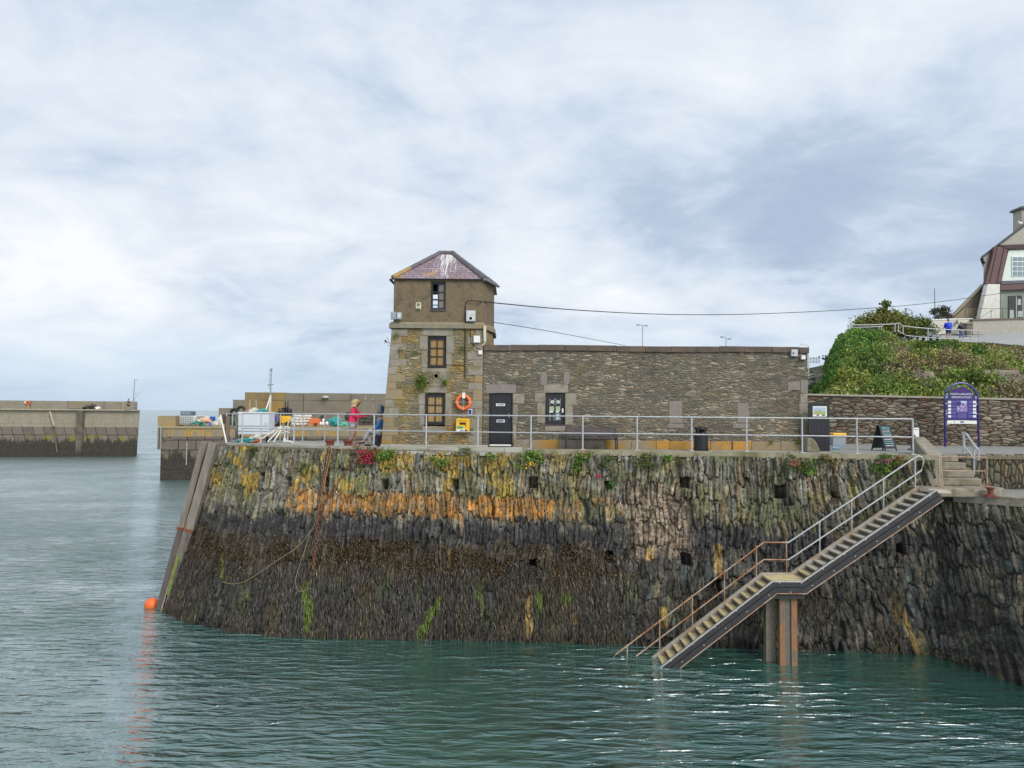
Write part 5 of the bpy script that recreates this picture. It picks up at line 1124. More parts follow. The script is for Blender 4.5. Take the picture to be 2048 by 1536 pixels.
PIM=tide('pier face',2.9,4.75,1.75,1.1,0.0,((.105,.09,.08),(.15,.125,.10)),((.25,.22,.165),(.20,.175,.13)),(.36,.23,.055),green=.5,lk=.03)
fw=thing('breakwater','long far concrete breakwater with leaning masonry blocks and dark weed at the left edge','breakwater',(-80,112,0))
L0=at(-900,820,104); R0=at(280,820,116); zt7=at(280,820,116).z
r2_=onz(289,911,0); dirb=(Vector((R0.x,R0.y,0))-Vector((L0.x,L0.y,0))).normalized(); nb=Vector((-dirb.y,dirb.x,0))
A=Vector((L0.x,L0.y,0)); B_=Vector((R0.x,R0.y,0)); off_=Vector((r2_.x-R0.x,0,0))
n_=26; mb=MB(); 
for (z0_,z1_,o0,o1) in ((-2,1.5,1.0,.7),(1.5,3.2,.7,.35),(3.2,zt7,.35,0)):
    a,b2=A,B_; e0=off_*o0*1.0; e1=off_*o1
    bk=Vector((-3.9,7,0)); vs=[a-nb*(.9*o0),b2+e0-nb*(.9*o0),b2+e0+bk,a+nb*7]; ws=[a-nb*(.9*o1),b2+e1-nb*(.9*o1),b2+e1+bk,a+nb*7]
    mb.add([v+Vector((0,0,z0_)) for v in vs]+[v+Vector((0,0,z1_)) for v in ws],[(0,1,5,4),(1,2,6,5),(2,3,7,6),(3,0,4,7)])
mb.add([A+Vector((0,0,zt7)),B_+Vector((0,0,zt7)),B_+bk+Vector((0,0,zt7)),A+nb*7+Vector((0,0,zt7))],[(0,1,2,3)])
mb.build('wall',BWM,fw)
FCON=pm('far pale concrete',(.27,.245,.195),(.22,.20,.155),scale=.9,rough=.9,bmp=.3,c3=(.25,.20,.12),detail=8)
MB().poly([A-nb*.55+Vector((0,0,zt7-.12)),B_-nb*.55+Vector((0,0,zt7-.12)),B_-nb*.1+Vector((0,0,zt7-.12)),A-nb*.1+Vector((0,0,zt7-.12))],(0,0,.16)).build('coping',pm('pale worn coping',(.40,.37,.29),(.33,.30,.23),scale=2,bmp=.3),fw)
for (a0x,a0y,a1x,a1y,r_s,m_s,l_s) in ((100,823,108,852,.13,pm('pale slanting timber',(.45,.40,.31),bmp=.2),'pale slanting timber leaning on the face of the far breakwater'),(108,853,114,905,.12,pm('rust brown timber',(.14,.10,.07),bmp=.2),'dark lower timber continuing down the far breakwater face')):
    q0=at(a0x,a0y,106.5); q1=at(a1x,a1y,106.0); dq=(A.y+(B_.y-A.y)*(q0.x-A.x)/(B_.x-A.x))-1.1; q0=at(a0x,a0y,dq); q1=at(a1x,a1y,dq-.3)
    MB().tube([q0,q1],r_s,6).build('timber',m_s,None,loc=q1,label=l_s,cat='timber')
for px_s,w_s in ((127,.5),(121,.16)):
    q0=at(px_s,830,110); tq=(q0.x-A.x)/(B_.x-A.x); c_s=A+(B_-A)*tq-nb*.012-nb*.36; 
    if px_s==127: MB().beam(Vector((c_s.x,c_s.y,-.5))-nb*.0,Vector((c_s.x,c_s.y,zt7-.15)),w_s*1.9,.75,up=(0,1,0)).build('buttress',pm('dark damp concrete',(.14,.13,.10),(.075,.068,.052),scale=1,bmp=.4,c3=(.03,.028,.022)),fw)  # added block stands in for a dark stain column on the face
pe=B_+(A-B_)*((280-241)/1180.)*1.0; pz=zt7+1.42
MB().poly([A+nb*4.6+Vector((0,0,zt7+.01)),pe+nb*4.6+Vector((0,0,zt7+.01)),pe+nb*6.4+Vector((0,0,zt7+.01)),A+nb*6.4+Vector((0,0,zt7+.01))],(0,0,pz-zt7)).build('parapet',FCON,fw)
for i,px in enumerate((20,92,162)):
    q=at(px,812,112); q=Vector((q.x,0,0)); t_=(q.x-A.x)/(B_.x-A.x); c=A+(B_-A)*t_+nb*4.59; MB().beam(c+Vector((0,0,zt7+.02)),c+Vector((0,0,pz)),.07,.03,up=(0,1,0)).build('joint',pm('dark joint',(.10,.085,.065),bmp=0),fw)
def onbw(px,back): 
    for D_ in np.linspace(100,122,400):
        p=at(px,815,D_); 
        t_=(p.x-A.x)/(B_.x-A.x); yy=A.y+(B_.y-A.y)*t_+nb.y*back
        if D_>=yy: return Vector((p.x,D_,zt7))
    return Vector((p.x,D_,zt7))
p=onbw(56,4.4); t=thing('life_ring','tiny orange life ring on the parapet of the far breakwater','life ring',(p.x,p.y,pz-.9))
MB().torus((p.x,p.y,pz-.35),.30,.09,20,6).build('ring',ORANGE,t); MB().box(p.x-.65,p.x-.42,p.y-.04,p.y,pz-.45,pz-.12).build('notice',WHITE,t); MB().box(p.x-.05,p.x+.05,p.y,p.y+.05,zt7,pz-.6).build('post',YELLOW,t)
# boulder-like heap of gear on the breakwater
p=onbw(182,2.5); t=thing('gear_heap','dark heap of fishing gear on the far breakwater by the parapet','fishing gear',(p.x,p.y,zt7))
MB().blobm((p.x-.6,p.y,zt7+.32),.75,.5,.38,3,.3).build('net_bundle',pm('dark net heap',(.05,.04,.035),(.09,.07,.05),scale=6,bmp=.8),t)
MB().blobm((p.x+.3,p.y,zt7+.52),.55,.5,.42,4,.3).build('net_bundle',pm('brown net heap',(.09,.06,.05),(.05,.04,.04),scale=6,bmp=.8),t)
MB().blobm((p.x+1.2,p.y-.1,zt7+.25),.45,.4,.26,5,.15).build('sack',WHITE,t); MB().box(p.x-3.5,p.x-.9,p.y-.3,p.y+.3,zt7+.01,zt7+.12).build('mat',DARK,t)
# mast, railing at the breakwater end
p=onbw(266,1.4); t=thing('lamp_mast','thin mast with two small lamps at the end of the far breakwater','mast',p)
MB().tube([p,p+Vector((.15,0,5.15))],.085,8,r2=.06).build('pole',pm('mast grey',(.33,.35,.37),metal=.2,bmp=0),t)
for hh in(5.0,2.75): MB().beam(p+Vector((.1,0,hh)),p+Vector((.55,0,hh)),.06,.06).build('arm',GALV,t); MB().lathe(p+Vector((.5,0,hh-.02)),[(.12,0),(.14,.15),(.05,.22)],8).build('lamp',LG,t)
rpp=[onbw(px,1.1)+Vector((0,0,.0)) for px in (246,258,275)]
railing('end_railing','thin railing at the end of the far breakwater round the mast',rpp,h=1.1,mid=.6,r=.03,pr=.04,base=False)
# ---------------------------------------------------------------- second pier
sp_=thing('pier','near concrete pier of blocks with orange lichened top beyond the quay nose','pier',(-38,80,0))
ZP=5.9
A=Vector((onz(314,962).x,onz(314,962).y,0)); A=Vector((A.x,77,0)); B_=Vector((22,92,0)); dirp=(B_-A).normalized(); npv=Vector((-dirp.y,dirp.x,0))
mb=MB(); q=[A,B_,B_+npv*14,A+npv*14]
mb.poly([v+Vector((0,0,-2)) for v in q],(0,0,ZP+2)); mb.build('wall',PIM,sp_)
MB().poly([A+Vector((-.02,-.12,ZP-.18)),B_+Vector((0,-.12,ZP-.18)),B_+npv*.5+Vector((0,0,ZP-.18)),A+npv*.5+Vector((0,0,ZP-.18))],(0,0,.2)).build('coping',pm('ochre concrete edge',(.33,.26,.13),(.28,.24,.16),scale=1.5,bmp=.3),sp_)
def onp(px,back): 
    lo=None
    for D_ in np.linspace(76,110,700):
        p=at(px,850,D_); t_=(p.x-A.x)/dirp.x-0
        yy=A.y+dirp.y*(p.x-A.x)/dirp.x+back
        if D_>=yy: return Vector((p.x,D_,ZP+.02))
    return Vector((p.x,D_,ZP))
a_=onp(315,.2); b2=onp(351,.2)
MB().poly([a_,b2,b2+npv*3,a_+npv*3],(0,0,1.12)).build('end_block',pm('orange lichened concrete',(.34,.23,.07),(.26,.20,.11),scale=1.2,bmp=.3,c3=(.22,.19,.13)),sp_)
for px,y0,lab in ((320,857,'pale timber fender at the left end of the near pier'),(391,857,'taller pale timber fender with rope on the near pier face')):
    p=at(px,900,76.9 if px<350 else 78.2); t=thing('pier_fender',lab,'fender',(p.x,p.y,0),'timber fenders on the near pier')
    for dx in (-.17,.17): MB().beam((p.x+dx,p.y,-1 if px>350 else 3.4),(p.x+dx,p.y,ZP-.2+(.5 if px>350 else .1)),.22 if px>350 else .14,.3,up=(0,1,0)).build('timber',pm('pale sea worn timber',(.24,.215,.165),(.14,.125,.095),scale=3,bmp=.5,stretch=(1,1,.2),c3=(.12,.11,.08)),t)
for px,y0,y1 in ((357,885,960),(346,882,905),(373,884,930)):
    p=at(px,900,77.55); MB().tube([(p.x,77.6,at(px,y0,77.6).z),(p.x,77.6,max(at(px,y1,77.6).z,-.3))],.05,5).build('hanging_rope',pm('pale rope',(.45,.43,.36),bmp=0),None,loc=(p.x,77.6,0),label={357:'longest pale rope hanging down the near pier face to the water',346:'short pale rope near the left fender of the near pier',373:'pale rope on the near pier just left of the taller fender'}[px],cat='rope')
p0,p1=at(322,866,76.8),at(338,880,77.2); MB().tube([p0,(p0+p1)/2+Vector((0,0,-.45)),p1,at(352,876,77.4)],.05,5).build('rope',ROPE,None,loc=p0,label='slack rope looped across the top of the near pier',cat='rope')
# big sea wall stepping up along the pier
sw=thing('sea_wall','high stepped concrete sea wall behind the pier with orange stains','sea wall',(-30,93,ZP))
SWM=pm('stained sea wall',(.29,.20,.065),(.20,.17,.11),scale=.5,rough=.9,bmp=.4,c3=(.33,.21,.05),detail=9,stretch=(1.6,1,.5))
SWG=pm('grey sea wall',(.22,.20,.16),(.18,.16,.125),scale=.6,rough=.9,bmp=.4,detail=9,spots=None)
DW=92.0
def seg(px0,px1,ytop,mat,d=0):
    x0,x1=at(px0,800,DW+d).x,at(px1,800,DW+d).x; MB().box(x0,x1,DW+d,DW+3,ZP-.3,at((px0+px1)/2,ytop,DW+d).z).build('wall',mat,sw)
def segz(px0,px1,z,mat,d=0):
    x0,x1=at(px0,800,DW+d).x,at(px1,800,DW+d).x; MB().box(x0,x1,DW+d,DW+3,ZP-.3,z).build('wall',mat,sw)
ztw=at(490,784.5,DW).z
seg(438,466,816,SWG,.0); seg(466,489.5,799.5,SWG,.02); segz(489.5,571,ztw,SWM,.0); segz(571,620,ztw-.05,SWG,-.03); segz(620,700,ztw-.03,SWG,.0); segz(700,1900,ztw-.05,SWG,-.03)
MB().box(at(520,787,DW).x,at(1100,787,DW).x,DW-.06,DW+.0-.035,at(600,799.5,DW).z-.0,at(600,800.5,DW).z).build('ledge',SWG,sw)
for px,ya,yb_ in ((607,788,843),(702,788,800),(745,796,800),(746,808,815),(731,789,800)):
    MB().box(at(px,800,DW-.05).x-.04,at(px,800,DW-.05).x+.05,DW-.07,DW-.04,at(px,yb_,DW).z,at(px,ya,DW).z).build('streak',pm('pale lime streak',(.45,.42,.36),bmp=0) if px>720 else pm('dark wall streak',(.11,.095,.07),bmp=0),sw)  # narrow vertical strips, dark on the left, pale on the right
p=at(651,798,DW-.3); t=thing('wall_lamp','small pale bulkhead lamp on the high sea wall','light',p); MB().lathe((p.x,DW-.3,p.z),[(.1,0),(.25,.1),(.45,.18),(.42,.3),(.15,.42)],10).build('lamp',LG,t); MB().box(p.x-.06,p.x+.06,DW-.3,DW-.03,p.z+.15,p.z+.25).build('bracket',GALV,t)
# mast with braces
p=at(539,848,90.5); p.z=ZP; t=thing('lattice_mast','tall thin mast with short cross bars rising behind the white chest','mast',p)
zt9=at(539,737,90.5).z; MB().tube([p,(p.x+.05,p.y,at(539,790,90.5).z)],.16,8).build('lower_pole',pm('cream pole',(.55,.50,.38),bmp=0),t)
MB().tube([(p.x+.05,p.y,at(539,790,90.5).z),(p.x+.1,p.y,zt9)],.10,8,r2=.07).build('pole',GREYP,t)
for k in range(9): z_=at(539,742+k*4.3,90.5).z; MB().tube([(p.x-.25,p.y,z_),(p.x+.1,p.y,z_)],.035,4).build('rung',GREYP,t)
MB().tube([(p.x-.35,p.y,at(539,770,90.5).z),(p.x+.4,p.y,at(539,769,90.5).z)],.07,5).build('cross_bar',GREYP,t)
MB().lathe((p.x+.08,p.y,zt9-.3),[(.15,0),(.18,.25),(.05,.4)],8).build('lamp',GREYP,t)
# ---------------------------------------------------------------- gear on the pier
NETG=pm('green netting',(.03,.28,.17),(.02,.16,.12),scale=5,rough=.9,bmp=1.0,c3=(.20,.42,.32),bdist=.06)
NETT=pm('teal netting',(.06,.38,.36),(.03,.22,.24),scale=6,rough=.9,bmp=1.0,bdist=.04)
SACK=pm('white woven sack',(.66,.64,.58),(.54,.52,.47),scale=4,rough=.8,bmp=.4)
BLUEP=pm('blue plastic',(.03,.10,.42),(.03,.08,.34),bmp=0); DGREEN=pm('dark green net',(.025,.09,.04),(.05,.12,.06),scale=5,bmp=.8)
def bx(px0,py0,px1,py1,D_,dep,mat,name,label,cat,bev=.05,group=None):
    x0,x1=at(px0,850,D_).x,at(px1,850,D_).x; z0,z1_=at((px0+px1)/2,py1,D_).z,at((px0+px1)/2,py0,D_).z
    return MB().box(x0,x1,D_,D_+dep,z0,z1_).build(name,mat,None,loc=((x0+x1)/2,D_,z0),label=label,cat=cat,bevel=bev,group=group)
D_=79.2; x0,x1=at(352,850,D_).x,at(385,850,D_).x; z0,z1_=ZP+.03,at(368,831,D_).z
t=thing('bulk_container','white bulk liquid container in a wire cage on the near pier','container',((x0+x1)/2,D_,z0))
MB().box(x0+.05,x1-.05,D_+.05,D_+1.2,z0+.12,z1_-.03).build('tank',WHITE,t,bevel=.1)
g=MB()
for k in range(10): x=x0+(x1-x0)*k/9; g.beam((x,D_,z0+.1),(x,D_,z1_),.035,.035,up=(0,1,0))
for k in range(6): z_=z0+.12+(z1_-z0-.14)*k/5; g.beam((x0,D_-.03,z_),(x1,D_-.03,z_),.035,.035)
g.build('cage',GREYP,t); MB().box(x0,x1,D_,D_+1.2,z0,z0+.1).build('pallet',TIMBD,t)
t=bx(360,822.5,384,831,79.5,.9,pm('dark blue crate',(.06,.11,.17),(.10,.15,.2),bmp=0),'crate','dark blue fish crate on top of the caged white container','crate')
mini(363,824,381,829,79.495,pm('crate inner',(.22,.28,.32),bmp=0),nm='label_panel',parent=t,th=.01)
def heap(px,py,wpx,hpx,D_,mat,seed,name,label,cat,n=5,group=None,amp=.35):
    k=D_/1400; p=at(px,py,D_); rr=random.Random(seed); mb=MB()
    # one tangled heap: overlapping lumps welded into a single outline
    w=wpx*k; h=hpx*k
    mb.blobm((p.x,D_+.3,p.z+h*.42),w*.5,w*.35,h*.5,seed,amp,22,12)
    for i in range(n):
        a=rr.uniform(-.42,.42); mb.blobm((p.x+a*w,D_+rr.uniform(-.1,.3),p.z+h*rr.uniform(.15,.6)*(1-abs(a))),w*.2,w*.2,h*rr.uniform(.2,.35),seed+i,.3)
    for i in range(n*3):
        a=rr.uniform(0,6.28); c=Vector((p.x+rr.uniform(-.45,.45)*w,D_-.1*w,p.z+h*rr.uniform(.05,.6))); e=[c+Vector((math.cos(a+j)*w*.12*j,-.05*j*w*.3,math.sin(a*2+j)*h*.12)) for j in range(4)]
        mb.tube(e,.018*k*17,4)
    return mb.build(name,mat,None,loc=p,label=label,cat=cat,group=group)
heap(393,853,26,11,78.6,NETG,21,'net_heap','bright green net heap beside the caged container on the near pier','net')
heap(375,853.5,18,5,78.2,ROPE,22,'rope_heap','low tan coil of rope in front of the caged container','rope')
heap(408,846,25,11,79.5,pm('orange and white float',(.66,.25,.10),(.75,.68,.58),scale=1.6,bmp=.2),23,'float_bundle','orange and white float bundle on the near pier','float',amp=.15)
bx(418,833,427,842,80,.6,BLUEP,'drum','blue drum on the near pier above the small blue crate','drum',.12); bx(417.5,846,425.5,852.5,79.3,.6,BLUEP,'crate','small blue crate on the near pier below the blue drum','crate')
heap(437,850,9,18,79.6,SACK,24,'sack','upright white sack at the right end of the near pier heaps','sack',amp=.12)
heap(400,837,34,6,81,SACK,25,'tarpaulin','crumpled white tarpaulin behind the blue drum','tarpaulin'); heap(428,852,12,9,79.2,SACK,26,'sack','small white sack right of the small blue crate','sack')
heap(464,849,14,17,80.3,DGREEN,27,'net_heap','dark green net heap left of the white chest','net')
# tyres behind the chest
for i,(px,py) in enumerate(((469,826),(482,821))):
    p=at(px,py,82); MB().torus((p.x,82,p.z),.42,.17,18,8).build('tyre',pm('tyre rubber',(.02,.02,.022),bmp=0),None,loc=p,label=['lower left black tyre on the rack behind the white chest','upper right black tyre on the rack behind the white chest'][i],cat='tyre',group='tyres behind the white chest')
bx(444,829,497,848.5,83,1.2,pm('dark stacked gear',(.05,.045,.04),(.09,.08,.06),scale=3,bmp=.6),'gear_rack','dark rack of stacked gear behind the railing left of the white chest','rack')
t=thing('round_tank','large dark grey round tank behind the white chest','tank',onp(541,2.0)); q=onp(543,2.0); MB().lathe((q.x,q.y-.0,ZP+.85),[(.0,-.1),(.78,-.08),(.84,.0),(.84,1.3),(.0,1.32)],26,'Y').build('drum',pm('dull dark grey',(.11,.11,.115),(.15,.15,.15),scale=2,bmp=.1),t)
bx(545,832,553,842,81.5,.6,pm('violet plastic',(.13,.06,.36),bmp=0),'crate','violet crate between the round tank and yellow forklift','crate')
# forklift
q=onp(566,2.2); D_=q.y; t=thing('forklift','yellow forklift with black mast and cage parked on the pier','forklift',q)
k=D_/1400; x0,x1=at(552,850,D_).x,at(580,850,D_).x
MB().poly([(x0,D_,q.z+.35),(x1,D_,q.z+.35),(x1,D_,q.z+.9),(x1-.35,D_,q.z+1.2),(x0+.25,D_,q.z+1.2),(x0,D_,q.z+.95)],(0,1.1,0)).build('body',YELLOW,t,bevel=.06)
MB().box(x0+.25,x0+.62,D_-.02,D_-.002,q.z+.65,q.z+.9).build('vent',DARK,t)
for dx in (.35,1.35):
    MB().lathe((x0+dx,D_-.05,q.z+.28),[(.05,-.02),(.28,0),(.28,.22),(.05,.24)],16,'Y').build('wheel',pm('tyre rubber',(.02,.02,.022),bmp=0),t)
for a,b3 in (((x0+.35,1.2),(x0+.25,2.05)),((x0+1.05,1.2),(x0+1.1,2.1)),((x0+.25,2.05),(x0+1.1,2.12))): MB().beam((a[0],D_+.1,q.z+a[1]),(b3[0],D_+.1,q.z+b3[1]),.07,.07,up=(0,1,0)).build('cage_bar',DARK,t)
for dx in (.95,1.25): MB().beam((x0+dx,D_+.3,q.z+.3),(x0+dx,D_+.3,q.z+2.9),.10,.1,up=(0,1,0)).build('mast_rail',BLACK,t)
MB().box(x0+.7,x0+1.4,D_+.25,D_+.4,q.z+1.3,q.z+2.1).build('carriage',pm('greasy black iron',(.03,.028,.03),(.06,.055,.05),scale=5,bmp=.5),t)
heap(572,829,26,14,D_+1.5,pm('dark pots',(.035,.035,.04),(.07,.06,.06),scale=6,bmp=1.0),31,'pot_heap','dark heap of pots piled behind the yellow forklift','lobster pots')
# stacked white sacks
rows_=[(851,[587,595,603,611,619]),(845.5,[586,593,601,609,616]),(840,[588,595,603,610,618]),(835,[590,598,606,613,620])]
first=None
for i,(py,xs__) in enumerate(rows_):
    for j,px in enumerate(xs__):
        D_=onp(px,1.6+.0).y; p=at(px,py,D_)
        lab='white sack in the %s row of the pile by the forklift, %s from left'%(['bottom','second lowest','third lowest','top'][i],['first','second','third','fourth','fifth'][j])
        if first is None:
            first=MB().blobm((p.x,p.y,p.z+.17),.27,.25,.185,5,.10,14,8).build('sack',SACK,None,loc=p,smooth=True,label=lab,cat='sack',group='white sacks piled on the pier')
        else:
            c=copy_tree(first,p,lab); c.scale=(random.uniform(.9,1.1),1,random.uniform(.9,1.08)); c.rotation_euler.y=random.uniform(-.15,.15)
heap(612,832,26,6,onp(612,2).y,RUST,33,'scrap_iron','rusty iron scrap lying on top of the white sack pile','scrap')
t=bx(618,837,637,848,onp(620,.6).y,1.0,pm('orange tub',(.72,.17,.05),(.66,.15,.05),bmp=0),'tub','large orange plastic fish tub on the pier edge','tub'); D_=onp(620,.6).y
mini(616.5,848.1,637,851.5,D_,pm('faded orange',(.62,.24,.12),bmp=0),nm='foot',parent=t,th=-.9); mini(629,846,634,852.5,D_-.05,pm('dark brown tin',(.10,.03,.02),bmp=0),nm='tin',parent=t,th=.2)
lab4=['leftmost white float beside the orange tub','second white float right of the orange tub','upright white float left of the thin post','white float nearest the teal nets']
for i,(px,py) in enumerate(((641,849),(646,849),(647,843),(654,848.5))):
    D_=onp(px,1.).y; p=at(px,py,D_); MB().blobm((p.x,D_,p.z+.1),.2,.2,.24,i,.08,12,8).build('float',WHITE,None,loc=p,smooth=True,label=lab4[i],cat='float',group='white floats right of the orange tub')
heap(643,846,12,16,onp(645,2.5).y,pm('black heap',(.03,.03,.035),(.06,.055,.06),scale=6,bmp=1),36,'pot_heap','black pots behind the white floats','lobster pots')
heap(668,851,25,17,onp(665,1.).y,NETT,37,'net_heap','large teal net heap left of the woman in pink','net'); heap(686,853,18,9,onp(686,.4).y,pm('mint net',(.20,.55,.42),(.05,.30,.22),scale=7,bmp=1,bdist=.05),38,'net_heap','pale mint net heap on the pier edge behind the woman','net',n=7)
heap(676,847,14,13,onp(676,2).y,pm('grey net',(.16,.20,.20),(.25,.28,.26),scale=7,bmp=1),39,'net_heap','grey net heap between the teal and mint nets','net')
# lobster pots: hooped frames with netting
NETD=pm('dark pot netting',(.04,.04,.035),(.08,.07,.055),scale=12,rough=.9,bmp=1.0)
def pot(p,label):
    t=thing('lobster_pot',label,'lobster pot',p,'lobster pots stacked right of the woman')
    for dx in (-.35,0,.35): MB().tube([Vector(p)+Vector((dx,-.22*math.cos(a),.02+.42*math.sin(a))) for a in np.linspace(0,math.pi,9)],.022,5).build('hoop',pm('pot hoop',(.16,.13,.11),bmp=0),t)
    MB().tube([Vector(p)+Vector((x,0,.0)) for x in (-.34,.34)],.0,3) 
    pts=[Vector(p)+Vector((-.33,-.20*math.cos(a),.02+.39*math.sin(a))) for a in np.linspace(0,math.pi,9)]; MB().poly(pts,(.66,0,0)).build('netting',NETD,t)
    MB().box(p[0]-.37,p[0]+.37,p[1]-.24,p[1]+.24,p[2]-.03,p[2]+.02).build('base',TIMBD,t); return t
proto=None
for r__,(py,xs__) in enumerate(((850.5,[720,732,744,756]),(843,[723,735,747]),(835.5,[727,739,750]))):
    for px in xs__:
        D_=onp(px,1.).y; p=at(px,py,D_); lab='lobster pot in the %s row of the dark stack behind the railing, %s from left'%(['bottom','middle','top'][r__],['first','second','third','fourth'][xs__.index(px)])
        if proto is None: proto=pot(p,lab)
        else: copy_tree(proto,p,lab)
MB().beam((at(637,853,84.3).x,83.6,0),(at(637,853,84.3).x,83.6,ZP-.3),.5,.3,up=(0,1,0)).build('pier_fender',pm('dark iron fender',(.05,.05,.065),bmp=.2),None,loc=(at(637,853,84.3).x,83.6,0),label='dark iron fender on the pier face below the orange tub',cat='fender')
# ---------------------------------------------------------------- white chest and clutter on the tower quay
D_=29.2; x0,x1=at(476,850,D_).x,at(537,850,D_).x; zc0_,zc1_=at(506,869,D_).z,at(506,825,D_).z
t=thing('storage_chest','big white storage chest raised behind the railing near the quay nose','chest',((x0+x1)/2,D_,ZD))
CH=pm('pale blue white panel',(.60,.64,.70),(.56,.60,.66),scale=2,rough=.5,bmp=.03)
MB().box(x0,x1,D_,D_+.75,zc0_,zc1_-.05).build('body',CH,t,bevel=.015); MB().box(x0-.02,x1+.01,D_-.03,D_+.78,zc1_-.045,zc1_+.02).build('lid',WHITE,t,bevel=.015)
for z_ in (zc0_+.12,zc0_+.34): MB().box(x0+.01,x1-.01,D_-.012,D_-.001,z_,z_+.03).build('groove',pm('grey seam',(.30,.32,.36),bmp=0),t)
for x in (x0+.05,x1-.12,(x0+x1)/2): MB().box(x,x+.07,D_+.08,D_+.15,ZD,zc0_).build('leg',DARK,t)
MB().box(x1-.16,x1-.06,D_-.012,D_-.001,zc0_+.42,zc0_+.50).build('latch',LG,t)
heap(503,825.5,17,11,29.5,SACK,41,'sack','white cloth bundle on top of the white chest','sack',amp=.2,n=3); heap(522,825.5,17,9,29.5,NETT,42,'net_bundle','teal net bundle on top of the white chest','net',amp=.25,n=4)
heap(488,825,9,7,29.6,pm('rusty red tin',(.25,.09,.06),bmp=.2),43,'bundle','small rusty red bundle at the left end of the chest top','bundle',n=2)
for i,(xa_,ya_,xb_,yb_,D_,l) in enumerate([(541,793,530,825,30,'slanting white pole rising from the right end of the white chest'),(541,794,538,822,30.3,'thin cream pole behind the slanting white pole'),(500,799,499,824,29.6,'left thin upright rod above the white chest'),(512,800,513,824,29.6,'right thin upright rod above the white chest'),(564,852,521,879,29.2,'lowest angled white pole leaning right of the chest'),(562,855,535,884,29.1,'middle white pole of the three leaning right of the chest'),(564,857,547,884,29.0,'steepest white pole of the three leaning right of the chest')]):
    a,b3=at(xa_,ya_,D_),at(xb_,yb_,D_-.2); MB().tube([b3,a],.010 if 'thin upright' in l or 'cream' in l else .028,6).build('pole',WHITE if 'rod' not in l else pm('pale rod',(.5,.5,.48),bmp=0),None,loc=b3,label=l,cat='pole')
p=at(575,884,29.4); MB().tube([p,p+Vector((0,0,.7)),p+Vector((.02,0,.84)),p+Vector((.09,0,.92)),p+Vector((.2,0,.93)),p+Vector((.27,0,.85)),p+Vector((.28,0,.72))],.03,7).build('vent_pipe',LG,None,loc=p,label='white swan neck pipe standing by the railing',cat='pipe')
t=thing('hose_stand','white stand with a twisted hose and base canister behind the railing','stand',at(569,884,29.3)); p=at(569,884,29.3)
MB().lathe(p,[(.06,0),(.065,.15),(.05,.17)],10).build('canister',WHITE,t); MB().tube([p+Vector((0,0,.15)),p+Vector((.02,0,.62))],.02,6).build('stem',WHITE,t)
for k in range(3): MB().tube([p+Vector((-.2,-.02,.42+k*.1)),p+Vector((-.08,-.06,.36+k*.1)),p+Vector((.05,-.04,.45+k*.1)),p+Vector((.22,0,.38+k*.1))],.018,5).build('hose',WHITE,t)
MB().tube([at(573,883,29.2),at(584,884,29.1)],.05,8).build('bottle',WHITE,None,loc=at(573,883,29.2),label='white bottle lying on the deck beside the hose stand',cat='bottle')
heap(492,885,30,9,28.6,NETT,44,'net_heap','teal rope and net heap on the deck under the white chest','net',n=6); heap(509,885,12,6,28.4,pm('red orange scrap',(.50,.09,.04),bmp=.1),45,'tub','small red tub in front of the teal net on the deck','tub',n=2); heap(508,878,14,9,28.9,SACK,46,'rag_heap','white and cream rags under the right end of the chest','rags',n=5); heap(474,884,14,7,28.9,pm('grey tarpaulin',(.28,.30,.31),bmp=.3),47,'tarpaulin','grey folded tarpaulin on the deck left of the teal net','tarpaulin',n=3)
# ================================================================ hillside at right
def hill_pt(px,t):
    """t 0 at the foot behind the boundary wall, 1 at the terrace lip"""
    pass
tops=[(1560,800),(1622,786),(1636,765),(1650,738),(1664,705),(1678,680),(1696,667),(1740,664),(1780,668),(1800,684),(1850,690),(1900,688),(1960,690),(2048,700),(2200,706),(2500,712)]
DTOP=54.0
def lip_z(px): return float(np.interp(px,[a for a,_ in tops],[at(a,b_,DTOP).z for a,b_ in tops]))
XS=np.linspace(14.2,60,170); TS=np.linspace(0,1,56)
lipX=np.array([at(a,700,DTOP).x for a,_ in tops]); lipZ=np.array([at(a,b_,DTOP).z for a,b_ in tops])
def hz_(X,t):
    # each station runs from foot (y 34) to lip (y 54); the left end falls away to the road
    Y=34+t*(DTOP-34); px=1024+X/Y*1400
    zl_=np.interp(px,[a for a,_ in tops],lipZ); z=6.2+(zl_-6.2)*(t**.75)
    n=(fbm(X*.35,Y*.35,301,4)-.5)*1.6*np.sin(np.pi*np.clip(t,0,1))+(fbm(X*1.1,Y*1.1,302,3)-.5)*.5
    return Y,z+n*np.clip((zl_-6.4)/3,0,1)
HX,HT=np.meshgrid(XS,TS); HY,HZ=hz_(HX.ravel(),HT.ravel()); V=np.stack([HX.ravel(),HY,HZ],-1)
a=np.arange(len(XS)*len(TS)).reshape(len(TS),len(XS)); F=np.stack([a[:-1,:-1],a[:-1,1:],a[1:,1:],a[1:,:-1]],-1).reshape(-1,4)
HM=pm('earth and dry grass',(.10,.09,.045),(.075,.085,.03),scale=1.5,rough=.95,bmp=.8,c3=(.15,.12,.075),bdist=.08)
npmesh('hillside',V,F,HM,None,kind='structure',smooth=True)
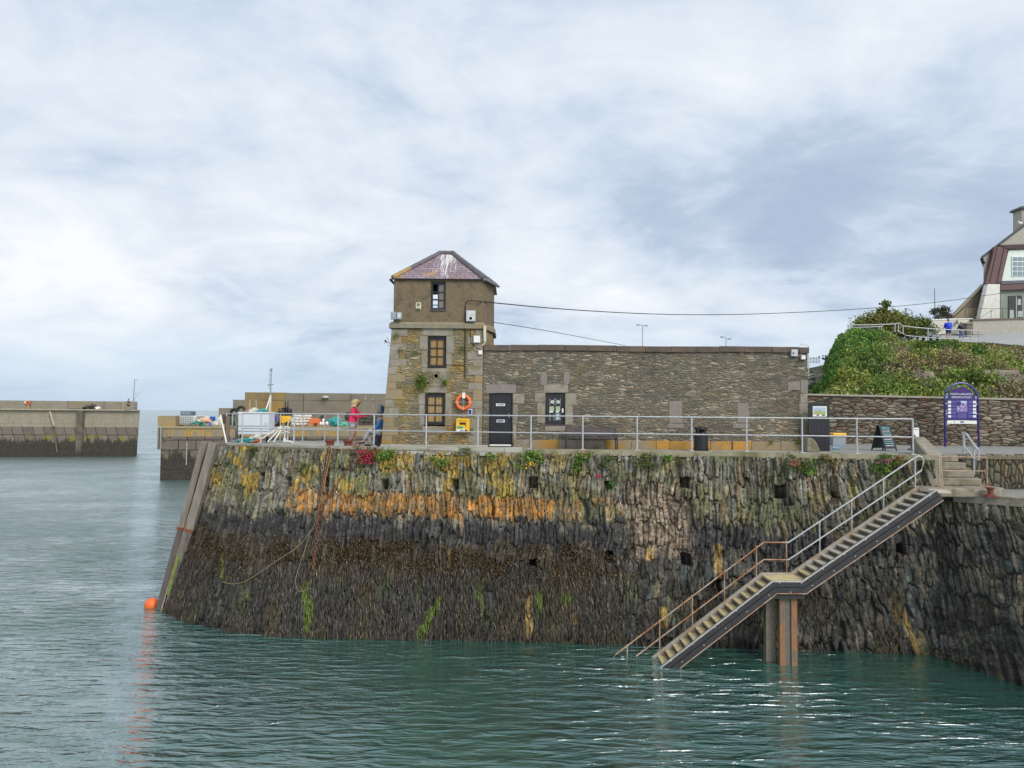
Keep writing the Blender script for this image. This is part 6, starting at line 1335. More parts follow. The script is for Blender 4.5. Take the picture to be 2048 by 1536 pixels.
# terrace, ramp and ground behind
TER=pm('grey terrace paving',(.34,.345,.34),(.30,.305,.30),scale=1,rough=.9,bmp=.2)
ter=[]
for px in (1690,1740,1800,1900,2048,2300,2600):
    ter.append((px,at(px,760,DTOP).x,lip_z(px)-.05))
V=[];F=[]
TR=[(1690,664,0),(1780,668,0),(1800,676,0),(1845,684,680),(1850,685,669.5),(1900,686,669.5),(1946,687,668.5),(2048,692,661),(2300,700,642),(2500,705,628)]
def ter_mid(px): return at(px,np.interp(px,[1845,1950,2048,2300],[681,679.5,675,668]),60.0)
for px,yl,yb in TR:
    p0=at(px,yl,DTOP-.1)
    if px==1800: V+=[tuple(p0),tuple(at(px,673.5,60)),tuple(at(px,672,63.2))]
    elif px==1845: V+=[tuple(p0),tuple(ter_mid(px)),tuple(at(1847,669.5,63.2))]
    elif yb==0 or px<1850: V+=[tuple(p0),(at(px,700,60).x,60,p0.z+.25),(at(px,700,63.2).x,63.2,p0.z+.35)]
    else: V+=[tuple(p0),tuple(ter_mid(px)),tuple(at(px,yb,63.2))]
for i in range(len(TR)-1):
    for j in (0,1): F.append((3*i+j,3*i+3+j,3*i+4+j,3*i+1+j))
MB().add(V,F).build('hill_terrace',TER,kind='structure')
MB().poly([(33.5,63.3,13.5),(120,63.3,14.3),(120,140,14.6),(44,140,13.4)],(0,0,-7.5)).build('hilltop_ground',pm('far grass',(.09,.11,.04),(.12,.12,.06)),kind='structure')
MB().add([(14,33.6,6.38),(60,33.6,6.38),(60,70,6.38),(14,70,6.38)],[(0,1,2,3)]).build('ground',HM,kind='structure')
MB().poly([(-4,42.02,6.3),(200,42.02,6.3),(200,160,6.3),(8,160,6.3)],(0,0,-1)).build('harbour_ground',pm('harbour ground',(.20,.19,.16),(.16,.15,.12)),kind='structure')
MB().poly([(26.9,54.1,12.7),(60,54.1,12.7),(60,63.2,12.7),(31.5,63.2,12.7)],(0,0,-6.6)).build('hill_core',HM,kind='structure')
# leaf clumps as numpy cards
LEAF=vcol('foliage',rough=.75,spec=.2)
def leaf_cards(name,C,size,col,parent=None,upb=.35,asp=1.8,**kw):
    n=len(C); d=rng.normal(0,1,(n,3)); d[:,2]=np.abs(d[:,2])*.6+upb; d/=np.linalg.norm(d,axis=1,keepdims=True)
    s_=np.cross(d,rng.normal(0,1,(n,3))); s_/=np.linalg.norm(s_,axis=1,keepdims=True)
    L_=(size*rng.uniform(.6,1.4,n))[:,None]; w=L_/asp*.5; nm=np.cross(d,s_)
    V=np.stack([C,C+d*L_*.45+s_*w+nm*L_*.08,C+d*L_,C+d*L_*.45-s_*w+nm*L_*.08],1).reshape(-1,3)
    F=np.arange(n*4).reshape(n,4); col=np.repeat(col,4,axis=0)
    return npmesh(name,V,F,LEAF,col,parent,**kw)
def palette(k,cols,var=.24):
    cols=np.array(cols); i=(np.clip(k,0,.9999)*len(cols)).astype(int); c=cols[i]; return c*rng.uniform(1-var,1+var,(len(c),1))
# ground cover in lumps
n=300000; X=rng.uniform(15,44,n); t=rng.uniform(0,1,n)**.9; Y,Z=hz_(X,t); px=1024+X/Y*1400
cl=fbm(X*.8,Y*.55+Z*.5,311,4); cl2=fbm(X*.33,Y*.3+Z*.4,312,4)
lump=(ss(.38,.60,cl)*.75+.35*ss(.45,.7,fbm(X*2.2,Y*1.6+Z,318,3)))*(1-.85*t**5)
k=np.clip(cl2*1.6-.3+rng.normal(0,.10,n),0,1)
ivy=ss(1800,1740,px)*ss(.50,.72,t+(px<1680)*.25+(cl-.5)*.6)*.85
dry=ss(.56,.64,fbm(X*.55+9,Y*.4+Z*.3,313,4)); yel=ss(.60,.66,fbm(X*.9+19,Y*.8+Z*.5,314,4))
col=palette(k,[(.085,.14,.035),(.12,.19,.045),(.165,.23,.055),(.21,.26,.07),(.25,.265,.09)])
col=np.where((dry>rng.uniform(0,1,n)*1.0)[:,None],palette(rng.uniform(0,1,n),[(.24,.19,.11),(.17,.14,.08),(.30,.25,.15),(.15,.15,.065)]),col)
col=np.where((yel*.45>rng.uniform(0,1,n))[:,None],palette(rng.uniform(0,1,n),[(.30,.27,.05),(.25,.25,.05)]),col)
col=np.where((ivy>rng.uniform(0,1,n))[:,None],palette(rng.uniform(0,1,n),[(.055,.13,.028),(.095,.20,.038),(.14,.265,.055)]),col)
keep=(rng.uniform(0,1,n)<.35+.65*ss(.36,.5,cl))
def hillhit(px,py):
    for t_ in np.linspace(0,1,400):
        X_h=at(px,py,34+t_*(DTOP-34)); y,z=hz_(np.array([X_h.x]),np.array([t_]))
        if z[0]>=X_h.z: return Vector((X_h.x,float(y[0]),float(z[0]))),float(t_)
    return X_h,1.0
for px_r,py_r,w_r,h_r in [(1762,742,44,13),(1836,772,62,40),(2003,772,70,46)]:
    p_r,_=hillhit(px_r,py_r); k_r=p_r.y/1400
    q_r=((X-p_r.x)/(w_r*k_r*.5))**2+((Z-p_r.z)/(h_r*k_r*.5))**2
    keep&=(q_r>.75+.5*rng.uniform(0,1,n))|(np.abs(Y-p_r.y)>2.5)
keep&=(px>1600)&(px<2200); C=np.stack([X,Y-lump*.5*rng.uniform(0,1,n),Z+lump*rng.uniform(0,1,n)],-1)[keep]
col=col*(1.22+.8*(fbm(X*1.7,Y+Z,317,3)-.5))[:,None]
leaf_cards('hillside_vegetation',C,.155+0*C[:,0],col[keep],label='dense green, yellow and dry brambles and grasses covering the hillside',cat='vegetation',kind='stuff')
ROCK=pm('layered slate rock',(.27,.23,.175),(.17,.145,.11),scale=2.5,rough=.95,bmp=1.0,c3=(.24,.21,.17),stretch=(1,1,1),bdist=.06)
for i,(px,py,wpx,hpx,lab,tilt) in enumerate([(1762,742,44,13,'small pale slate outcrop in the brambles left of centre on the hill',.25),(1836,772,62,40,'large leaning slate outcrop on the hill above the boundary wall',1.15),(2003,772,70,46,'pale slanting slate ribs on the hill at the right behind the board',.75),(1640,768,26,40,'bare brown rock ridge at the left foot of the hill',1.0)]):
    p,_=hillhit(px,py); k=p.y/1400; nu,nv=70,60; u,v=np.meshgrid(np.linspace(-1,1,nu),np.linspace(-1,1,nv)); u=u.ravel(); v=v.ravel()
    a=u*math.cos(tilt)+v*math.sin(tilt); b_=-u*math.sin(tilt)+v*math.cos(tilt)
    rad=np.sqrt(u*u+v*v)+(fbm(u*2+i*7,v*2,401+i,3)-.5)*.9
    rid=np.abs(fbm(a*1.2+i*5,b_*9,411+i,4)-.5)*2; st=np.floor(fbm(a*1.5,b_*5,421+i,3)*7)/7
    h=(ss(1.05,.55,rad)-.35)*.9+(rid*.55+st*.5-.35)*ss(1.1,.6,rad)
    w=wpx*k*.5; hh=hpx*k*.5; V=np.stack([p.x+u*w,p.y-h*.75-v*hh*.0-.62+v*hh*.7,p.z+.25+v*hh*1.1+h*.12],-1)
    ia=np.arange(nu*nv).reshape(nv,nu); F=np.stack([ia[:-1,:-1],ia[:-1,1:],ia[1:,1:],ia[1:,:-1]],-1).reshape(-1,4)
    npmesh('rock_outcrop',V,F,ROCK,None,None,loc=p,label=lab,cat='rock')
# shrubs: trunk + crown each
BARK=pm('bark',(.12,.10,.075),(.08,.07,.05),scale=8,bmp=.5)
def shrub(name,label,base,rx,ry,rz,n,cols,leaf=.2,parts='crown',seed=1,top=0,nstem=6,hollow=.45,upb=.2,group=None,stem_r=.05,cat='shrub',asp=1.8):
    t=thing(name,label,cat,base,group); rg=np.random.default_rng(seed); b0=np.array(base)
    ncl=max(5,int(n/90)); a=rg.uniform(0,2*np.pi,ncl); e=np.arccos(rg.uniform(-.15,1,ncl)); r=rg.uniform(hollow,1,ncl)
    CC=np.stack([rx*r*np.sin(e)*np.cos(a),ry*r*np.sin(e)*np.sin(a),rz*(.25+.75*r*np.cos(e))],-1)
    i=rg.integers(0,ncl,n); cs=min(rx,rz)*.30
    P=CC[i]+rg.normal(0,1,(n,3))*cs*np.array([1,1,.8])*.55; P[:,2]=np.maximum(P[:,2],0.02)
    col=palette(np.clip(_h(i,i*0,seed)*.7+rg.uniform(0,.3,n),0,1),cols,.3)
    global rng; keep_=rng; rng=rg
    leaf_cards('crown',P+b0,leaf+0*P[:,0],col,t,upb=upb,asp=asp); rng=keep_
    mb=MB()
    for k in range(min(nstem,ncl)):
        tip=Vector(base)+Vector(CC[k]*.95); mid=Vector(base)+Vector(CC[k]*.45)+Vector((0,0,rz*.1)); mb.tube([Vector(base)+Vector((0,0,-.1)),mid,tip],stem_r,5,r2=stem_r*.25)
    mb.build('stems',BARK,t); return t
GR=[(.05,.09,.02),(.08,.13,.03),(.12,.17,.035),(.17,.19,.05)]
D_=57; p=at(1772,668,D_); shrub('bush','broad yellow green bush behind the railing on the hilltop',(p.x,D_,p.z-.3),2.7,1.6,1.95,13000,[(.07,.10,.025),(.15,.18,.04),(.24,.24,.06),(.20,.17,.07)],.17,seed=3)
p=at(1820,672,D_+.5); shrub('bush','darker green bush on the right flank of the hilltop shrubbery',(p.x,D_+.5,p.z-.2),1.8,1.2,1.7,8000,[(.045,.08,.02),(.07,.12,.03),(.12,.16,.04)],.16,seed=4)
p=at(1777,652,D_); shrub('small_tree','small round leaved tree rising above the hilltop bushes','',1,1,1,10,GR) if False else shrub('small_tree','small large leaved tree rising above the hilltop bushes',(p.x,D_,p.z-1.4),.95,.8,3.3,1000,[(.08,.12,.03),(.14,.18,.04),(.20,.22,.05)],.26,seed=6,hollow=.75,cat='tree',asp=1.2)
p=at(1750,665,D_-.5); shrub('shrub','little dark sprig standing on the hilltop beside the planter',(p.x,D_-.5,p.z-.1),.35,.3,1.0,220,[(.05,.09,.03),(.08,.13,.04)],.18,seed=7,hollow=.7,asp=1.2,nstem=4)
p=at(1881,640,64.6); shrub('windswept_shrub','dark windswept shrub leaning right behind the white terrace wall',(p.x,64.6,p.z-.3),.95,.7,1.5,1500,[(.05,.055,.035),(.08,.08,.05),(.06,.075,.03)],.16,seed=9,hollow=.6,nstem=12,stem_r=.035)
p=at(1655,742,52); shrub('sparse_shrub','grey leafed sparse shrub on the left slope of the hill',(p.x,52,p.z-1.3),1.15,.8,2.6,1300,[(.10,.11,.06),(.13,.12,.08),(.08,.10,.04)],.16,seed=10,hollow=.55,nstem=14,stem_r=.03)
p=at(1640,770,50); shrub('bush','olive bush at the left foot of the hill behind the building corner',(p.x,50,p.z-.8),1.0,.8,1.2,1300,[(.07,.09,.03),(.12,.12,.05)],.15,seed=11)
# road strip and white rails seen left of the hill
MB().add([at(1590,796,45),at(1632,792,45),at(1640,762,60),at(1604,758,60)],[(0,1,2,3)]).build('hill_road',pm('hill road',(.25,.25,.25)),kind='structure')
for k,(ya_,yb_) in enumerate(((753,745.5),(758,751))):
    MB().tube([at(1612,ya_,50),at(1636,yb_,51)],.05,5).build('guard_rail',WHITE,None,loc=at(1612,ya_,50),label=['upper white guard rail climbing left of the hill','lower white guard rail climbing left of the hill'][k],cat='railing')
# lip wall of rough stone and handrails
LW=rubble('grey lip rubble',(.35,.35,.16),[(.12,.11,.10),(.16,.15,.13),(.09,.085,.08),(.20,.19,.17)],(.05,.045,.04),jw=.12)
t=thing('lip_wall','low rough grey rubble wall along the hilltop lip below the railing','wall',at(1900,690,DTOP-.3))
lw=[(1782,664),(1800,674),(1830,680),(1870,684),(1930,684),(1990,686),(2048,692),(2300,700)]
for (a0_,b0_),(a1_,b1_) in zip(lw[:-1],lw[1:]):
    p0,p1=at(a0_,b0_,DTOP-.4),at(a1_,b1_,DTOP-.4); MB().poly([p0,p1,p1+Vector((0,0,-.95)),p0+Vector((0,0,-.95))],(0,.6,0)).build('wall',LW,t)
def prail(name,label,top,bot,D_,mat,posts,r=.04):
    t=thing(name,label,'railing',at(*bot[0],D_)); MB().tube([at(a_,b_,D_) for a_,b_ in top],r,6).build('top_rail',mat,t); MB().tube([at(a_,b_,D_) for a_,b_ in bot],r*.8,6).build('mid_rail',mat,t)
    for px,ya_,yb_ in posts: MB().tube([at(px,ya_,D_),at(px,yb_,D_)],r,6).build('post',mat,t)
    return t
prail('hilltop_railing','long grey handrail dipping and running right along the hilltop in front of the walkers',[(1790,648),(1798,646),(1806,652),(1830,655),(1880,659),(1955,661),(1958,664)],[(1794,661),(1800,664),(1812,671),(1850,675),(1900,678),(1957,679)],DTOP-.2,GALV,[(1790,648,664),(1797,646,664),(1806,652,668),(1856,657,680),(1957,662,681),(1942,661,680)])
prail('hilltop_railing','left hilltop railing ending at the ivy covered corner',[(1694,650),(1740,650),(1790,648)],[(1700,655),(1745,654),(1765,653)],DTOP+.2,GALV,[(1697,651,664),(1701,651,665),(1719,654,665),(1758,652,664),(1763,651,666)])
bx(1733,655,1748,664,DTOP+.8,.8,pm('dark planter wood',(.06,.05,.04),bmp=.1),'planter','dark low planter box behind the left hilltop railing','planter')
for i,(a0_,a1_) in enumerate(((1836,1849),(1862,1877))):
    q=at((a0_+a1_)/2,676,DTOP+2.4); t=thing('terrace_bench',['left grey slatted bench behind the hilltop railing','right grey slatted bench behind the hilltop railing'][i],'bench',q,'grey benches on the hilltop'); w_=(a1_-a0_)*.5*.040
    MB().box(q.x-w_,q.x+w_,q.y+.3,q.y+.36,q.z+.1,q.z+.55).build('backrest',GREYP,t); MB().box(q.x-w_,q.x+w_,q.y-.1,q.y+.29,q.z+.1,q.z+.16).build('seat',GREYP,t)
    for s_ in (-.9,.9): MB().box(q.x+w_*s_-.03,q.x+w_*s_+.03,q.y-.05,q.y+.25,q.z-.25,q.z+.1).build('leg',DARK,t)
# ================================================================ hilltop house
DHs=66.0
RGH=pm('grey pebbledash',(.42,.39,.33),(.34,.32,.27),scale=4,rough=.95,bmp=.8,spots=(.52,.50,.45))
WHT=pm('cream harling',(.62,.60,.53),(.55,.53,.46),scale=3,rough=.95,bmp=.5); WHB=pm('white rubble buttress',(.74,.73,.66),(.62,.61,.54),scale=3,rough=.95,bmp=.7)
MAR=pm('maroon sheet cladding',(.13,.065,.065),(.11,.055,.055),scale=2,rough=.6,bmp=.1); MAR2=pm('dark maroon trim',(.07,.035,.04),bmp=.1); MINT=pm('pale mint render',(.66,.72,.66),(.62,.68,.62),scale=2,bmp=.1)
ho=thing('hilltop_house','large pebbledashed house with maroon cladding and sash window at the right edge on the hill','house',at(2000,640,DHs))
def fp_(pts,D_,dep,mat,name,parent=ho,**k): return MB().poly([at(a_,b_,D_) for a_,b_ in pts],(.76*dep if dep>2 else 0,dep,0)).build(name,mat,parent,**k)
fp_([(1967,640),(1967,522),(1963,517),(2043,457),(2104,410),(2170,457),(2246,517),(2246,640)],DHs,9,RGH,'gable_wall')
fp_([(1960,519),(1962,513),(2104,405),(2250,515),(2248,521),(2104,411)],DHs-.15,9.3,pm('roof slate edge',(.07,.07,.075),bmp=.1),'roof')
MB().tube([at(1965,516,DHs-.25),at(1966,522,DHs-.25),at(1969,526,DHs-.1)],.09,6).build('gutter_end',BLACK,ho)
fp_([(2043.5,470),(2043.5,416),(2075,416),(2075,470)],DHs+1.5,1.2,pm('chimney render',(.42,.38,.31),(.34,.31,.25),scale=5,bmp=.5),'chimney'); fp_([(2041.5,417),(2044,412),(2078,412),(2078,417)],DHs+1.3,1.6,pm('chimney cap',(.10,.095,.09),bmp=.2),'chimney_cap')
fp_([(1972,567),(1990,493),(2017,492),(2003,566)],DHs-.5,.45,MAR,'maroon_cladding')
for a_,b_ in (((1995,493),(1979,567)),((2009,493),(1994,566))): MB().beam(at(*a_,DHs-.52),at(*b_,DHs-.52),.05,.05,up=(0,1,0)).build('seam',MAR2,ho)
fp_([(1999,490),(2200,483),(2200,493),(2017,498)],DHs-.55,.5,MAR2,'lintel_trim')
fp_([(2003,562),(2017.5,500),(2200,494),(2200,556)],DHs-.35,.3,MINT,'bay_wall')
# window
wf=fp_([(2024,552.5),(2024,512),(2066,510),(2066,551)],DHs-.42,.06,WHITE,'window',parent=ho)
GLB=pm('glass painted with sky reflection',(.25,.33,.36),(.20,.27,.30),scale=2,rough=.15,bmp=0)  # sky reflection is painted into the blue grey pane colour
for r__ in range(4):
    for c_ in range(4):
        xa_=2026+c_*10; fp_([(xa_,522+r__*9.7),(xa_,514.5+r__*9.5),(xa_+8.6,514+r__*9.5),(xa_+8.6,521.6+r__*9.7)],DHs-.44,.015,GLB,'pane',parent=wf)
fp_([(2002.5,568),(2003.5,563),(2200,555),(2200,561)],DHs-.7,.6,pm('blue grey ledge',(.12,.13,.17),bmp=0),'ledge'); fp_([(2001.5,580),(2002,569),(2200,562),(2200,574)],DHs-.65,.5,MAR,'fascia')
fp_([(2001,640),(2001,580.5),(2200,575),(2200,640)],DHs-.3,.25,pm('green tinted glass wall',(.24,.28,.22),(.20,.24,.19),scale=1.5,rough=.35,bmp=0),'glass_wall')
dr=fp_([(2017,638),(2017,592),(2044,591),(2044,638)],DHs-.36,.05,pm('dark shop interior',(.05,.05,.055),bmp=0),'door'); fp_([(2032,638),(2032,593),(2033.5,593),(2033.5,638)],DHs-.40,.03,LG,'door_stile',parent=dr)
for q in ((2035,610,2042,598),(2019,636,2028,620),(2035,634,2046,622)): fp_([(q[0],q[1]),(q[0]+.8,q[3]),(q[2]-.6,q[3]),(q[2],q[1])],DHs-.40,.02,pm('pale notice',(.45,.48,.47),(.35,.38,.38),scale=6,bmp=0),'notice',parent=dr)
fp_([(1959,639),(1976,568),(2000,568),(1999.5,639)],DHs-.9,.6,WHB,'buttress')
fp_([(1900,637),(1966,570),(1966,637)],DHs+.4,6,pm('brown lean to wall',(.22,.18,.125),(.18,.145,.10),scale=3,bmp=.5),'lean_to'); MB().beam(at(1898,638,DHs+.3),at(1966,569,DHs+.3),.14,.4,up=(0,1,0)).build('lean_to_verge',pm('pale verge',(.33,.29,.22),bmp=.1),ho)
fp_([(1906,637),(1928,617),(1952,616),(1952,637)],DHs+.2,.2,pm('tan boards',(.30,.24,.15),bmp=.1),'lean_to_boards')
DG=63.0
tw_=thing('terrace_wall','cream rendered terrace wall in two heights in front of the hilltop house','wall',at(1900,668,DG))
fp_([(1851,669),(1851,641),(1898,638.5),(1946,638),(1946,668)],DG,.4,WHT,'wall',parent=tw_); fp_([(1946,669),(1946,641),(2200,634),(2200,661)],DG-.3,.5,RGH,'wall',parent=tw_); fp_([(1945,641),(1945,638),(2200,631),(2200,634)],DG-.4,.7,pm('brown wall cap',(.16,.12,.095),bmp=.1),'cap',parent=tw_)
fp_([(1850,641),(1850,639.5),(1898,637),(1946,636.5),(1946,638)],DG-.05,.5,WHITE,'cap',parent=tw_)
for i,(px) in enumerate((1855,1914)): 
    q=at(px,645,DG-.2); MB().lathe(q,[(.16,-.1),(.05,.15),(.05,.25)],10).build('wall_lamp',pm('dark lamp',(.12,.11,.1),bmp=0),None,loc=q,label=['left dark cone lamp on the cream terrace wall','right dark cone lamp on the cream terrace wall between the walkers'][i],cat='light',group='cone lamps on the terrace wall')
q=at(1938,668,DG-1.2); t=thing('stone_pier','brown rendered gate pier with dark front beside the walkers','pillar',q); fp_([(1934,668),(1934,647),(1946,647),(1946,668)],DG-1.4,.8,pm('brown pier face',(.17,.14,.11),bmp=.3),'pier',parent=t); fp_([(1931,647.5),(1931,645),(1947,645),(1947,647.5)],DG-1.5,1.0,pm('tan pier cap',(.30,.26,.19),bmp=.2),'cap',parent=t)
prail('terrace_railing','thin dark railing rising in front of the white buttress on the house terrace',[(1926,618),(2005,617),(2050,616)],[(1956,638),(1982,622),(1988,620)],DHs-2,pm('thin dark steel',(.10,.10,.10),bmp=0),[(1931,618,640),(1939,626,644),(1947,628,640),(1954,618,638),(1982,620,638),(2005,617,636)],r=.022)
prail('hilltop_fence','spiked grey fence left of the cream wall',[(1848,637),(1862,637)],[(1848,642),(1862,641)],62.8,GREYP,[(1848,634,644),(1852,634,643),(1856,634,643),(1860,634,642)],r=.018)
# street lamps and poles behind
def lamp(label,px,ytop,D_,zb_,arms,r=.07,mat=GREYP,head=.35):
    p=at(px,ytop,D_); t=thing('street_lamp',label,'street lamp',(p.x,D_,zb_),'street lamps on the far quay and hill'); MB().tube([(p.x,D_,zb_),(p.x,D_,p.z)],r,7,r2=r*.6).build('pole',mat,t)
    for dx,dz in arms: 
        MB().tube([p,p+Vector((dx*.6,0,dz)),p+Vector((dx,0,dz))],r*.5,5).build('arm',mat,t); MB().beam(p+Vector((dx,0,dz)),p+Vector((dx+math.copysign(head,dx),0,dz*1.1)),.16,.09,up=(0,1,0)).build('lamp_head',mat,t)
lamp('taller twin headed street lamp above the middle of the low roof',1285,651,80,6.3,[(-.35,.05),(.25,-.02)])
lamp('shorter twin headed street lamp above the right part of the low roof',1452,676,80,6.3,[(-.3,.1),(.25,-.1)])
lamp('thin white street lamp with a long left arm beside the building corner',1617,692,60,6.3,[(-.45,.12)],r=.06,mat=WHITE,head=.25)
lamp('grey street lamp with left arm behind the hilltop bushes',1824,622,90,13.4,[(-.6,.25)],r=.08)
p=at(1869,577,75); MB().tube([(p.x,75,13.4),p],.07,6,r2=.03).build('flag_pole',pm('thin brown pole',(.25,.20,.18),bmp=0),None,loc=(p.x,75,13.4),label='thin bare pole beside the windswept shrub',cat='pole')
prail('far_fence','small spiked fence far behind the building corner',[(1618,718),(1640,716)],[(1618,724),(1640,722)],70,GREYP,[(1618+3*i,714,727) for i in range(8)],r=.03)
p=at(2041,449,DHs); t=thing('gull','white gull perched on the house roof verge','bird',p); MB().blobm(p+Vector((0,0,.12)),.22,.12,.12,3,.1).build('body',WHITE,t,smooth=True); MB().blobm(p+Vector((-.17,0,.28)),.07,.07,.08,3,.05).build('head',WHITE,t,smooth=True)
# ================================================================ people
SKIN=pm('skin',(.50,.30,.22),(.46,.27,.20),scale=4,rough=.6,bmp=0)
def skinned(name,joints,edges,mat,parent,sub=2,root=0,cap=None):
    me=bpy.data.meshes.new(name); off=LOC[parent.name]
    me.from_pydata([tuple(Vector(j[0])-off) for j in joints],edges,[]); me.materials.append(mat)
    o=bpy.data.objects.new(name,me); put(o,name,parent); LOC[o.name]=off
    md=o.modifiers.new('skin','SKIN'); md.use_smooth_shade=True
    for i,j in enumerate(joints):
        r=j[1]; me.skin_vertices[0].data[i].radius=(r if hasattr(r,'__len__') else (r,r)); me.skin_vertices[0].data[i].use_root=(i==root)
    if sub: s=o.modifiers.new('sub','SUBSURF'); s.levels=sub; s.render_levels=sub
    return o
def hand(mb,wrist,dirv,side,palm_n,sc=1.0,curl=.5):
    d=Vector(dirv).normalized(); n=Vector(palm_n).normalized(); s_=d.cross(n).normalized()*side
    c=Vector(wrist)+d*.045*sc; mb.obox(c,d*.045*sc,s_*.038*sc,n*.013*sc)
    for k,(o_,l) in enumerate(((-.030,.070),(-.010,.080),(.010,.074),(.029,.058))):
        p0=Vector(wrist)+d*.085*sc+s_*o_*sc; p1=p0+(d*.6+n*-.15*curl)*l*.55*sc*1.5; p2=p1+(d*.35-n*curl)*l*.55*sc; mb.tube([p0,p1,p2],.0085*sc,6,r2=.0065*sc)
    p0=Vector(wrist)+d*.03*sc+s_*-.036*sc; mb.tube([p0,p0+(d*.5-s_*.7)*.035*sc,p0+(d*.85-s_*.7-n*curl*.6)*.062*sc],.010*sc,6,r2=.0075*sc)
def head(parent,c,face,r,hair,hairlen,skin=SKIN,hat=None):
    """head with eyes, nose, mouth, ears, and hair; face = unit vector it looks along"""
    c=Vector(c); f=Vector(face).normalized(); up=Vector((0,0,1)); s_=f.cross(up).normalized(); b0=MB()
    m_=14; n_=18; vs=[]
    for j in range(m_+1):
        t=math.pi*j/m_; 
        for k in range(n_):
            a=2*math.pi*k/n_; q=Vector((math.sin(t)*math.cos(a),math.sin(t)*math.sin(a),math.cos(t)))
            x=q.x*(.92 if q.x<0 else .86); w=.76*(1-.22*max(0,-q.z)); jaw=.10*max(0,-q.z)*max(0,q.x)
            nose=.16*math.exp(-((q.y/.16)**2)-(((q.z+.12)/.22)**2))*(q.x>0)
            p=c+f*r*(x+jaw+nose)+s_*r*q.y*w+up*r*q.z*1.12; vs.append(p)
    fs=[(j*n_+k,j*n_+(k+1)%n_,(j+1)*n_+(k+1)%n_,(j+1)*n_+k) for j in range(m_) for k in range(n_)]
    b0.add(vs,fs); 
    for sd in(-1,1): b0.blobm(c+s_*r*.76*sd-up*r*.05,r*.09,r*.16,r*.24,2,.05,8,6)
    h_=b0.build('head',skin,parent,smooth=True)
    for sd in(-1,1): MB().blobm(c+f*r*.80+s_*r*.28*sd+up*r*.02,r*.10,r*.10,r*.07,1,.0,8,6).build('eye',DARK,h_)
    MB().obox(c+f*r*.88-up*r*.48,s_*r*.20,f*r*.05,up*r*.035).build('mouth',pm('lips',(.35,.12,.10),bmp=0),h_)
    if hair is not None:
        hb=MB(); vs=[]; rr=random.Random(5)
        for j in range(m_+1):
            t=math.pi*.64*j/m_
            for k in range(n_):
                a=2*math.pi*k/n_; q=Vector((math.sin(t)*math.cos(a),math.sin(t)*math.sin(a),math.cos(t)))
                front=max(0,q.x); tt=t if front<.35 else t*(1-.42*(front-.35)/.65)
                q=Vector((math.sin(tt)*math.cos(a),math.sin(tt)*math.sin(a),math.cos(tt)))
                vol=1.10+hairlen*.55+rr.uniform(-.05,.09)*(1+hairlen*4); low=-hairlen*1.1*max(0,(t/math.pi-.42))*4*(1 if front<.3 else .0)
                vs.append(c+f*r*(q.x*.93*vol-.04)+s_*r*q.y*.84*vol+up*r*(q.z*1.16*(1.05)+low))
        hb.add(vs,fs+[tuple(m_*n_+k for k in range(n_))[::-1]]); hb.build('hair',hair,parent,smooth=True)
def at3(px,py,D): return at(px,py,D)
# ---- woman in pink, at the far railing; faces right, right hand on the rail
D_=29.15; F0=Vector((at(710,886,D_).x,D_,ZD)); wm=thing('person','woman with curly blond hair, pink jacket and white shorts, one hand on the railing','person',F0)
X=lambda dx,dy,dz: F0+Vector((dx,dy,dz))
hipL,hipR=X(-.10,-.085,.90),X(-.10,.085,.90)
J=[(X(-.10,0,.95),(.15,.15)),(X(-.09,0,1.12),(.125,.14)),(X(-.08,0,1.32),(.13,.17)),(X(-.06,0,1.45),(.08,.10)),(X(-.03,0,1.54),.052),(X(.0,0,1.60),.05),
   (hipL,.10),(X(.01,-.10,.50),.062),(X(-.15,-.09,.20),.048),(X(-.20,-.09,.12),.036),(X(-.12,-.09,.06),.036),(X(-.07,-.09,.035),.022),
   (hipR,.10),(X(-.03,.09,.50),.062),(X(-.02,.09,.25),.050),(X(-.03,.09,.09),.036),(X(.06,.09,.045),.036),(X(.13,.09,.03),.024),
   (X(-.08,-.17,1.40),.058),(X(-.02,-.20,1.14),.046),(X(.22,-.10,1.10),.038),(X(.40,.05,1.13),.028),
   (X(-.06,.17,1.40),.058),(X(.16,.24,1.18),.045),(X(.42,.45,1.19),.036),(X(.56,.62,1.21),.027)]
E=[(0,1),(1,2),(2,3),(3,4),(4,5),(0,6),(6,7),(7,8),(8,9),(9,10),(10,11),(0,12),(12,13),(13,14),(14,15),(15,16),(16,17),(2,18),(18,19),(19,20),(20,21),(2,22),(22,23),(23,24),(24,25)]
body=skinned('body',J,E,SKIN,wm)
head(wm,X(.03,0,1.70),(1,-.15,-.02),.122,pm('curly blond hair',(.85,.64,.34),(.62,.42,.19),scale=22,rough=.7,bmp=1.0),.95)
mb=MB(); hand(mb,X(.56,.62,1.21),(.7,.6,.0),1,(0,0,1),1,.5); mb.build('hand',SKIN,wm,smooth=True); mb=MB(); hand(mb,X(.40,.05,1.13),(.9,.3,.0),-1,(0,0,1),1,.5); mb.build('hand',SKIN,wm,smooth=True)
PINK=pm('pink red jacket',(.92,.05,.15),(.82,.04,.12),scale=9,rough=.8,bmp=.5,bdist=.02)
skinned('jacket',[(X(-.10,0,.78),(.22,.21)),(X(-.10,0,1.0),(.20,.19)),(X(-.09,0,1.20),(.16,.185)),(X(-.07,0,1.40),(.12,.15)),(X(-.05,0,1.50),(.075,.085)),
  (X(-.08,-.18,1.40),.085),(X(-.02,-.22,1.15),.068),(X(.20,-.12,1.10),.058),(X(.36,.02,1.12),.045),(X(-.06,.18,1.40),.085),(X(.16,.25,1.19),.068),(X(.42,.45,1.195),.056),(X(.53,.58,1.21),.044)],
  [(0,1),(1,2),(2,3),(3,4),(3,5),(5,6),(6,7),(7,8),(3,9),(9,10),(10,11),(11,12)],PINK,wm)
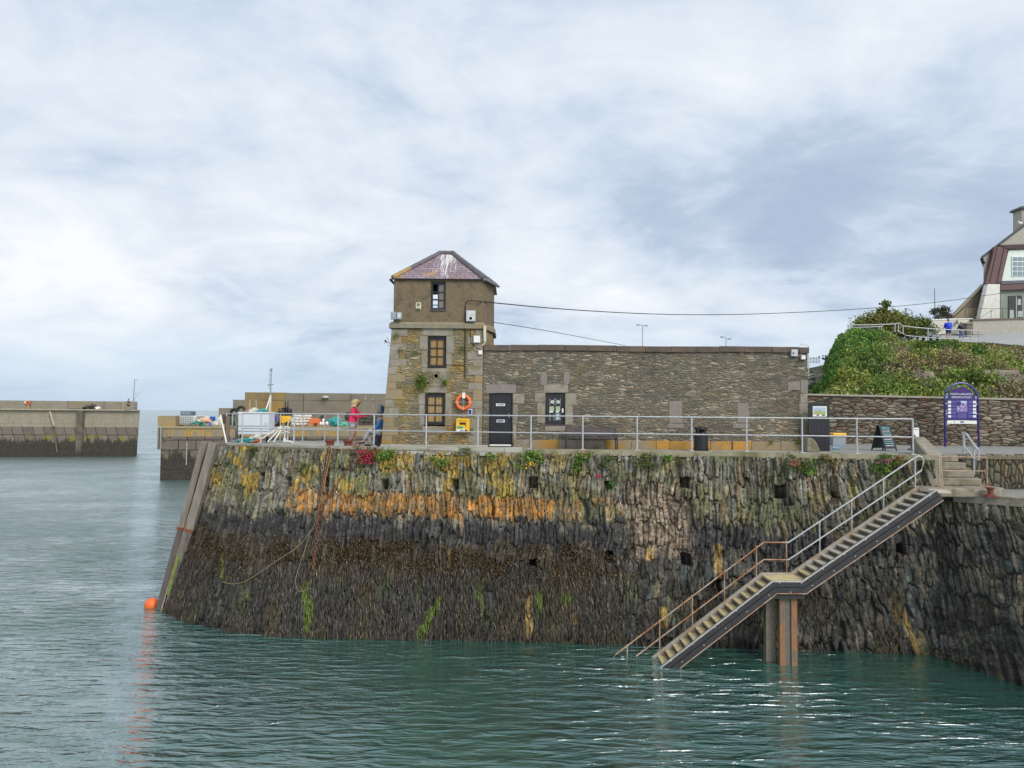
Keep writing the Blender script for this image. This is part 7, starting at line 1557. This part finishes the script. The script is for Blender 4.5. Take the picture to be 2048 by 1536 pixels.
skinned('shorts',[(X(-.10,0,.90),(.175,.175)),(X(-.09,-.10,.80),.13),(X(-.06,-.105,.64),.115),(X(-.10,.10,.80),.13),(X(-.08,.10,.64),.115)],[(0,1),(1,2),(0,3),(3,4)],pm('white shorts',(.72,.70,.72),bmp=.2),wm)
BAG=pm('dark backpack',(.045,.04,.06),(.07,.06,.09),scale=8,bmp=.3)
skinned('backpack',[(X(-.30,0,.93),(.12,.15)),(X(-.32,0,1.12),(.13,.16)),(X(-.27,0,1.33),(.09,.13))],[(0,1),(1,2)],BAG,wm)
for (a,b_) in (((-.20,-.09,.075),(-.04,-.09,.028)),((-.09,.09,.028),(.16,.09,.02))): MB().beam(X(*a)+Vector((0,0,-.022)),X(*b_)+Vector((0,0,-.012)),.085,.02,up=(0,0,1)).build('sandal',pm('brown sandal',(.20,.10,.08),bmp=0),wm,bevel=.006)
# ---- man sitting at the corner of the tower, legs crossed, facing left
D_=26.75; xb_=at(764,890,D_).x; F0=Vector((xb_,D_,ZD)); mn=thing('person','man in blue jacket and grey hat sitting cross legged at the left tower corner','person',F0)
X=lambda dx,dy,dz: F0+Vector((dx,dy,dz))
MB().box(F0.x-.30,F0.x+.12,D_-.0,D_+.38,ZD,ZD+.43).build('bag',pm('dark navy cloth',(.015,.017,.03),(.025,.027,.04),bmp=.3),None,loc=(F0.x-.1,D_,ZD),label='big dark navy bag that the man in blue sits on beside the tower corner',cat='bag',bevel=.06)
J=[(X(-.13,.16,.56),(.14,.15)),(X(-.09,.16,.72),(.125,.15)),(X(-.06,.16,.92),(.13,.17)),(X(-.08,.16,1.02),(.08,.10)),(X(-.10,.16,1.08),.052),(X(-.12,.16,1.13),.05),
   (X(-.14,.07,.54),.095),(X(-.52,.05,.60),.068),(X(-.66,.05,.30),.05),(X(-.72,.05,.22),.04),(X(-.86,.05,.13),.03),
   (X(-.14,.25,.52),.095),(X(-.55,.20,.50),.068),(X(-.50,.20,.20),.05),(X(-.48,.20,.07),.042),(X(-.62,.20,.05),.03),
   (X(-.08,-.02,.95),.06),(X(-.22,-.05,.70),.048),(X(-.42,.06,.66),.036),(X(-.10,.34,.95),.06),(X(-.24,.36,.70),.048),(X(-.44,.24,.68),.036)]
E=[(0,1),(1,2),(2,3),(3,4),(4,5),(0,6),(6,7),(7,8),(8,9),(9,10),(0,11),(11,12),(12,13),(13,14),(14,15),(2,16),(16,17),(17,18),(2,19),(19,20),(20,21)]
skinned('body',J,E,SKIN,mn)
head(mn,X(-.14,.16,1.24),(-1,-.05,-.1),.112,pm('grey hair',(.20,.19,.18),bmp=.4),.0)
GHAT=pm('grey knitted hat',(.13,.14,.15),(.09,.10,.11),scale=20,bmp=.5)
MB().lathe(X(-.125,.16,1.26),[(.118,.0),(.122,.04),(.105,.09),(.06,.125),(.0,.135)],16).build('hat',GHAT,mn,smooth=True)
mb=MB(); hand(mb,X(-.42,.06,.66),(-1,.1,-.1),1,(0,0,1),1,.7); mb.build('hand',SKIN,mn,smooth=True); mb=MB(); hand(mb,X(-.44,.24,.68),(-1,-.1,-.1),-1,(0,0,1),1,.7); mb.build('hand',SKIN,mn,smooth=True)
MB().blobm(X(-.14,.16,.56),.25,.27,.17,3,.03).build('trousers',pm('pale grey trousers',(.40,.40,.40),(.32,.32,.33),scale=9,bmp=.4),mn,smooth=True)
BLJ=pm('blue jacket',(.03,.15,.42),(.025,.11,.32),scale=10,rough=.7,bmp=.5,bdist=.02)
skinned('jacket',[(X(-.13,.16,.46),(.20,.21)),(X(-.09,.16,.70),(.165,.18)),(X(-.06,.16,.92),(.15,.18)),(X(-.08,.16,1.06),(.085,.09)),(X(-.08,-.03,.94),.085),(X(-.22,-.06,.70),.07),(X(-.39,.05,.66),.055),(X(-.10,.35,.94),.085),(X(-.24,.37,.70),.07),(X(-.41,.24,.68),.055)],[(0,1),(1,2),(2,3),(2,4),(4,5),(5,6),(2,7),(7,8),(8,9)],BLJ,mn)
skinned('trousers',[(X(-.10,.16,.52),(.19,.20)),(X(-.30,.07,.58),.11),(X(-.53,.05,.60),.085),(X(-.70,.05,.25),.072),(X(-.30,.24,.53),.11),(X(-.56,.20,.49),.085),(X(-.485,.20,.13),.07)],[(0,1),(1,2),(2,3),(0,4),(4,5),(5,6)],pm('pale grey trousers',(.40,.40,.40),(.32,.32,.33),scale=9,bmp=.4),mn)
for a,b_ in (((-.66,.05,.16),(-.95,.05,.12)),((-.43,.20,.055),(-.72,.20,.045))): skinned('shoe',[(X(*a),(.055,.05)),(X((a[0]+b_[0])/2,a[1],(a[2]+b_[2])/2),(.055,.045)),(X(*b_),(.04,.032))],[(0,1),(1,2)],pm('dark brown shoe',(.05,.035,.03),bmp=0),mn,sub=1)

t=thing('mooring_post','grey steel post with a dark box fixed left of the tower corner','post',(at(761,860,28.0).x,28.0,ZD)); p=at(760,885,28.0)
MB().beam((p.x,28,ZD),(p.x,28,at(760,808,28).z),.14,.14,up=(0,1,0)).build('post',GREYP,t); MB().box(p.x+.04,p.x+.22,27.88,27.95,at(760,825,28).z,at(760,812,28).z).build('box',pm('dark blue box',(.03,.05,.12),bmp=0),t)
# ---- small figures
def figure(label,base,h,face,top,bottom,hairm,coat=0.0,pose=0.0,extras=None,sub=1,arm=(.1,.1),bulk=1.0):
    """standing or walking person; face = direction"""
    t=thing('person',label,'person',base); k=h/1.75; f=Vector(face).normalized(); s_=f.cross(Vector((0,0,1))).normalized()
    X=lambda a,b_,c: Vector(base)+(f*a+s_*b_+Vector((0,0,c)))*k
    st_=.20*pose
    ar=[(X(.0,-.21,1.40),.06),(X(.02+arm[0],-.28,1.12),.05),(X(.1+arm[0]*3,-.24,.92+arm[0]),.036),(X(.0,.21,1.40),.06),(X(.0+arm[1],.28,1.12),.05),(X(.1+arm[1]*3,.24,.92+arm[1]),.036)]
    J=[(X(0,0,.95),(.14*k,.16*k)),(X(0,0,1.15),(.12*k,.15*k)),(X(0,0,1.36),(.12*k,.18*k)),(X(0,0,1.48),.06*k),(X(.01,0,1.56),.05*k),
       (X(0,-.09,.88),.095*k),(X(st_*.6+.03,-.10,.48),.065*k),(X(st_,-.10,.09),.045*k),(X(st_+.14,-.11,.04),.035*k),
       (X(0,.09,.88),.095*k),(X(-st_*.4+.03,.10,.48),.065*k),(X(-st_,.10,.09),.045*k),(X(-st_+.14,.11,.04),.035*k)]+[(a,r*k) for a,r in ar]
    E=[(0,1),(1,2),(2,3),(3,4),(0,5),(5,6),(6,7),(7,8),(0,9),(9,10),(10,11),(11,12),(2,13),(13,14),(14,15),(2,16),(16,17),(17,18)]
    skinned('body',J,E,SKIN,t,sub=sub); head(t,X(.02,0,1.66),f,.11*k,hairm,.05)
    for i,sd in((15,1),(18,-1)): mb=MB(); hand(mb,J[i][0],tuple(J[i][0]-J[i-1][0]),sd,tuple(s_),k,.7); mb.build('hand',SKIN,t,smooth=True)
    c0=coat; skinned('top',[(X(0,0,.92-c0),(.17*k*bulk,.20*k*bulk*1.1)),(X(0,0,1.15),(.15*k*bulk,.18*k*bulk*1.1)),(X(0,0,1.38),(.14*k*bulk,.18*k*bulk)),(X(0,0,1.49),(.08*k,.09*k)),(X(0,-.22,1.38),.085*k),(J[14][0],.07*k),(J[14][0]*.25+J[15][0]*.75,.055*k),(X(0,.22,1.38),.085*k),(J[17][0],.07*k),(J[17][0]*.25+J[18][0]*.75,.055*k)],[(0,1),(1,2),(2,3),(2,4),(4,5),(5,6),(2,7),(7,8),(8,9)],top,t,sub=sub)
    mat_,short=bottom; kn=.52 if short else .12
    a=J[6][0] if short else J[7][0]; b2=J[10][0] if short else J[11][0]
    pts=[(X(0,0,.93),(.16*k,.175*k)),(X(0,-.10,.80),.115*k),(J[6][0],.085*k),(X(0,.10,.80),.115*k),(J[10][0],.085*k)]; ed=[(0,1),(1,2),(0,3),(3,4)]
    if not short: pts+=[(J[7][0]+Vector((0,0,.05)),.06*k),(J[11][0]+Vector((0,0,.05)),.06*k)]; ed+=[(2,5),(4,6)]
    skinned('trousers' if not short else 'shorts',pts,ed,mat_,t,sub=sub)
    if extras: extras(t,X,k)
    for i in (7,11): skinned('shoe',[(J[i][0]+Vector((0,0,-.03))*k-f*.04*k,.045*k),(J[i+1][0]+f*.04*k,.04*k)],[(0,1)],DARK,t,sub=1)
    return t
# walkers on the hilltop: stand on the terrace sheet
def ter_z(px,D_): return ter_mid(px).z
for lab,px,ftop,kw in (('walker seen from behind in a bright blue rain coat and dark shorts on the hilltop',1897,638,dict(top=pm('bright blue coat',(.02,.06,.62),(.02,.05,.50),bmp=.1),bottom=(pm('navy shorts',(.02,.03,.10),bmp=0),True),hairm=pm('grey hair',(.20,.19,.18),bmp=.4),coat=.22,pose=.4,arm=(.06,.10),bulk=1.45)),
                       ('walker in a black jacket and blue jeans with a backpack on the hilltop',1923,644,dict(top=pm('black jacket',(.03,.03,.035),bmp=.1),bottom=(pm('blue jeans',(.14,.22,.36),(.10,.17,.30),bmp=.1),False),hairm=pm('fair hair',(.40,.30,.20),bmp=.3),pose=.7,bulk=1.2,extras=lambda t,X,k: skinned('backpack',[(X(-.2,0,1.1),(.1*k,.13*k)),(X(-.2,0,1.32),(.09*k,.12*k))],[(0,1)],BAG,t,sub=1)))):
    D_=60.0; z_=ter_z(px,D_); hpx=at(px,ftop,D_).z-z_; figure(lab,(at(px,660,D_).x,D_,z_),max(1.5,min(1.95,hpx)),(.15,1,0),**kw)
# angler on the far breakwater
p=Vector((at(256.5,818,114.5).x,114.5,zt7)); an=figure('distant angler in dark shorts holding a fishing rod at the end of the far breakwater',p,1.8,(.9,-.3,0),top=pm('brown shirt',(.16,.11,.10),bmp=.1),bottom=(pm('dark shorts',(.05,.05,.06),bmp=0),True),hairm=pm('dark hair',(.03,.025,.02),bmp=.2),pose=.5,arm=(.18,.22))
MB().tube([p+Vector((.55,-.2,1.15)),at(285,780,114)],.03,5,r2=.012).build('fishing_rod',pm('dark rod',(.12,.12,.12),bmp=0),None,loc=p+Vector((.55,-.2,1.15)),label='thin fishing rod held up by the distant angler',cat='fishing rod')
# ================================================================ plants on the quay wall
def tuft(px,py,w,h,n,cols,label,seed,flower=None,leaf=.085,name='wall_plant',down=.3):
    base=wallpt(px,py,.10); t=thing(name,label,'plant',base); rg=np.random.default_rng(seed); k=base.y/1400
    a=rg.uniform(0,1,(n,3)); ncl=9; cc=np.stack([rg.uniform(-.5,.5,ncl)*w*k,-rg.uniform(.0,.22,ncl),rg.uniform(-down-.1,1-down,ncl)*h*k],-1); i=rg.integers(0,ncl,n)
    P=cc[i]+rg.normal(0,1,(n,3))*np.array([w*k*.13,.07,h*k*.12])+np.array(base)
    col=palette(np.clip(_h(i,i*0,seed)*.6+rg.uniform(0,.4,n),0,.999),cols,.3)
    global rng; kp=rng; rng=rg
    leaf_cards('leaves',P,leaf+0*P[:,0],col,t,upb=.1); rng=kp
    mb=MB()
    for c in cc: mb.tube([base+Vector((0,.12,0)),base+Vector(c)*.6+Vector((0,-.05,.02)),base+Vector(c)],.008,4)
    mb.build('stems',BARK,t)
    if flower:
        fc,fn,fy=flower; Pf=np.stack([rg.normal(0,w*k*.22,fn),-rg.uniform(.1,.35,fn),rg.uniform(fy[0],fy[1],fn)*h*k],-1)+np.array(base); rng=rg; leaf_cards('flowers',Pf,.06+0*Pf[:,0],palette(rg.uniform(0,1,fn),fc,.2),t,upb=.2,asp=1.2); rng=kp
G1=[(.06,.12,.02),(.10,.18,.03),(.16,.26,.05),(.20,.27,.07)]; G2=[(.06,.09,.02),(.10,.13,.035),(.15,.16,.05)]
PNK=[(.50,.035,.09),(.58,.06,.13),(.30,.03,.05),(.20,.06,.04)]
tuft(738,919,44,34,600,[(.07,.10,.03),(.12,.12,.04),(.25,.08,.05)],'red valerian in full bloom on the wall head below the seated man',501,flower=(PNK,420,(-.25,.50)))
tuft(772,921,40,28,700,G1,'bright green tuft right of the red valerian',502)
for i,(px,py,w,h,n,c,lab,fl_) in enumerate([
 (884,925,42,30,700,G1,'green trailing plant on the wall head below the defibrillator',None),(985,915,16,16,250,G1,'small green sprig under the black stable door',None),
 (1060,925,52,36,1000,G1,'broad green plant with yellow flowers on the wall left of the bench',([(.70,.40,.02)],30,(-.5,0))),
 (1165,925,38,44,1000,G1,'bright green valerian clump hanging on the wall below the bench',([(.55,.15,.20)],25,(.3,.6))),
 (1212,930,26,30,350,G2,'thin green plant between the two clumps below the bench',None),(1222,972,18,16,260,[(.03,.07,.02),(.05,.12,.03)],'dark green fern in a wall hole under the quay head',None),
 (1196,952,8,10,20,G2,'single pink valerian flower on the wall face',(PNK,45,(-.3,.4))),
 (1285,930,44,34,650,G2,'olive green plant on the wall left of the litter bin',None),(1332,920,22,18,300,G1,'small green plant on the wall below the litter bin',None),
 (1585,930,42,34,700,G2,'faded green and brown plant below the right end of the building',([(.35,.14,.12)],80,(-.1,.4))),(1617,938,26,28,600,G1,'fresh green clump on the wall below the boulder',None),(1650,925,30,26,450,[(.20,.13,.08),(.16,.15,.05),(.10,.14,.04)],'dry reddish plant on the wall below the black gate',None),
 (1760,933,50,36,900,G1,'large leafy green plant on the wall below the chalkboard',([(.45,.10,.25)],30,(.2,.55))),(1788,925,26,20,300,[(.25,.16,.06),(.18,.15,.04)],'orange brown plant beside the leafy plant below the chalkboard',None),
 (430,937,16,24,330,G1,'leafy green plant growing at the quay nose beside the timber fender',None),(612,938,34,24,350,G2,'olive plant on the upper wall left of the chain',None),(505,905,30,18,300,G2,'low olive moss clump under the brick edge near the nose',None),(1850,925,12,16,120,G2,'small plant beside the concrete wing wall',None),(930,905,24,12,160,G2,'thin weeds along the pale slab edge under the door',None)]):
    tuft(px,py,w*.85,h*.8,int(n*.55),c,lab,520+i,flower=fl_)
def tplant(px,py,w,h,n,cols,label,seed,D_=DT,leaf=.09):
    base=at(px,py,D_-.03); t=thing('wall_plant',label,'plant',base); rg=np.random.default_rng(seed); k=D_/1400
    P=np.stack([rg.normal(0,.24,n)*w*k,-rg.uniform(0,.16,n),rg.normal(0,.27,n)*h*k],-1)+np.array(base)
    global rng; kp=rng; rng=rg; leaf_cards('leaves',P,leaf+0*P[:,0],palette(rg.uniform(0,1,n),cols,.3),t,upb=-.15,asp=2.4); rng=kp
    MB().tube([base,base+Vector((0,-.06,h*k*.3))],.012,4).build('stems',BARK,t)
FERN=[(.06,.12,.02),(.12,.19,.03),(.20,.26,.05)]
tplant(843,764,22,34,420,FERN,'bushy green fern growing from the tower wall left of the round hole',601); tplant(889,766,12,14,110,FERN,'small green fern on the tower right of the round hole',602)
tplant(793,672,18,14,90,FERN,'small plant on the tower under the stone band at left',603,leaf=.06); tplant(832,706,18,10,80,FERN,'small plant on the tower left of the middle window',604,leaf=.06); tplant(925,698,16,16,80,G2,'sparse olive plant on the tower right of the middle window',605,leaf=.06); tplant(800,702,14,12,60,G2,'faint olive weed on the left tower quoins',606,leaf=.06)
tplant(883,872,8,7,60,G2,'little weed at the foot of the tower below the lower window',607,leaf=.05); tplant(1541,884,8,9,70,G2,'small weed on the building plinth left of the last quoin',608,D_=DB,leaf=.05); tplant(1595,884,9,12,100,FERN,'green weed at the right end of the building plinth',609,D_=DB,leaf=.06); tplant(1417,776,8,6,40,G2,'tiny weed on the building wall above the litter bin',610,D_=DB,leaf=.05)
t=thing('twig','thin bare twig sprouting from the left side of the tower','plant',at(783,690,DT+.3))
for a,b_ in (((783,690),(771,682)),((779,687),(774,673)),((783,692),(774,690)),((776,685),(769,686))): MB().tube([at(*a,DT+.3),at(*b_,DT+.2)],.008,4).build('stem',BARK,t)
MB().blobm(at(771,682,DT+.2),.04,.04,.04,1,.2).build('bud',DARK,t)
